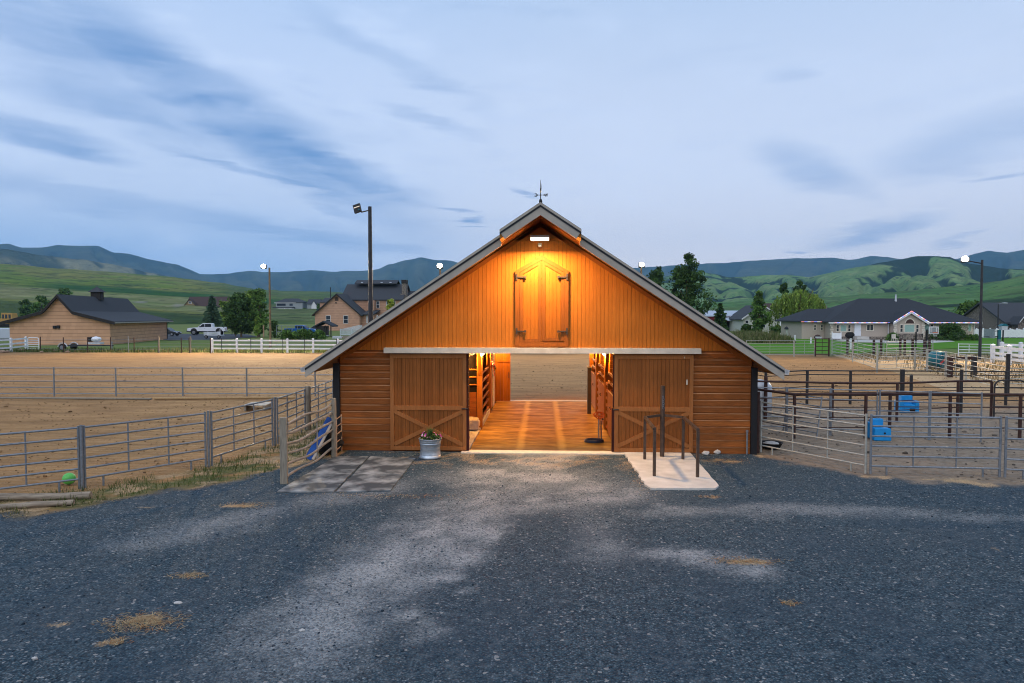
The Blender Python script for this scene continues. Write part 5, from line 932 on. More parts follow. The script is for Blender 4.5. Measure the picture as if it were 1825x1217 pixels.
# ------------------------------------------------------------------ light poles
def flood_pole(label, X, Y, top, hx, hz, mat, r, energy, target, lit=True, arm=0.0):
    t = thing('light_pole', label, 'light pole', (X, Y, 0)); MB().tube([(0, 0, 0), (0, 0, top)], [r, r * 0.72], 10).build('pole', mat, t)
    if arm: MB().tube([(0, 0, top - 0.3), (arm, 0, hz - 0.05)], 0.045, 6).build('arm', 'dark_pipe', t)
    h = MB(); h.box(-0.30, 0.30, -0.12, 0.14, -0.2, 0.2); h = h.build('lamp_head', 'dark_pipe', t, (hx, -0.22, hz)); d = Vector(target) - Vector((X + hx, Y, hz)); h.rotation_euler = (R(-20), 0, math.atan2(d.y, d.x) + PI / 2)
    MB().blob((0, -0.17, 0), (0.25, 0.10, 0.24), 3).build('lens', 'glow_flood', h)
    lamp('flood_light', 'SPOT', (X + hx, Y - 0.45, hz), energy, FLOOD, None, target, spot_size=R(125), spot_blend=0.6, shadow_soft_size=0.25)
PX_, PY_ = gp(482, 620); flood_pole('wooden pole with a bright floodlight left of the barn', PX_, PY_, hgt(482, 620, 477), -0.55, hgt(482, 620, 475.5), 'pole_wood', 0.14, 80000, (PX_ + 1, PY_ - 16, 0))
YB = 51.0
for q, z_, lb in ((785, 475, 'floodlight pole rising behind the left slope of the barn roof'), (1142, 473, 'floodlight pole rising behind the right slope of the barn roof')):
    X_ = yp(q, 600, YB)[0]; zz = yp(q, z_, YB)[1]; flood_pole(lb, X_, YB, zz - 0.2, 0.0, zz, 'pole_wood', 0.13, 20000, (X_, YB - 22, 0))
PX_, PY_ = gp(1746, 640); zz = hgt(1746, 640, 463); flood_pole('dark pole with a bright floodlight arm near the right edge', PX_, PY_, zz, yp(1717, 463, PY_)[0] - PX_, zz, 'pole_dark', 0.12, 20000, (PX_ - 12, PY_ - 18, 0), arm=yp(1722, 463, PY_)[0] - PX_)
yq = 15.2; X_ = yp(661, 600, yq)[0]; t = thing('light_pole', 'tall dark pole with an unlit tilted floodlight behind the roof', 'light pole', (X_, yq, 0)); zt = yp(661, 368, yq)[1]
MB().tube([(0, 0, 0), (0, 0, zt)], [0.14, 0.085], 12).build('pole', 'pole_dark', t); m = MB(); m.tube([(0, 0, zt - 0.17), (-0.42, -0.05, zt - 0.28)], 0.03, 6); m.build('arm', 'iron', t)
hd = MB(); hd.box(-0.18, 0.18, -0.05, 0.06, -0.21, 0.21); hd = hd.build('lamp_head', 'black_metal', t, (-0.60, -0.08, zt - 0.10)); hd.rotation_euler = (R(-10), R(-17), R(-8)); MB().box(-0.155, 0.155, -0.058, -0.051, 0.035, 0.075).build('lens', 'glow_dim', hd); MB().blob((0.09, -0.07, -0.12), (0.045, 0.03, 0.045), 1).build('sensor', 'teal', hd)  # warm reflection on the unlit lens is built as a dim glowing strip

# ------------------------------------------------------------------ trees and shrubs
def leaf_quads(P, size, dirs=None, elong=1.0):
    n = len(P); a = RNG.normal(size=(n, 3)); a = a if dirs is None else np.asarray(dirs) + a * 0.28; a /= np.linalg.norm(a, axis=1)[:, None] + 1e-9
    b = np.cross(a, RNG.normal(size=(n, 3))); b /= np.linalg.norm(b, axis=1)[:, None] + 1e-9; s = size * RNG.uniform(0.6, 1.45, (n, 1))
    return np.stack([P - a * s * elong, P + b * s * 0.55 + a * s * 0.15, P + a * s * elong, P - b * s * 0.55 + a * s * 0.15], 1).reshape(-1, 3)
def leafmesh(name, P, size, pal, parent, tone=None, dirs=None, elong=1.0):
    n = len(P); V = leaf_quads(P, size * 0.85, dirs, elong); c = np.array(pal)[RNG.integers(0, len(pal), n)] * RNG.uniform(0.75, 1.25, (n, 1))
    if tone is not None: c = c * tone[:, None]
    return fastmesh(name, V, np.arange(4 * n).reshape(-1, 4), 'leaf', np.repeat(c, 4, 0), parent)
def clumps(n, H, W, prof, cr, z0=0.12, per=70, flat=0.75):
    per = int(per * 0.8); t = z0 + (1 - z0) * RNG.random(n) ** 0.85; a = RNG.uniform(0, 2 * PI, n); p1, p2, p3 = RNG.uniform(0, 6.28, 3); lob = 1 + 0.22 * np.sin(2 * a + p1 + 5 * t) + 0.16 * np.sin(3 * a + p2 - 9 * t) + 0.10 * np.sin(14 * t + p3)
    rr = prof(t) * W / 2 * lob; q = np.sqrt(RNG.uniform(0.1, 1.15, n)) * 0.95
    C = np.stack([np.cos(a) * rr * q, np.sin(a) * rr * q, t * H], -1); s = cr * RNG.uniform(0.45, 1.5, n) * (0.5 + 0.5 * np.clip(rr / (W / 2), 0, 1)); k = per
    d = RNG.normal(size=(n, k, 3)); d /= np.linalg.norm(d, axis=2)[..., None]; d = d * (RNG.random((n, k, 1)) ** 0.5) * 1.12; P = C[:, None] + d * s[:, None, None] * np.array([1, 1, flat])
    tone = np.repeat(RNG.uniform(0.5, 1.6, n), k); P = P.reshape(-1, 3); keep = P[:, 2] > 0.02; return P[keep], tone[keep]
def trunk(parent, H, r, mat='pole_wood', limbs=5, W=2.0, lean=0.0):
    m = MB(); top = H * 0.72; m.tube([(0, 0, -0.05), (lean * 0.3, 0, H * 0.25), (lean, 0.05 * H * 0.2, top)], [r, r * 0.75, r * 0.25], 8)
    for i in range(limbs):
        a = random.uniform(0, 2 * PI); z = H * random.uniform(0.22, 0.55); q = W * random.uniform(0.2, 0.36); m.tube([(lean * 0.4, 0, z), (math.cos(a) * q * 0.6, math.sin(a) * q * 0.6, z + q * 0.8), (math.cos(a) * q, math.sin(a) * q, z + q * 1.5)], [r * 0.5, r * 0.3, r * 0.1], 6, False)
    return m.build('trunk', mat, parent)
DARKP = [(0.054, 0.110, 0.025), (0.040, 0.084, 0.022), (0.081, 0.150, 0.033)]; MIDP = [(0.100, 0.190, 0.035), (0.073, 0.150, 0.031), (0.136, 0.230, 0.044)]; LIGHTP = [(0.181, 0.300, 0.044), (0.136, 0.250, 0.037), (0.254, 0.340, 0.063)]
BLUEP = [(0.081, 0.150, 0.083), (0.064, 0.120, 0.069), (0.117, 0.190, 0.101)]; WILLP = [(0.190, 0.290, 0.044), (0.136, 0.230, 0.035), (0.271, 0.350, 0.069)]; YELP = [(0.290, 0.340, 0.035), (0.217, 0.280, 0.032), (0.399, 0.400, 0.044)]; BROWNP = [(0.181, 0.150, 0.057), (0.136, 0.120, 0.044)]
PR = {'round': lambda t: np.sqrt(np.clip(1 - ((t - 0.52) / 0.5) ** 2, 0.02, 1)), 'tall': lambda t: np.clip(np.minimum(1, t * 3.0) * (1.06 - t ** 2.4), 0.12, 1), 'poplar': lambda t: np.clip(np.minimum(1, t * 4) * (1.04 - t ** 3), 0.1, 1), 'bush': lambda t: np.sqrt(np.clip(1 - t ** 2.2, 0.03, 1)),
      'cone': lambda t: np.clip(1.02 - t, 0.03, 1) ** 0.85, 'cotton': lambda t: np.clip(np.minimum(1, 0.55 + t * 1.2) * (1.03 - t ** 4.5), 0.2, 1), 'loose': lambda t: np.clip(np.minimum(1, t * 2.2) * (1.1 - t * 0.75), 0.1, 1)}
def tree(name, label, px, pb, pt, wpx, prof='round', pal=DARKP, n=60, per=60, z0=0.14, leaf=None, group=None, cat='tree', tk=True, cr=None, flat=0.8):
    X, Y = gp(px, pb); dd = Y - CAM[1]; H = hgt(px, pb, pt); W = wpx / F * dd; t = thing(name, label, cat, (X, Y, 0), random.uniform(0, 6), group); s = leaf or max(0.10, dd * 0.0022)
    P, tone = clumps(n, H * 0.93, W * 0.86, PR[prof], cr or W * 0.17, z0, per, flat); leafmesh('crown', P, s, pal, t, tone)
    if tk: trunk(t, H, max(0.05, H * 0.022), W=W)
    return t
def conifer(name, label, px, pb, pt, wpx, pal=DARKP, whorls=16, per=11, z0=0.05, k=22, group=None):
    X, Y = gp(px, pb); dd = Y - CAM[1]; H = hgt(px, pb, pt); W = wpx / F * dd; t = thing(name, label, 'tree', (X, Y, 0), random.uniform(0, 6), group); Ps, Ds, To = [], [], []
    for i in range(whorls):
        f = z0 + (1 - z0) * (i / whorls) ** 0.9; rr = W / 2 * (1.02 - f) ** 0.82 * random.uniform(0.82, 1.12); nb = max(4, int(per * (1.1 - f) + 3))
        for j in range(nb):
            a = 2 * PI * (j + random.random() * 0.8) / nb; q = RNG.random(k) ** 0.6; rad = q * rr * random.uniform(0.75, 1.15); dz = -0.18 * rad * q + 0.10 * rr * q ** 3
            w_ = RNG.normal(size=k) * 0.10 * rr * (1.1 - q); Ps.append(np.stack([np.cos(a) * rad - np.sin(a) * w_, np.sin(a) * rad + np.cos(a) * w_, np.maximum(0.05, f * H + dz + RNG.normal(size=k) * 0.012 * H)], -1)); Ds.append(np.tile([math.cos(a), math.sin(a), -0.15], (k, 1))); To.append(np.full(k, random.uniform(0.65, 1.3)) * (0.8 + 0.4 * q))
    leafmesh('crown', np.vstack(Ps), max(0.10, dd * 0.0020), pal, t, np.concatenate(To), np.vstack(Ds), 1.2); MB().tube([(0, 0, -0.05), (0, 0, H * 0.97)], [H * 0.018, 0.01], 7).build('trunk', 'pole_wood', t); return t
def willow(label, px, pb, pt, wpx):
    X, Y = gp(px, pb); dd = Y - CAM[1]; H = hgt(px, pb, pt); W = wpx / F * dd; t = thing('willow_tree', label, 'tree', (X, Y, 0)); Ps, To, Ds = [], [], []
    for i in range(330):
        a = random.uniform(0, 2 * PI); q = math.sqrt(random.random()); rx = W / 2 * q * (1 + 0.10 * math.sin(a * 3)); zt = H * (0.60 + 0.40 * math.sqrt(max(0, 1 - q ** 2.0))) * random.uniform(0.86, 1.0); ln = H * random.uniform(0.22, 0.62) * (0.6 + 0.6 * q); k = 26
        f = np.sort(RNG.random(k)); x = np.cos(a) * (rx + 0.25 * f) + RNG.normal(size=k) * 0.12; y = np.sin(a) * (rx + 0.25 * f) + RNG.normal(size=k) * 0.12; z = np.maximum(zt - ln * f, 0.25 + random.random() * 0.8); Ps.append(np.stack([x, y, z], -1)); To.append(np.full(k, random.uniform(0.6, 1.3)) * (1.12 - 0.3 * f)); Ds.append(np.tile([0, 0, 1.0], (k, 1)))
    leafmesh('crown', np.vstack(Ps), 0.21, WILLP, t, np.concatenate(To), np.vstack(Ds), 1.5); trunk(t, H, 0.35, W=W); return t
# left of the barn
tree('leafy_tree', 'very dark dense tree between the white truck and the lamp pole', 430, 600, 520, 52, 'round', DARKP, 95, 70, 0.12)
tree('leafy_tree', 'tall loose dark tree beside the left lit lamp pole', 462, 600, 512, 50, 'loose', MIDP, 80, 55, 0.1)
tree('leafy_tree', 'light green tree crown showing above the dark dense tree', 447, 594, 514, 44, 'round', LIGHTP, 50, 55, 0.3)
conifer('spruce_tree', 'blue spruce behind the white pickup truck', 379, 592, 525, 46, BLUEP)
tree('leafy_tree', 'bright green tree between the spruce and the dark dense tree', 402, 591, 534, 34, 'loose', LIGHTP, 40, 50, 0.1)
tree('shrub', 'slim upright green shrub left of the rusty stake', 459, 601, 563, 17, 'cone', LIGHTP, 40, 40, 0.03, cat='shrub')
tree('shrub', 'bare brown shrub behind the small white trailer', 420, 599, 560, 17, 'loose', BROWNP, 26, 22, 0.1, cat='shrub')
tree('shrub', 'dark round shrub at the foot of the left lamp pole', 489, 601, 570, 19, 'bush', DARKP, 40, 50, 0.04, cat='shrub')
for q, b_, t_, w_, lb in ((512, 604, 589, 34, 'left end of the green hedge below the blue truck'), (540, 604, 588.5, 38, 'middle of the green hedge below the blue truck'), (568, 604, 589, 26, 'right end of the green hedge beside the small black shelter')): tree('hedge_shrub', lb, q, b_, t_, w_, 'bush', MIDP, 60, 60, 0.02, 0.16, 'shrubs of the low green hedge', 'shrub', tk=False)
tree('leafy_tree', 'small round tree far left behind the shed', 46, 577, 533, 22, 'round', MIDP, 36, 50, 0.25); tree('leafy_tree', 'larger round tree touching the left slope of the shed roof', 75, 578, 526, 32, 'round', MIDP, 46, 50, 0.2); tree('leafy_tree', 'tree crown right behind the shed gable peak', 117, 575, 512, 36, 'round', MIDP, 40, 50, 0.4)
tree('leafy_tree', 'small dark round tree right of the shed roof', 246, 566, 536, 13, 'round', DARKP, 24, 40, 0.2); conifer('spruce_tree', 'tiny narrow blue conifer in front of the long white building', 262, 566, 538, 8, BLUEP, 9, 7, k=10); tree('leafy_tree', 'loose grey green tree left of the brown far house', 317, 568, 531, 24, 'loose', MIDP, 34, 40, 0.1)
tree('leafy_tree', 'round bush in front of the brown far house', 332, 569, 546, 14, 'bush', LIGHTP, 20, 40, 0.05)
for q, w_, t_, lb in ((503, 10, 514, 'left poplar above the white porch house'), (514, 9, 513, 'taller poplar above the white porch house'), (523, 7, 522, 'short tree between the poplars'), (537, 8, 514, 'right poplar above the white porch house'), (550, 5, 522, 'thin poplar at the right of the row')): tree('poplar_tree', lb, q, 560, t_, w_, 'poplar', MIDP, 26, 30, 0.1, None, 'poplars behind the white porch house')
tree('leafy_tree', 'dark evergreen mass right of the white porch house', 553, 570, 534, 26, 'tall', DARKP, 44, 50, 0.03); tree('leafy_tree', 'small bright conifer in front of the dark evergreens', 543, 571, 549, 9, 'cone', MIDP, 20, 30, 0.03); tree('leafy_tree', 'dark evergreen beside the tan house eave', 568, 572, 540, 14, 'tall', DARKP, 26, 40, 0.03)
tree('leafy_tree', 'yellow green young tree by the chimney house', 698, 588, 531, 30, 'loose', YELP, 26, 40, 0.15)
# right of the barn
tree('cottonwood_tree', 'tallest dark cottonwood behind the right slope of the barn roof', 1224, 600, 445, 74, 'cotton', DARKP, 130, 90, 0.10, cr=1.15); tree('cottonwood_tree', 'smaller cottonwood left of the tallest one', 1168, 600, 468, 42, 'cotton', DARKP, 60, 70, 0.2, cr=0.8)
conifer('pine_tree', 'short bushy pine in front of the red roofed building', 1283, 592, 539, 34, DARKP, 14, 10); tree('leafy_tree', 'upright pointed green tree in front of the sage house', 1352, 594, 515, 33, 'tall', MIDP, 95, 60, 0.05)
tree('leafy_tree', 'dark tree crown behind the left of the willow', 1397, 588, 500, 24, 'round', DARKP, 30, 50, 0.4); tree('leafy_tree', 'dark tree crown rising above the willow', 1424, 588, 496, 28, 'round', DARKP, 34, 50, 0.4)
willow('large weeping willow left of the grey hip roof house', 1424, 594, 515, 88)
tree('shrub', 'dark clipped bush in front of the sage house', 1331, 594, 578, 18, 'bush', DARKP, 30, 50, 0.03, cat='shrub', tk=False); tree('shrub', 'low dark bush right of the pointed tree', 1384, 594, 580, 22, 'bush', DARKP, 30, 50, 0.03, cat='shrub', tk=False); tree('shrub', 'dark trunk skirt below the pointed tree', 1347, 595, 580, 14, 'bush', DARKP, 24, 40, 0.03, cat='shrub', tk=False)
tree('shrub', 'large dark clipped bush in front of the grey house', 1691, 606, 577, 50, 'bush', DARKP, 110, 80, 0.02, 0.13, cat='shrub', tk=False); tree('shrub', 'small round green bush left of the garden chair', 1591, 607, 593, 21, 'bush', MIDP, 60, 60, 0.02, 0.10, cat='shrub', tk=False); tree('shrub', 'low green planting right of the large clipped bush', 1733, 606, 598, 26, 'bush', MIDP, 30, 40, 0.02, cat='shrub', tk=False)
tree('leafy_tree', 'dark leafy tree right of the grey house roof', 1728, 594, 537, 52, 'round', MIDP, 80, 60, 0.1); conifer('spruce_tree', 'dark blue conifer left of that leafy tree', 1708, 594, 544, 20, BLUEP, 12, 8)
tree('leafy_tree', 'yellowish tree behind the right lamp pole', 1772, 597, 561, 36, 'round', YELP, 44, 50, 0.1); tree('leafy_tree', 'yellowish tree at the right edge of the photo', 1816, 597, 562, 34, 'round', YELP, 44, 50, 0.1)
def reeds():
    out, hh = [], []
    for q, b_, rx, ry, n, h in ((1352, 607, 3.6, 3.0, 2400, 1.35), (1383, 611, 2.6, 2.4, 2200, 1.2), (1328, 602, 3.2, 2.6, 1500, 1.3), (1340, 610, 1.6, 1.5, 700, 0.7)):
        cx, cy = gp(q, b_); a = RNG.uniform(0, 2 * PI, n); r_ = np.sqrt(RNG.random(n)) * (1 + 0.2 * np.sin(3 * a)); out.append(np.stack([cx + np.cos(a) * r_ * rx, cy + np.sin(a) * r_ * ry, 0 * a], -1)); hh.append(h * (1.1 - 0.85 * r_ ** 2).clip(0.15) * RNG.uniform(0.6, 1.15, n))
    p = np.vstack(out); blades('reeds', 'tall soft reeds growing at the edge of the lawn', 'reeds', p, np.concatenate(hh) * (0.55 + 0.9 * fbm(p[:, 0] * 0.5, p[:, 1] * 0.5, 3)), [(0.13, 0.17, 0.05), (0.09, 0.13, 0.04), (0.22, 0.22, 0.09), (0.30, 0.27, 0.13)], 0.035, 0.5)
reeds()
def far_grass():
    n = 9000; X = RNG.uniform(-62, 8, n); Y = YF + RNG.uniform(-1.4, 5, n); Y = np.maximum(Y, 47.5 + RNG.uniform(-.3, .6, n)); p = np.stack([X, Y, 0 * X], -1); blades('grass', 'uneven grass along the far white fence', 'grass', p, RNG.uniform(0.10, 0.38, n), GREENS + [(0.24, 0.2, 0.09)], 0.03)
    n = 7000; a = gp(1600, 655); X = RNG.uniform(20, 46, n); Y = RNG.uniform(16, 46, n); ok = (fbm(X * 0.4, Y * 0.4, 3) > 0.42) & (X > 23 + (Y - 18) * 0.14) ; X, Y = X[ok], Y[ok]; blades('dry_grass', 'tall dry grass in the far right pens', 'grass', np.stack([X, Y, 0 * X], -1), RNG.uniform(0.12, 0.45, len(X)), [(0.24, 0.175, 0.085), (0.19, 0.135, 0.065), (0.30, 0.225, 0.12), (0.16, 0.145, 0.06)], 0.022)
far_grass()
for q, b_, w_, h_ in ((60, 553, 60, 4), ):
    pass
def brush(name, label, n, px0, px1, pb0, pb1, s0, s1, pal):
    """far-off scrub that reads as one dark mass along the valley floor"""
    Ps, To = [], []
    for i in range(n):
        q = random.uniform(px0, px1); b_ = random.uniform(pb0, pb1); x, y = gp(q, b_); s = random.uniform(s0, s1); d = RNG.normal(size=(16, 3)); d /= np.linalg.norm(d, axis=1)[:, None]; P = np.array([x, y, s * 0.35]) + d * s * np.array([1.3, 1.0, 0.6]); Ps.append(P); To.append(np.full(16, random.uniform(0.6, 1.3)))
    o = leafmesh(name, np.vstack(Ps), s1 * 0.32, pal, None, np.concatenate(To)); kind(o, 'stuff'); tag(o, label, 'scrub')
brush('scrub', 'distant line of dark scrub along the left valley floor', 260, -60, 360, 572.0, 575.5, 1.2, 3.0, DARKP); brush('scrub', 'distant dark tree line along the right valley floor', 240, 1240, 1500, 573, 577, 1.5, 3.4, DARKP); brush('scrub', 'distant scrub along the foot of the hill right of the houses', 200, 1490, 1880, 574, 580, 1.5, 3.4, DARKP)

# ------------------------------------------------------------------ houses
def window(parent, x, z, w, h, y=0.0, mat='glass', frame='trim_white', ft=0.10, mull=0, transom=True, axis='x', face=-1):
    """frame + pane on a wall facing -y (axis x) or +-x (axis y)"""
    f = MB(); X0, X1, Z0, Z1 = x - w / 2, x + w / 2, z, z + h
    def bx_(a0, a1, d0, d1, c0, c1, mb):
        if axis == 'x': mb.box(a0, a1, y + d0, y + d1, c0, c1)
        else: mb.box(min(y + face * -d0, y + face * -d1), max(y + face * -d0, y + face * -d1), a0, a1, c0, c1)
    for q in ((X0, X0 + ft, Z0, Z1), (X1 - ft, X1, Z0, Z1), (X0 + ft, X1 - ft, Z1 - ft, Z1), (X0 + ft, X1 - ft, Z0, Z0 + ft)): bx_(q[0], q[1], -0.09, -0.004, q[2], q[3], f)
    for k in range(mull): xm = X0 + (X1 - X0) * (k + 1) / (mull + 1); bx_(xm - 0.04, xm + 0.04, -0.08, -0.004, Z0 + ft, Z1 - ft, f)
    if transom: zm = Z0 + h * 0.5; bx_(X0 + ft, X1 - ft, -0.075, -0.004, zm - 0.03, zm + 0.03, f)
    fo = f.build('window', frame, parent); p = MB(); bx_(X0 + ft * .5, X1 - ft * .5, -0.05, -0.008, Z0 + ft * .5, Z1 - ft * .5, p); p.build('pane', mat, fo); return fo
def gable_roof(parent, x0, x1, y0, y1, ze, za, mat, ov=0.5, th=0.22, along='y', xm=None, name='roof'):
    """pitched roof as two slabs in one mesh; ridge along y or x"""
    m = MB()
    if along == 'y':
        c = (x0 + x1) / 2 if xm is None else xm; s0 = (za - ze) / (c - x0); s1 = (za - ze) / (x1 - c); a, b = x0 - ov, x1 + ov
        m.prism([(a, ze - ov * s0), (c, za), (b, ze - ov * s1), (b, ze - ov * s1 + th), (c, za + th), (a, ze - ov * s0 + th)], y0 - ov, y1 + ov)
    else:
        c = (y0 + y1) / 2; s = (za - ze) / (c - y0); a, b = y0 - ov, y1 + ov; m.prism([(a, ze - ov * s), (c, za), (b, ze - ov * s), (b, ze - ov * s + th), (c, za + th), (a, ze - ov * s + th)], x0 - ov, x1 + ov, 'x')
    return m.build(name, mat, parent)
def hip_roof(parent, x0, x1, y0, y1, ze, za, rx0, rx1, mat, ov=0.6, th=0.2, ry=None):
    ry = (y0 + y1) / 2 if ry is None else ry; a, b, c, d = x0 - ov, x1 + ov, y0 - ov, y1 + ov
    return MB().add([(a, c, ze), (b, c, ze), (b, d, ze), (a, d, ze), (a, c, ze + th), (b, c, ze + th), (b, d, ze + th), (a, d, ze + th), (rx0, ry, za), (rx1, ry, za)],
                    [(0, 3, 2, 1), (0, 1, 5, 4), (1, 2, 6, 5), (2, 3, 7, 6), (3, 0, 4, 7), (4, 5, 9, 8), (5, 6, 9), (6, 7, 8, 9), (7, 4, 8)]).build('roof', mat, parent)
def gable_wall(parent, x0, x1, y0, y1, ze, za, mat, along='y', xm=None):
    c = (x0 + x1) / 2 if xm is None else xm
    if along == 'y': return MB().prism([(x0, -0.1), (x1, -0.1), (x1, ze), (c, za), (x0, ze)], y0, y1).build('wall', mat, parent)
    c = (y0 + y1) / 2; return MB().prism([(y0, -0.1), (y1, -0.1), (y1, ze), (c, za), (y0, ze)], x0, x1, 'x').build('wall', mat, parent)
def scale_at(px, pb): x, y = gp(px, pb); return x, y, (y - CAM[1]) / F * 1.0
# tan shed with the bell shaped gable
nx_, ny_ = gp(197, 613); wS = 11.7; ang = R(11.8); ox, oy = nx_ - wS * math.cos(ang), ny_ - wS * math.sin(ang)
shed = thing('shed', 'tan shingled shed with a dark bell shaped roof and cupola', 'shed', (ox, oy, 0), ang); zE, zB, zA = 2.75, 3.95, 6.05; xa, xb1, xb2 = 5.75, 3.95, 7.5; D_ = 21.5
MB().prism([(0, -0.1), (wS, -0.1), (wS, zE), (xb2, zB), (xa, zA), (xb1, zB), (0, zE)], 0, D_).build('wall', 'shed_shake', shed)
pr = [(-0.75, zE - 0.12), (xb1, zB + 0.02), (xa, zA + 0.03), (xb2, zB + 0.02), (wS + 0.75, zE - 0.12)]; rf = MB().prism(pr + [(x, z + 0.26) for x, z in pr[::-1]], -0.55, D_ + 0.55).build('roof', 'shingle_grey', shed)
MB().prism([(x, z - 0.16) for x, z in pr] + [(x, z + 0.20) for x, z in pr[::-1]], -0.62, -0.553).build('barge_board', 'dark_trim', shed); MB().box(wS + 0.70, wS + 0.84, -0.5, D_ + 0.5, zE - 0.1, zE + 0.06).build('gutter', 'fascia', shed)
cu = MB(); cu.box(xa - 0.62, xa + 0.62, 10.5, 11.74, zA - 0.2, zA + 0.95); cu = cu.build('cupola', 'dark_trim', shed); cr_ = MB(); cr_.add([(xa - .9, 10.22, zA + .95), (xa + .9, 10.22, zA + .95), (xa + .9, 12.02, zA + .95), (xa - .9, 12.02, zA + .95), (xa, 11.12, zA + 1.75)], [(0, 1, 4), (1, 2, 4), (2, 3, 4), (3, 0, 4), (3, 2, 1, 0)]); cr_.tube([(xa, 11.12, zA + 1.7), (xa, 11.12, zA + 2.05)], 0.03, 5); cr_.build('cupola_roof', 'shingle_grey', cu)
lb_ = MB(); lb_.box(5.05, 5.38, -0.22, -0.004, 2.0, 2.38); lb_.box(5.52, 5.82, -0.25, -0.004, 2.02, 2.42); lb_.box(5.38, 5.52, -0.08, -0.004, 2.15, 2.28); lb_.build('wall_lamp', 'black_metal', shed)
MB().tube([(wS + 0.06, D_ - 0.1, 0), (wS + 0.06, D_ - 0.1, zE - 0.3), (wS + 0.6, D_ - 0.1, zE - 0.02)], 0.06, 6).build('downpipe', 'dark_trim', shed)
# tan two storey house with a chimney
hx, hy = gp(561.5, 588.5); hs = (hy - CAM[1]) / F
H = thing('house', 'tan shingled two storey house with a stone chimney', 'house', (hx, hy, 0), R(0)); W1 = 81.5 * hs; gz = lambda py: CAMZ + (HOR - py) * hs
gable_wall(H, 0, W1, 0, 12, gz(559.5), gz(524), 'house_shake'); gable_roof(H, 0, W1, 0, 12, gz(559.5), gz(524.5), 'shingle_grey', 0.55, 0.3)
c_ = W1 / 2; e_ = (gz(524.5) - gz(559.5)) / c_; MB().prism([(-0.6, gz(559.5) - 0.6 * e_ - 0.1), (c_, gz(524.5) - 0.1), (W1 + 0.6, gz(559.5) - 0.6 * e_ - 0.1), (W1 + 0.6, gz(559.5) - 0.6 * e_ + 0.25), (c_, gz(524.5) + 0.25), (-0.6, gz(559.5) - 0.6 * e_ + 0.25)], -0.66, -0.56).build('barge_board', 'dark_trim', H)
for q in (586, 618): window(H, (q - 561.5) * hs, gz(576.5), 9.0 * hs, 14.5 * hs, 0)
v_ = MB(); [v_.box((598.2 - 561.5) * hs, (604.8 - 561.5) * hs, -0.06, -0.004, gz(535.5) + k * 0.2, gz(535.5) + k * 0.2 + 0.15) for k in range(5)]; v_.build('vent', 'dark_trim', H); MB().box((599 - 561.5) * hs, (602 - 561.5) * hs, -0.2, -0.004, gz(540), gz(538.4)).build('eave_lamp', 'black_metal', H)
y2 = 8.0; k2 = hs * (hy + y2 - CAM[1]) / (hy - CAM[1]); fx = lambda px: yp(px, 560, hy + y2)[0] - hx; fz = lambda py: CAMZ + (HOR - py) * k2
xL, xR = fx(610), fx(716); MB().box(xL, xR, y2, y2 + 13, -0.1, fz(533)).build('wall', 'house_shake', H)
k3 = hs * (hy + y2 + 6 - CAM[1]) / (hy - CAM[1]); f3 = lambda py: CAMZ + (HOR - py) * k3
gable_roof(H, xL, xR, y2, y2 + 13, fz(533), f3(507.5), 'shingle_grey', 0.5, 0.25, 'x'); gable_roof(H, fx(626), fx(700), y2 + 4.3, y2 + 8.7, f3(506), f3(500), 'shingle_grey', 0.2, 0.25, 'x', name='upper_roof')
for q in (638, 655, 674, 690): MB().box(fx(q) - 0.25, fx(q) + 0.25, y2 + 4.0, y2 + 4.6, f3(504.5), f3(502.6)).build('roof_vent', 'roof_metal', H)
gable_wall(H, xL + 0.02, xL + 0.2, y2, y2 + 13, fz(533), f3(507.5), 'house_shake', 'x'); gable_wall(H, xR - 0.2, xR - 0.02, y2, y2 + 13, fz(533), f3(507.5), 'house_shake', 'x')
for q, w_ in ((673.5, 6), (692, 7), (702, 6), (663, 3)): window(H, fx(q), fz(549), w_ * k2, 13 * k2, y2)
m = MB(); m.box(fx(713.5), fx(721), y2 + 2, y2 + 4.2, 0, f3(506)); m.box(fx(711.5), fx(721), y2 + 1.6, y2 + 2.0, 0, f3(524)); ch_ = m.build('chimney', 'stone', H); MB().box(fx(713.5) - 0.1, fx(721) + 0.1, y2 + 1.9, y2 + 4.3, f3(506), f3(499.5)).build('chimney_cap', 'dark_trim', ch_)
MB().box(W1 + 0.02, fx(676), 2.0, y2 - 0.02, -0.1, gz(560)).build('wall', 'house_shake', H); MB().prism([(1.2, gz(561)), (y2, gz(553)), (y2, gz(551.5)), (1.2, gz(559))], W1 + 0.3, fx(676) + 0.3, 'x').build('porch_roof', 'shingle_grey', H)
for q in (652, 660, 671): window(H, (q - 561.5) * hs * 1.01, gz(576), 2.8 * hs, 14 * hs, 2.0, mat='glass', ft=0.15)
for q in (647, 655.5): d_ = thing; m = MB(); m.prism([((q - 561.5) * hs, gz(553)), ((q + 3.2 - 561.5) * hs, gz(553)), ((q + 3.2 - 561.5) * hs, gz(538)), ((q + 1.4 - 561.5) * hs, gz(533)), ((q - 561.5) * hs, gz(538))], y2 - 2.2, y2 - 0.03); m.build('dormer', 'house_shake', H)
MB().box(fx(568), fx(610) - .02, y2 + 1, y2 + 10, -0.1, fz(538)).build('wall', 'house_shake', H); MB().prism([(y2 + 0.6, fz(538.5)), (y2 + 6, fz(529)), (y2 + 10.5, fz(538.5))], fx(567), fx(611), 'x').build('side_roof', 'shingle_grey', H)
MB().box(fx(716) + .02, fx(780), y2 + 5, y2 + 14, -0.1, fz(530)).build('wall', 'house_shake', H); gable_roof(H, fx(716) + .02, fx(780), y2 + 5, y2 + 14, fz(530), f3(519), 'shingle_grey', 0.4, 0.25, 'x', name='side_roof')
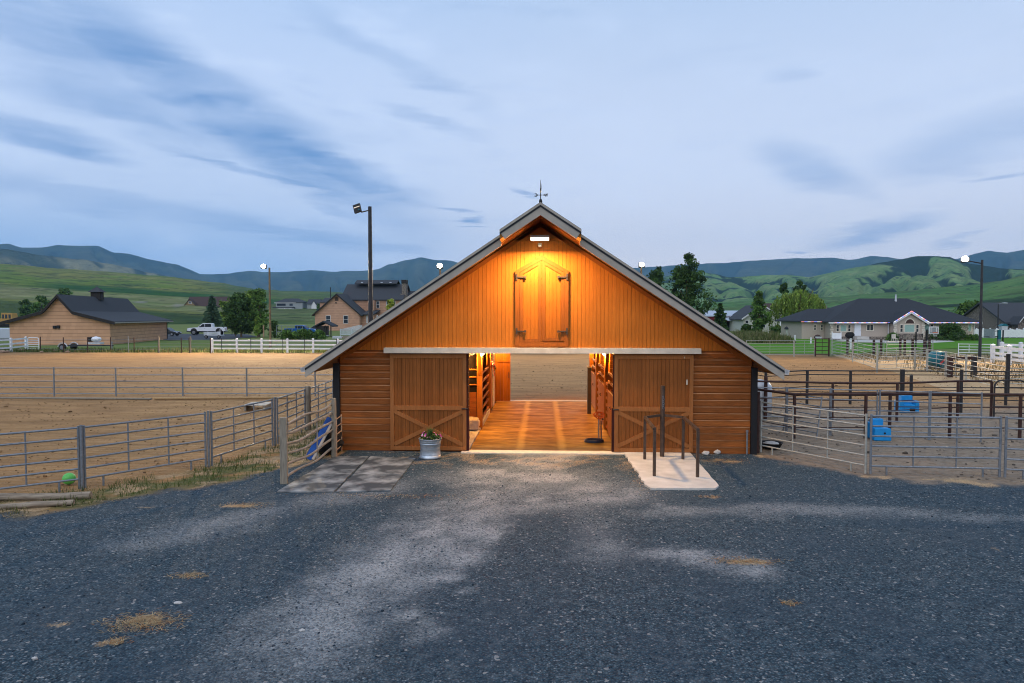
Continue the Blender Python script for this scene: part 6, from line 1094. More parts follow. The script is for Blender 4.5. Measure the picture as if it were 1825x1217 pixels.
# small black shelter, white lattice, junk, stake, kennel
x, y = gp(577, 600); k = (y - CAM[1]) / F; t = thing('shelter', 'small black open sided shelter in front of the tan house', 'shelter', (x - 16 * k, y, 0)); MB().prism([(-0.2, 17 * k), (16 * k, 26.5 * k), (33 * k, 18 * k), (33 * k, 20 * k), (16 * k, 28.5 * k), (-0.2, 19 * k)], -0.4, 3.0).build('roof', 'shingle', t); MB().box(1.5 * k, 17 * k, 0, 2.4, 0, 19 * k).build('wall', 'dark_trim', t)
for q in (19, 24, 29): MB().box(q * k - .08, q * k + .08, 0, 0.16, 0, 20 * k).build('post', 'dark_trim', t)
x, y = gp(607, 598); k = (y - CAM[1]) / F; t = thing('lattice_screen', 'white lattice screen with a rising top beside the shelter', 'screen', (x, y, 0)); w_ = 40 * k; m = MB(); n = 26
for i in range(n):
    xx = w_ * i / n; hz = (11.5 + 7.5 * min(1, i / 21)) * k; m.box(xx, xx + w_ / n * 0.62, 0, 0.04, 0.05, hz)
m.build('slats', 'lattice', t); [MB().box(-0.02, w_ + .1, -0.05, -0.003, z, z + 0.12).build('rail', 'lattice', t) for z in (0.1, 11 * k)]; [MB().box(q * k - .08, q * k + .08, -0.16, -0.054, 0, 12.5 * k).build('post', 'lattice', t) for q in (0, 21, 40)]
for i, (q, b_, c_, sz, lb) in enumerate(((602, 603, 'panel_plastic', (1.6, 0.4, 0.22), 'pale boards stacked in front of the white lattice'), (618, 603, 'old_wood', (1.5, 0.4, 0.25), 'brown scrap boards in front of the white lattice'), (583, 600, 'galv', (0.45, 0.3, 0.3), 'grey tub beside the black shelter'))):
    x, y = gp(q, b_); t = thing('scrap_pile' if i < 2 else 'tub', lb, 'pile' if i < 2 else 'tub', (x, y, 0), 0.1 * i)
    if i < 2: [MB().box(-sz[0] / 2 + random.uniform(-.2, .2), sz[0] / 2 + random.uniform(-.2, .2), -0.5 + j * 0.25, -0.5 + j * 0.25 + 0.2, j % 2 * 0.16, j % 2 * 0.16 + sz[2]).build('board', c_, t) for j in range(4)]
    else: MB().lathe([(0, 0), (0.35, 0), (0.45, 0.3), (0.40, 0.3), (0, 0.2)], seg=14).build('shell', c_, t)
x, y = gp(470, 601); tag(MB().box(-0.09, 0.09, -0.08, 0.08, 0, hgt(470, 601, 579)).build('stake', 'rust', None, (x, y, 0)), 'rusty brown stake between the shrub and the lamp pole', 'stake')
t = thing('kennel', 'see-through wire kennel around the blue truck', 'kennel', (*gp(493, 602), 0)); k0 = gp(493, 602); k1 = gp(562, 600)
for i in range(6):
    xx = (k1[0] - k0[0]) * i / 5; MB().tube([(xx, 0, 0), (xx, 0, 2.0)], 0.05, 6).build('post', 'galv', t)
for z in (0.1, 1.0, 1.98): MB().tube([(0, 0, z), (k1[0] - k0[0], 0, z)], 0.035, 6).build('rail', 'galv', t)
# far houses on the left
def simple_house(name, label, px0, px1, pb, pe, pa, wall, roof, along='x', depth=9, cat='house', windows=(), trim=None, ov=0.5, rz=0.0):
    x0, y = gp(px0, pb); k = (y - CAM[1]) / F; t = thing(name, label, cat, (x0, y, 0), rz); w_ = (px1 - px0) * k; z = lambda py: CAMZ + (HOR - py) * k
    if along == 'x': gable_wall(t, 0, w_, 0, depth, z(pe), z(pa), wall, 'x'); gable_roof(t, 0, w_, 0, depth, z(pe), z(pa), roof, ov, 0.25, 'x')
    elif along == 'y': gable_wall(t, 0, w_, 0, depth, z(pe), z(pa), wall, 'y'); gable_roof(t, 0, w_, 0, depth, z(pe), z(pa), roof, ov, 0.25, 'y')
    else: MB().box(0, w_, 0, depth, -0.1, z(pe)).build('wall', wall, t); hip_roof(t, 0, w_, 0, depth, z(pe), z(pa), w_ * 0.25, w_ * 0.75, roof)
    for (a, b, c, d, gm) in windows: window(t, ((a + b) / 2 - px0) * k, z(d), (b - a) * k, (d - c) * k, 0, gm, ft=max(0.1, 0.5 * k), transom=False)
    if trim and along == 'y':
        c = w_ / 2; s = (z(pa) - z(pe)) / c; MB().prism([(-ov, z(pe) - ov * s), (c, z(pa)), (w_ + ov, z(pe) - ov * s), (w_ + ov, z(pe) - ov * s + 0.35), (c, z(pa) + 0.35), (-ov, z(pe) - ov * s + 0.35)], -ov - 0.1, -ov - 0.01).build('barge_board', trim, t)
    return t, k, z
t, k, z = simple_house('house', 'brown roofed far house left of the blue spruce', 331, 404, 572, 545, 528, 'olive', 'roof_brown', 'x', 14); gw = MB(); x0 = 3 * k; gable_wall(t, x0, 22 * k, -3.0, -0.02, z(543), z(533), 'olive'); gable_roof(t, x0, 22 * k, -3.0, -0.02, z(543), z(533), 'roof_brown', 0.5, 0.3, name='gable_roof'); window(t, 13 * k, z(541), 5.5 * k, 5 * k, -3.0, ft=0.2, mull=1); MB().box(8 * k, 19 * k, -3.06, -3.004, 0, z(556)).build('garage_door', 'dark_trim', t)
t, k, z = simple_house('barn_shed', 'small white metal shed in front of the brown far house', 357, 390, 570, 546, 534, 'house_white', 'roof_metal', 'x', 9, 'shed'); MB().box(-10 * k, -0.02, 1, 6, 0, z(556.5)).build('lean_to', 'house_white', t); MB().prism([(0.6, z(556.8)), (6.4, z(551.5)), (6.4, z(550.8)), (0.6, z(556))], -10.5 * k, -0.02, 'x').build('lean_to_roof', 'roof_metal', t)
x0, y = gp(253, 567); k = (y - CAM[1]) / F; t = thing('greenhouse', 'long low white building far behind the shed', 'building', (x0, y, 0)); MB().box(0, 56 * k, 0, 8, 0, (567 - 550.5) * k).build('wall', 'house_white', t); MB().prism([(-0.3, (567 - 550.5) * k), (4, (567 - 549.5) * k), (8.3, (567 - 550.5) * k)], -0.3, 56 * k + .3, 'x').build('roof', 'roof_metal', t); [MB().box(q * k, (q + 4) * k, -0.06, -0.003, 0.2, (567 - 555) * k).build('door', 'glass', t) for q in (12, 40)]
fence('white_fence', 'far white fence in front of the long low building', 'fence', [gp(q, 567.5 + (q - 255) * 0.016) for q in range(255, 366, 10)], 3.4, [1.4, 2.6], 'vinyl', (0.1, 0.55), 0.5); fence('white_fence', 'far white fence below the white porch house', 'fence', [gp(q, 572.8) for q in range(494, 572, 9)], 2.8, [1.0, 1.8, 2.5], 'vinyl', (0.1, 0.4), 0.4)
t, k, z = simple_house('house', 'far two storey white house with a columned porch', 492, 541, 571, 538.5, 531, 'house_grey', 'shingle_grey', 'hip', 12)
MB().box(-1.0, 35 * k, -4.5, -0.03, z(548.6), z(546.6)).build('porch_roof', 'shingle_grey', t); MB().box(-1.0, 37 * k, -0.35, -0.03, z(540), z(538.3)).build('frieze', 'trim_white', t); MB().box(-0.8, 34 * k, -4.6, -4.55, z(549.6), z(548.7)).build('porch_beam', 'trim_white', t)
for q in (0, 19, 29, 33, 36): MB().box(q * k, q * k + 0.45, -4.5, -4.1, 0, z(549)).build('column', 'trim_white', t)
for a, b, c, d in ((2, 18, 540.5, 544.5), (25, 31, 540.5, 544.5), (5, 17, 552, 560)): MB().box(a * k, b * k, -0.06, -0.003, z(d), z(c)).build('window', 'glass' if c < 545 else 'dark_void', t)
MB().box(6 * k, 14 * k, -0.09, -0.065, z(554), z(551.5)).build('lit_window', 'glow_dim', t)
t, k, z = simple_house('house', 'far grey house with a white gable behind the evergreens', 548, 569, 571, 541, 533, 'house_grey', 'shingle_grey', 'x', 10); gable_wall(t, 9 * k, 18 * k, -2, -0.03, z(543), z(536), 'trim_white'); gable_roof(t, 9 * k, 18 * k, -2, -.03, z(543), z(536), 'shingle_grey', 0.4, 0.3, name='gable_roof')
x, y = gp(589.5, 572); tag(MB().tube([(0, 0, 0), (0, 0, hgt(589.5, 572, 512))], 0.35, 6).build('flue_pole', 'dark_pipe', None, (x, y, 0)), 'thin dark pole rising behind the tan house gable', 'pole')
# right hand buildings
t, k, z = simple_house('barn_building', 'red building with a silver metal roof and lean-to porch', 1252, 1323, 589, 563.5, 555, 'barn_red', 'roof_metal', 'x', 9, 'building', (), None, 0.25)
MB().prism([(-2.6, z(571.5)), (-0.03, z(566.3)), (-0.03, z(565.3)), (-2.6, z(570.3))], 28 * k, 72 * k, 'x').build('porch_roof', 'roof_metal', t); [MB().box(q * k - 0.12, q * k + 0.12, -2.5, -2.26, 0, z(571)).build('post', 'trim_white', t) for q in (30, 58.5, 71)]; MB().box(60 * k, 70 * k, -0.06, -0.003, 0, z(573)).build('door', 'barn_red', t); MB().box(33 * k, 56 * k, -0.07, -0.004, 0, z(574)).build('dark_opening', 'dark_void', t)
t, k, z = simple_house('house', 'sage green gabled house behind the pointed tree', 1325, 1388, 591, 567, 545, 'sage_lap', 'shingle_grey', 'y', 12, 'house', ((1327.5, 1333.5, 570.5, 576.5, 'glass'), (1358, 1363, 578, 584, 'glass')), 'trim_white', 0.6)
t, k, z = simple_house('house', 'maroon roofed house behind the sage house and willow', 1362, 1400, 580, 553.5, 541.5, 'house_white', 'roof_brown', 'x', 10)
t, k, z = simple_house('house', 'dark roofed far house behind the grey hip roof house', 1470, 1550, 583, 560, 550, 'house_grey', 'shingle', 'x', 12); gable_roof(t, 27 * k, 37 * k, -2, 4, z(553), z(548), 'shingle', 0.3, 0.3, name='dormer_roof'); gable_wall(t, 28 * k, 36 * k, -1.8, 3, z(553), z(548.5), 'stucco')
x, y = gp(1479, 583); tag(MB().tube([(0, 0, 0), (0, 0, hgt(1479, 583, 544))], 0.18, 6).build('flue', 'old_wood', None, (x, y + 3, 0)), 'slim brown flue beside the far dark roof', 'pole')
# grey hip roof house with coloured eave lights
hx, hy = gp(1481, 604.5); hs = (hy - CAM[1]) / F; H = thing('house', 'grey stucco hip roof house with coloured lights along the eave', 'house', (hx, hy, 0)); X_ = lambda q: (q - 1481) * hs * 1.0; Z_ = lambda py: CAMZ + (HOR - py) * hs
x1 = X_(1724); MB().box(0, x1, 0, 13, -0.1, Z_(574)).build('wall', 'stucco', H); hip_roof(H, 0, x1, 0, 15, Z_(574.5), Z_(537) * 1.10, X_(1566), X_(1652), 'shingle', 0.7, 0.18)
MB().box(X_(1441), -0.02, 2.5, 12, -0.1, Z_(573)).build('wall', 'stucco', H); hip_roof(H, X_(1441), X_(1490), 2.5, 13, Z_(573.6), Z_(549.5), X_(1475), X_(1535), 'shingle', 0.6, 0.18)
bx0, bx1 = X_(1580), X_(1630); bc = (bx0 + bx1) / 2; gable_wall(H, bx0, bx1, -1.6, -0.02, Z_(573.5), Z_(558.5), 'stucco'); gable_roof(H, bx0, bx1, -1.6, 5.0, Z_(573.5), Z_(557.5), 'shingle', 0.35, 0.2, name='bay_roof')
sg = (Z_(557.5) - Z_(573.5)) / (bc - bx0); MB().prism([(bx0 - .4, Z_(573.5) - .4 * sg - .12), (bc, Z_(557.5) - .12), (bx1 + .4, Z_(573.5) - .4 * sg - .12), (bx1 + .4, Z_(573.5) - .4 * sg + .22), (bc, Z_(557.5) + .22), (bx0 - .4, Z_(573.5) - .4 * sg + .22)], -2.06, -1.97).build('bay_trim', 'trim_white', H)
MB().box(-0.7, bx0 - .75, -0.80, -0.705, Z_(576), Z_(573.6)).build('eave_trim', 'trim_white', H); MB().box(bx1 + .5, x1 + 0.7, -0.80, -0.705, Z_(576), Z_(573.6)).build('eave_trim', 'trim_white', H)
for cm, ph in (('red', 0), ('blue', 1), ('white', 2)):
    m = MB()
    for q0, q1, yy in ((1483, 1577, -0.87), (1634, 1731, -0.87)):
        n = int((q1 - q0) / 4.0)
        for i in range(n):
            if (i % 3) == ph: a = X_(q0 + (q1 - q0) * i / n); b = X_(q0 + (q1 - q0) * (i + 1) / n); m.box(a, b - 0.03, yy, yy + 0.06, Z_(574.8), Z_(574.25))
    for i in range(8):
        if (i % 3) == ph: a = X_(1437 + 45 * i / 8); b = X_(1437 + 45 * (i + 1) / 8); m.box(a, b - .03, 1.78, 1.84, Z_(573.7), Z_(572.9))
    for sgn in (-1, 1):
        for i in range(9):
            if (i % 3) == ph: f0, f1 = i / 9, (i + 0.92) / 9; a = bc + sgn * (bx1 - bc + .4) * f0; b = bc + sgn * (bx1 - bc + .4) * f1; za_, zb_ = Z_(557.5) + .26 - abs(a - bc) * sg, Z_(557.5) + .26 - abs(b - bc) * sg; m.bar((a, -2.12, za_), (b, -2.12, zb_), 0.05, 0.09)
    m.build('eave_lights', 'glow_' + cm, H, label={'red': 'red lights of the eave strip', 'blue': 'blue lights of the eave strip', 'white': 'white lights of the eave strip'}[cm])
def pw(q0, q1, t_, b_, y=0.0, mat='glass', mull=0, tr=False): window(H, (X_(q0) + X_(q1)) / 2, Z_(b_), X_(q1) - X_(q0), Z_(t_) - Z_(b_), y, mat, 'trim_cream', 0.12, mull, tr)
pw(1488.5, 1495, 577.5, 591, 0, 'glass', 0, True); pw(1495.5, 1508, 577.5, 591, 0, 'glass_green'); pw(1508.5, 1515, 577.5, 591, 0, 'glass', 0, True); pw(1540.5, 1553.5, 577, 589, 0, 'glass', 1); pw(1588, 1594.5, 577, 591.5, -1.6, 'glass', 0, True); pw(1595, 1614, 577, 591.5, -1.6, 'glass_green'); pw(1614.5, 1621, 577, 591.5, -1.6, 'glass', 0, True); pw(1632, 1648, 576.5, 590, 0, 'glass_green'); pw(1648.5, 1655, 576.5, 590, 0, 'glass', 0, True); pw(1712, 1719, 577, 590, 0, 'glass_green')
for q in (1464, 1476): window(H, X_(q), Z_(589), 5 * hs, 11 * hs, 2.5, 'glass', 'trim_cream', 0.1)
m = MB(); rA, rB = 8.6 * hs, 7.0 * hs; cz = Z_(575.5); m.prism([(bc + rA * math.cos(a), cz + rA * math.sin(a)) for a in np.linspace(0, PI, 14)] + [(bc + rB * math.cos(a), cz + rB * math.sin(a)) for a in np.linspace(PI, 0, 14)], -1.68, -1.604); fa = m.build('arched_window', 'trim_cream', H); MB().prism([(bc + rB * math.cos(a), cz + rB * math.sin(a)) for a in np.linspace(0, PI, 14)], -1.645, -1.603).build('pane', 'roof_brown', fa)
d_ = MB().box(X_(1520.5), X_(1531.5), -0.09, -0.004, Z_(597.5), Z_(577)).build('door', 'paint_white', H); MB().box(X_(1529.5), X_(1530.3), -0.14, -0.092, Z_(588), Z_(587)).build('handle', 'brass', d_); MB().box(X_(1518), X_(1538), -1.6, -0.03, 0, Z_(598.5)).build('step', 'concrete', H)
for q, yy in ((1482, 0), (1581, -1.6), (1628, -1.6), (1722, 0)):
    m = MB(); [m.box(X_(q) - (0.25 if j % 2 else 0.17), X_(q) + (0.25 if j % 2 else 0.17), yy - 0.06, yy - 0.003, 0.35 + j * 0.34, 0.35 + j * 0.34 + 0.28) for j in range(7)]; m.build('quoins', 'trim_cream', H)
for a, b, yy in ((0.3, bx0 - 0.02, 0), (bx1 + .02, x1 - .3, 0)): MB().box(a, b, yy - 0.05, yy - 0.003, -0.05, 0.42).build('stone_base', 'stone', H)
MB().box(bx0 + .2, bx1 - .2, -1.66, -1.604, -0.05, 0.9).build('stone_base', 'stone', H); MB().tube([(X_(1627), 6.5, Z_(541) * 1.05), (X_(1627), 6.5, Z_(532) * 1.12)], [0.20, 0.10], 8).build('flue', 'panel_plastic', H); MB().box(X_(1655), X_(1662), 9, 9.6, Z_(541) * 1.05, Z_(538.5) * 1.1).build('skylight', 'panel_plastic', H)
MB().tube([(x1 - 0.1, -0.1, 0), (x1 - 0.1, -0.1, Z_(576))], 0.08, 6).build('downpipe', 'trim_white', H); MB().tube([(X_(1578), -0.1, 0), (X_(1578), -0.1, Z_(576))], 0.08, 6).build('downpipe', 'trim_white', H)
# garden things
def small(px, pb, name, label, cat, rz=0.0): x, y = gp(px, pb); return thing(name, label, cat, (x, y, 0), rz), (y - CAM[1]) / F
t, k = small(1514, 604.5, 'grill', 'black covered grill left of the white door', 'grill'); MB().blob((0, 0, 0.62), (0.78, 0.45, 0.55), 2, 0.06).build('cover', 'cloth_black', t); [MB().box(s * 0.45 - .05, s * 0.45 + .05, -0.2, 0.2, 0, 0.3).build('leg', 'black_metal', t) for s in (-1, 1)]
t, k = small(1491, 605, 'privacy_screen', 'white vinyl screen under the left window of the grey house', 'screen'); [MB().box(-0.6 + i * 0.41, -0.6 + i * 0.41 + 0.39, 0, 0.05, 0.1, 1.0).build('board', 'vinyl', t) for i in range(3)]; [MB().box(s * 0.66 - .06, s * 0.66 + .06, -0.04, 0.08, 0, 1.1).build('post', 'vinyl', t) for s in (-1, 1)]
t, k = small(1594, 608, 'garden_chair', 'pale garden chair in front of the round bush', 'chair'); MB().box(-0.28, 0.28, -0.28, 0.25, 0.38, 0.44).build('seat', 'trim_cream', t); m = MB(); [m.box(-0.28 + i * 0.12, -0.28 + i * 0.12 + 0.09, 0.22, 0.27, 0.45, 1.0) for i in range(5)]; m.build('backrest', 'trim_cream', t); [MB().box(a * 0.25 - .03, a * 0.25 + .03, b * 0.22 - .03, b * 0.22 + .03, 0, 0.38).build('leg', 'trim_cream', t) for a in (-1, 1) for b in (-1, 1)]
t, k = small(1622, 606, 'patio_set', 'wooden table and bench set in front of the arched bay', 'table'); MB().box(-0.8, 0.8, -0.4, 0.4, 0.7, 0.76).build('tabletop', 'old_wood', t); [MB().box(a * 0.7 - .04, a * 0.7 + .04, -0.35, 0.35, 0, 0.7).build('leg', 'old_wood', t) for a in (-1, 1)]; [MB().box(-0.75, 0.75, s * 0.75 - .15, s * 0.75 + .15, 0.4, 0.46).build('bench', 'old_wood', t) for s in (-1, 1)]
t, k = small(1651, 623, 'basketball_hoop', 'basketball hoop with a clear backboard on the patio edge', 'basketball hoop'); hz = hgt(1651, 623, 582); MB().tube([(0, 0, 0), (0, 0, hz - 0.3)], 0.10, 8).build('pole', 'black_metal', t); bw_ = 8.3 * k; b = MB(); b.box(-bw_, bw_, -0.55, -0.51, hz - 12.5 * k, hz); b = b.build('backboard', 'house_grey', t, (bw_ * 0.8, 0, 0)); m = MB(); zz0, zz1 = hz - 12.5 * k, hz
m.box(-bw_, bw_, -0.60, -0.553, zz1 - .09, zz1); m.box(-bw_, bw_, -0.60, -0.553, zz0, zz0 + .09); m.box(-bw_, -bw_ + .09, -0.60, -0.553, zz0 + .09, zz1 - .09); m.box(bw_ - .09, bw_, -0.60, -0.553, zz0 + .09, zz1 - .09); m.build('border', 'trim_white', b); m = MB(); [m.box(a0, a1, -0.58, -0.553, c0, c1) for a0, a1, c0, c1 in ((-0.32, 0.32, zz0 + 0.72, zz0 + 0.79), (-0.32, -0.25, zz0 + 0.2, zz0 + 0.72), (0.25, 0.32, zz0 + 0.2, zz0 + 0.72))]; m.build('target_square', 'trim_white', b)
MB().tube([(0.23 * math.cos(a), -0.85 + 0.23 * math.sin(a), zz0 + 0.16) for a in np.linspace(0, 2 * PI, 16)], 0.025, 6).build('rim', 'orange', b); m = MB(); [m.tube([(0.23 * math.cos(a), -0.85 + 0.23 * math.sin(a), zz0 + 0.15), (0.12 * math.cos(a + .3), -0.85 + 0.12 * math.sin(a + .3), zz0 - 0.25)], 0.012, 4) for a in np.linspace(0, 2 * PI, 11)]; m.build('net', 'trim_white', b)
t, k = small(1632, 626, 'net_post', 'slim dark post left of the patio hoop', 'post'); MB().tube([(0, 0, 0), (0, 0, hgt(1632, 626, 591))], 0.07, 8).build('shaft', 'black_metal', t); MB().box(-0.2, 0.2, -0.2, 0.2, 0, 0.08).build('base', 'black_metal', t)
t, k = small(1780, 621, 'basketball_hoop', 'side-on basketball hoop on a teal padded pole by the road', 'basketball hoop'); hz = hgt(1780, 621, 588); MB().box(-0.16, 0.16, -0.12, 0.12, 0, hz * 0.5).build('pad', 'galv', t); MB().box(-0.15, 0.15, -0.1, 0.1, hz * 0.5, hz).build('pole', 'teal', t); m = MB(); m.bar((0, 0, hz - .1), (-0.9, 0, hz - 0.15), 0.1, 0.08); m.bar((0, 0, hz - .7), (-0.9, 0, hz - 0.75), 0.1, 0.08); m.build('arm', 'dark_pipe', t); MB().box(-0.98, -0.92, -0.9, 0.9, hz - 0.9, hz + 0.1).build('backboard', 'house_grey', t, (-.1, 0, 0)); MB().tube([(-1.35 + 0.25 * math.cos(a), 0.25 * math.sin(a), hz - 0.75) for a in np.linspace(0, 2 * PI, 16)], 0.03, 6).build('rim', 'dark_pipe', t)
t, k = small(1787, 621, 'lamp_post', 'dark post topped by a small teal lantern', 'lamp post'); hz = hgt(1787, 621, 580); MB().tube([(0, 0, 0), (0, 0, hz - 0.5)], 0.07, 8).build('pole', 'black_metal', t); MB().prism([(-0.28, hz - 0.5), (0.28, hz - 0.5), (0.36, hz - 0.05), (-0.36, hz - 0.05)], -0.25, 0.25).build('lantern', 'panel_plastic', t); MB().prism([(-0.42, hz - .048), (0.42, hz - .048), (0.1, hz + 0.2), (-0.1, hz + .2)], -0.3, 0.3).build('cap', 'teal', t)
t, k = small(1778, 600, 'street_lamp', 'dark street lamp with a silver cobra head by the road', 'street lamp'); hz = hgt(1778, 600, 542); MB().tube([(0, 0, 0), (0, 0, hz)], 0.11, 8).build('pole', 'pole_dark', t); MB().tube([(0, 0, hz), (0.7, 0, hz + 0.18)], 0.05, 6).build('arm', 'galv', t); MB().blob((1.05, 0, hz + 0.18), (0.55, 0.2, 0.10), 2).build('lamp_head', 'panel_plastic', t)
fence('white_fence', 'scalloped white vinyl fence along the road at the right', 'fence', [gp(q, 602) for q in range(1728, 1960, 12)], 1.55, [0.3, 1.3], 'vinyl', (0.06, 0.12), 0.16, cap=True); p0 = gp(1728, 602); p1 = gp(1950, 602); t = [o for o in COL.objects if o.get('label') == 'scalloped white vinyl fence along the road at the right'][0]; m = MB(); n = 150
for i in range(n):
    a = (p1[0] - p0[0]) * i / n; ph = (i / n * 18.5) % 1; m.box(a, a + (p1[0] - p0[0]) / n * 0.9, -0.03, 0.03, 0.1, 1.30 + 0.22 * abs(ph - 0.5) * 2)
m.build('boards', 'vinyl', t)
t, k, z = simple_house('house', 'dark roofed house partly hidden at the right edge', 1792, 1870, 599, 574, 541, 'stone', 'shingle_grey', 'x', 14); gable_wall(t, 8 * k, 20 * k, -2.0, -0.03, z(574), z(566), 'stone'); gable_roof(t, 8 * k, 20 * k, -2.0, -0.03, z(574), z(566), 'shingle_grey', 0.4, 0.25, name='gable_roof'); MB().prism([(7 * k, z(574.6)), (14 * k, z(565.5)), (21 * k, z(574.6)), (21 * k, z(573)), (14 * k, z(563.6)), (7 * k, z(573))], -2.5, -2.44).build('barge_board', 'trim_white', t)
t, k, z = simple_house('garden_shed', 'small pale garden shed with a grey roof by the willow', 1434.5, 1463, 602.5, 586, 576.8, 'sage', 'shingle_grey', 'y', 4.2, 'shed', (), None, 0.18); t.rotation_euler[2] = R(24); window(t, 2.4, 1.0, 0.55, 0.85, 0.0, axis='y', face=-1) ; MB().box(0.9, 1.15, -0.06, -0.003, 1.9, 2.1).build('vent', 'dark_trim', t)
t, k = small(1457, 604, 'fire_pit', 'brown rounded metal lid leaning by the garden shed', 'fire pit'); MB().blob((0, 0, 0.25), (0.5, 0.45, 0.45), 2).build('lid', 'roof_brown', t); MB().box(-0.45, 0.45, -0.5, -0.2, 0, 0.38).build('box', 'panel_plastic', t)

# ------------------------------------------------------------------ vehicles
def wheel(t, x, y, r, w_, s): 
    m = MB(); m.tube([(x, y - w_ / 2, r), (x, y - w_ / 2 + .03, r), (x, y + w_ / 2 - .03, r), (x, y + w_ / 2, r)], [r * 0.9, r, r, r * 0.9], 18); o = m.build('wheel', 'tyre', t)
    k = MB(); yy = y + s * (w_ / 2 + 0.004); k.tube([(x, yy - 0.03, r), (x, yy + s * 0.006, r)], r * 0.58, 14); k.build('rim', 'rim', o)
def pickup(label, px, pb, rz, paint, sc=1.0, lift=0.0):
    x, y = gp(px, pb); t = thing('pickup_truck', label, 'truck', (x, y, 0), rz); t.scale = (sc, sc, sc); z0 = 0.48 + lift; h = 0.98
    MB().prism([(-3.05, z0 + 0.12), (-3.0, z0 + 0.02), (3.05, z0 + .02), (3.05, z0 + 0.62), (0.98, z0 + 0.62), (0.98, z0 + 0.66), (-1.35, z0 + 0.68), (-2.75, z0 + 0.58), (-3.02, z0 + 0.45)], -h, h).build('body', paint, t, bev=0.05)
    MB().prism([(-1.42, z0 + 0.66), (-0.72, z0 + 1.30), (-0.45, z0 + 1.36), (0.75, z0 + 1.36), (0.96, z0 + 1.28), (1.0, z0 + 0.64)], -h + 0.10, h - 0.10).build('cab', paint, t, bev=0.05)
    m = MB(); m.prism([(1.05, z0 + 0.62), (3.04, z0 + 0.62), (3.04, z0 + 0.70), (1.05, z0 + .70)], -h + .001, -h + 0.12); m.prism([(1.05, z0 + 0.62), (3.04, z0 + 0.62), (3.04, z0 + 0.70), (1.05, z0 + .70)], h - 0.12, h - .001); m.build('bed_rail', paint, t)
    for s in (-1, 1):
        ys = s * (h - 0.095); a, b = min(ys, ys + s * 0.012), max(ys, ys + s * 0.012)
        for pf in ([(-1.10, z0 + 0.74), (-0.66, z0 + 1.22), (-0.28, z0 + 1.27), (-0.28, z0 + 0.74)], [(-0.20, z0 + 0.74), (-0.20, z0 + 1.27), (0.62, z0 + 1.27), (0.78, z0 + 1.2), (0.80, z0 + 0.74)]): MB().prism(pf, a, b).build('side_window', 'glass', t)
        for xx in (-2.0, 2.05): m = MB(); yy = s * (h + 0.002); m.tube([(xx, yy - s * 0.05, z0 + 0.02), (xx, yy + s * 0.012, z0 + 0.02)], 0.52, 20); m.build('wheel_arch', 'dark_trim', t); wheel(t, xx, s * (h - 0.10), 0.40 + lift * 0.35, 0.28, s)
        MB().box(-3.06, -2.94, min(s * 0.55, s * 0.93), max(s * 0.55, s * 0.93), z0 + 0.30, z0 + 0.50).build('headlight', 'panel_plastic', t); MB().box(3.051, 3.08, min(s * 0.80, s * 0.96), max(s * 0.80, s * 0.96), z0 + 0.2, z0 + 0.58).build('tail_light', 'red', t); MB().box(-1.05, -0.85, min(s * 1.0, s * 1.2), max(s * 1.0, s * 1.2), z0 + 0.74, z0 + 0.92).build('mirror', 'black_metal', t); MB().box(-0.36, -0.22, min(s * h, s * (h + .02)), max(s * h, s * (h + .02)), z0 + 0.52, z0 + 0.56).build('handle', 'black_metal', t)
    MB().add([(-1.36, -0.78, z0 + 0.73), (-1.36, 0.78, z0 + 0.73), (-0.78, 0.72, z0 + 1.275), (-0.78, -0.72, z0 + 1.275)], [(0, 1, 2, 3), (3, 2, 1, 0)]).build('windscreen', 'glass', t, (-0.02, 0, 0.02))
    MB().box(-3.07, -3.0, -0.52, 0.52, z0 + 0.20, z0 + 0.52).build('grille', 'black_metal', t); MB().box(-3.18, -2.98, -0.98, 0.98, z0 - 0.12, z0 + 0.16).build('bumper', 'black_metal' if lift else paint, t, bev=0.04); MB().box(3.06, 3.18, -0.96, 0.96, z0 - 0.1, z0 + 0.08).build('bumper', 'rim', t, bev=0.03); MB().box(-2.8, 2.9, -0.6, 0.6, z0 - 0.18, z0 + 0.02).build('chassis', 'tyre', t); return t
pickup('white lifted crew cab pickup truck on the left driveway', 370, 596.5, R(14), 'paint_white', 1.10, 0.16)
pickup('bright blue pickup truck inside the wire kennel', 537, 596, R(180), 'paint_blue', 1.0, 0.0)
def car(label, px, pb, rz, paint):
    x, y = gp(px, pb); t = thing('parked_car', label, 'car', (x, y, 0), rz); MB().prism([(-2.2, 0.3), (2.2, 0.3), (2.25, 0.7), (1.5, 0.92), (-1.3, 0.90), (-2.15, 0.72)], -0.9, 0.9).build('body', paint, t, bev=0.06); MB().prism([(-1.15, 0.9), (-0.45, 1.42), (0.75, 1.44), (1.5, 0.91)], -0.75, 0.75).build('cabin', 'glass', t, bev=0.05); MB().prism([(-0.42, 1.42), (0.72, 1.44), (0.66, 1.49), (-0.36, 1.48)], -0.72, 0.72).build('roof', paint, t)
    for s in (-1, 1):
        for xx in (-1.4, 1.4): wheel(t, xx, s * 0.82, 0.33, 0.22, s)
        MB().box(-2.26, -2.1, min(s * .45, s * .85), max(s * .45, s * .85), 0.56, 0.70).build('headlight', 'panel_plastic', t)
    return t
car('black car parked behind the tan shed', 298, 598.5, R(178), 'paint_black'); car('pale car nose right of the blue pickup', 566, 594, R(175), 'paint_silver'); car('blue and white car left of the small garden shed', 1409, 600, R(70), 'paint_silver')
t, k = small(382, 603, 'utility_trailer', 'small white utility trailer in front of the white pickup', 'trailer'); MB().box(-1.35, 1.35, -0.7, 0.7, 0.45, 0.55).build('deck', 'panel_plastic', t)
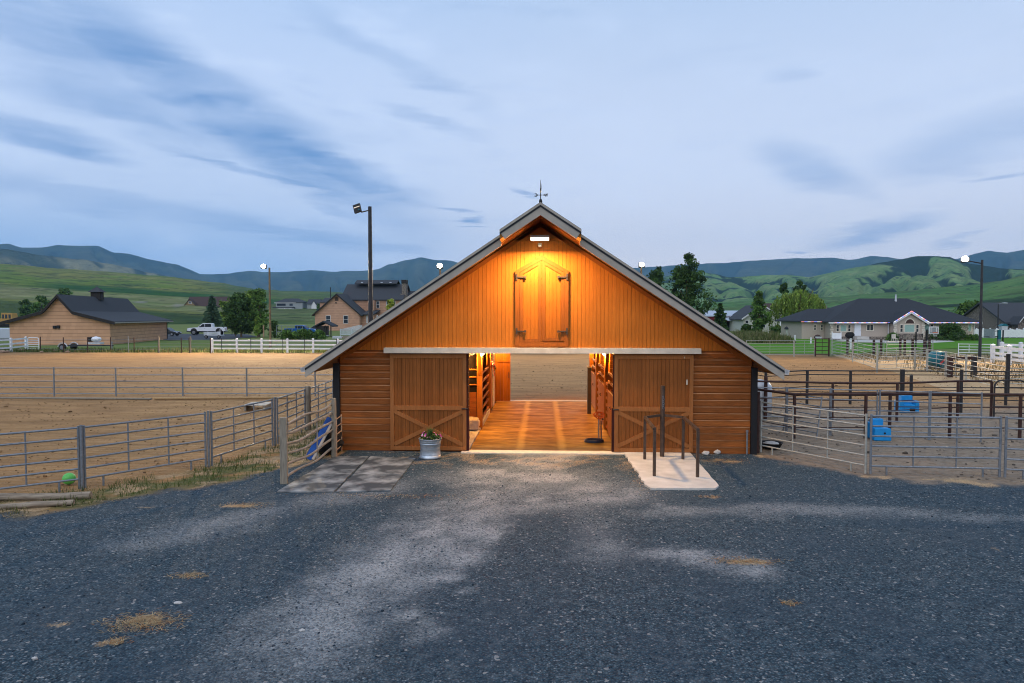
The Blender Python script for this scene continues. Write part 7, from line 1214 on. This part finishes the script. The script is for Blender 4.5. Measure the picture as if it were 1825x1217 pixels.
m = MB(); [m.box(-1.35 + i * 0.18, -1.35 + i * 0.18 + 0.10, -0.74, -0.70, 0.55, 1.0) for i in range(15)]; m.box(-1.38, 1.38, -0.75, -0.69, 1.0, 1.07); m.build('side', 'paint_white', t); [MB().tube([(q, 0.5, 0.55), (q, 0.5, 1.5)], 0.035, 6).build('stake', 'paint_white', t) for q in (-1.3, -0.1, 0.7)]; MB().tube([(0.75, 0.5, 0.55)] + [(1.02 - 0.30 * math.cos(a), 0.5, 1.35 + 0.35 * math.sin(a)) for a in np.linspace(0, PI, 9)] + [(1.32, 0.5, 0.55)], 0.035, 6).build('hoop', 'paint_white', t); [wheel(t, q, -0.62, 0.28, 0.18, -1) for q in (-1.0, 1.05)]
t, k = small(150, 624.5, 'flatbed_trailer', 'low flatbed trailer parked along the tan shed', 'trailer'); MB().box(-1.9, 2.2, -0.75, 0.75, 0.5, 0.58).build('deck', 'dark_trim', t); MB().bar((2.2, 0, 0.54), (3.2, 0, 0.5), 0.1, 0.1).build('tongue', 'dark_trim', t); [wheel(t, -1.7, s * 0.85, 0.36, 0.22, s) for s in (-1, 1)]; [MB().tube([(-1.7 - 0.5 * math.cos(a), s * 0.85, 0.36 + 0.46 * math.sin(a)) for a in np.linspace(0.1, PI - .1, 9)], 0.05, 6).build('fender', 'panel_plastic', t) for s in (-1, 1)]; MB().tube([(3.0, 0, 0), (3.0, 0, 0.95)], 0.06, 6).build('jack', 'galv', t)
x, y = gp(168, 622); t = thing('engine', 'white covered engine standing on the flatbed trailer tongue', 'engine', (x, y, 0.55)); MB().blob((0.25, 0, 0.52), (0.55, 0.35, 0.30), 2, 0.08).build('cover', 'paint_white', t); MB().box(-0.6, -0.2, -0.3, 0.3, 0.25, 0.75).build('block', 'dark_trim', t, bev=0.04); MB().box(-0.6, 0.9, -0.32, 0.32, 0, 0.2).build('frame', 'panel_plastic', t)
t, k = small(14, 583, 'excavator', 'yellow excavator cab above the shed eave at the left edge', 'excavator'); zc = CAMZ + (HOR - 569) * k; sc_ = k
MB().prism([(-6 * sc_, 6 * sc_), (14 * sc_, 6 * sc_), (15.5 * sc_, 12 * sc_), (13 * sc_, 26 * sc_), (-6.5 * sc_, 26.5 * sc_)], -1.2, 1.2).build('cab', 'yellow_paint', t, bev=0.06); [MB().box(a * sc_, b * sc_, -1.26, -1.204, 16 * sc_, 23.5 * sc_).build('window', 'glass', t) for a, b in ((-4.5, -1), (1, 5), (7.5, 11.5))]
MB().box(-26 * sc_, -6.1 * sc_, -1.1, 1.1, 7 * sc_, 16 * sc_).build('engine_deck', 'yellow_paint', t, bev=0.06); MB().box(-24 * sc_, 14 * sc_, -1.6, 1.6, 0, 6 * sc_).build('tracks', 'tyre', t, bev=0.1)
x, y = gp(5, 604); tag(MB().box(-6, 3, 0, 2.5, 0, 1.7).build('stock_trailer', 'roof_metal', None, (x, y, 0), 0.0, 0.15), 'silver trailer side showing behind the short white fence', 'trailer')

# ------------------------------------------------------------------ evening air
m = bpy.data.materials.new('haze'); m.use_nodes = True; n = NT(m.node_tree); n.n.clear()
pv = n.new('ShaderNodeVolumePrincipled'); pv.inputs['Color'].default_value = (0.32, 0.64, 1.0, 1); pv.inputs['Density'].default_value = 0.00006; pv.inputs['Anisotropy'].default_value = 0.0
oo = n.new('ShaderNodeOutputMaterial'); n.l.new(pv.outputs[0], oo.inputs['Volume']); MATS['haze'] = m
hz_ = kind(MB().box(-8800, 8800, -500, 9700, -1.1, 1100).build('haze', 'haze'), 'stuff'); tag(hz_, 'thin blue evening air over the valley', 'haze')
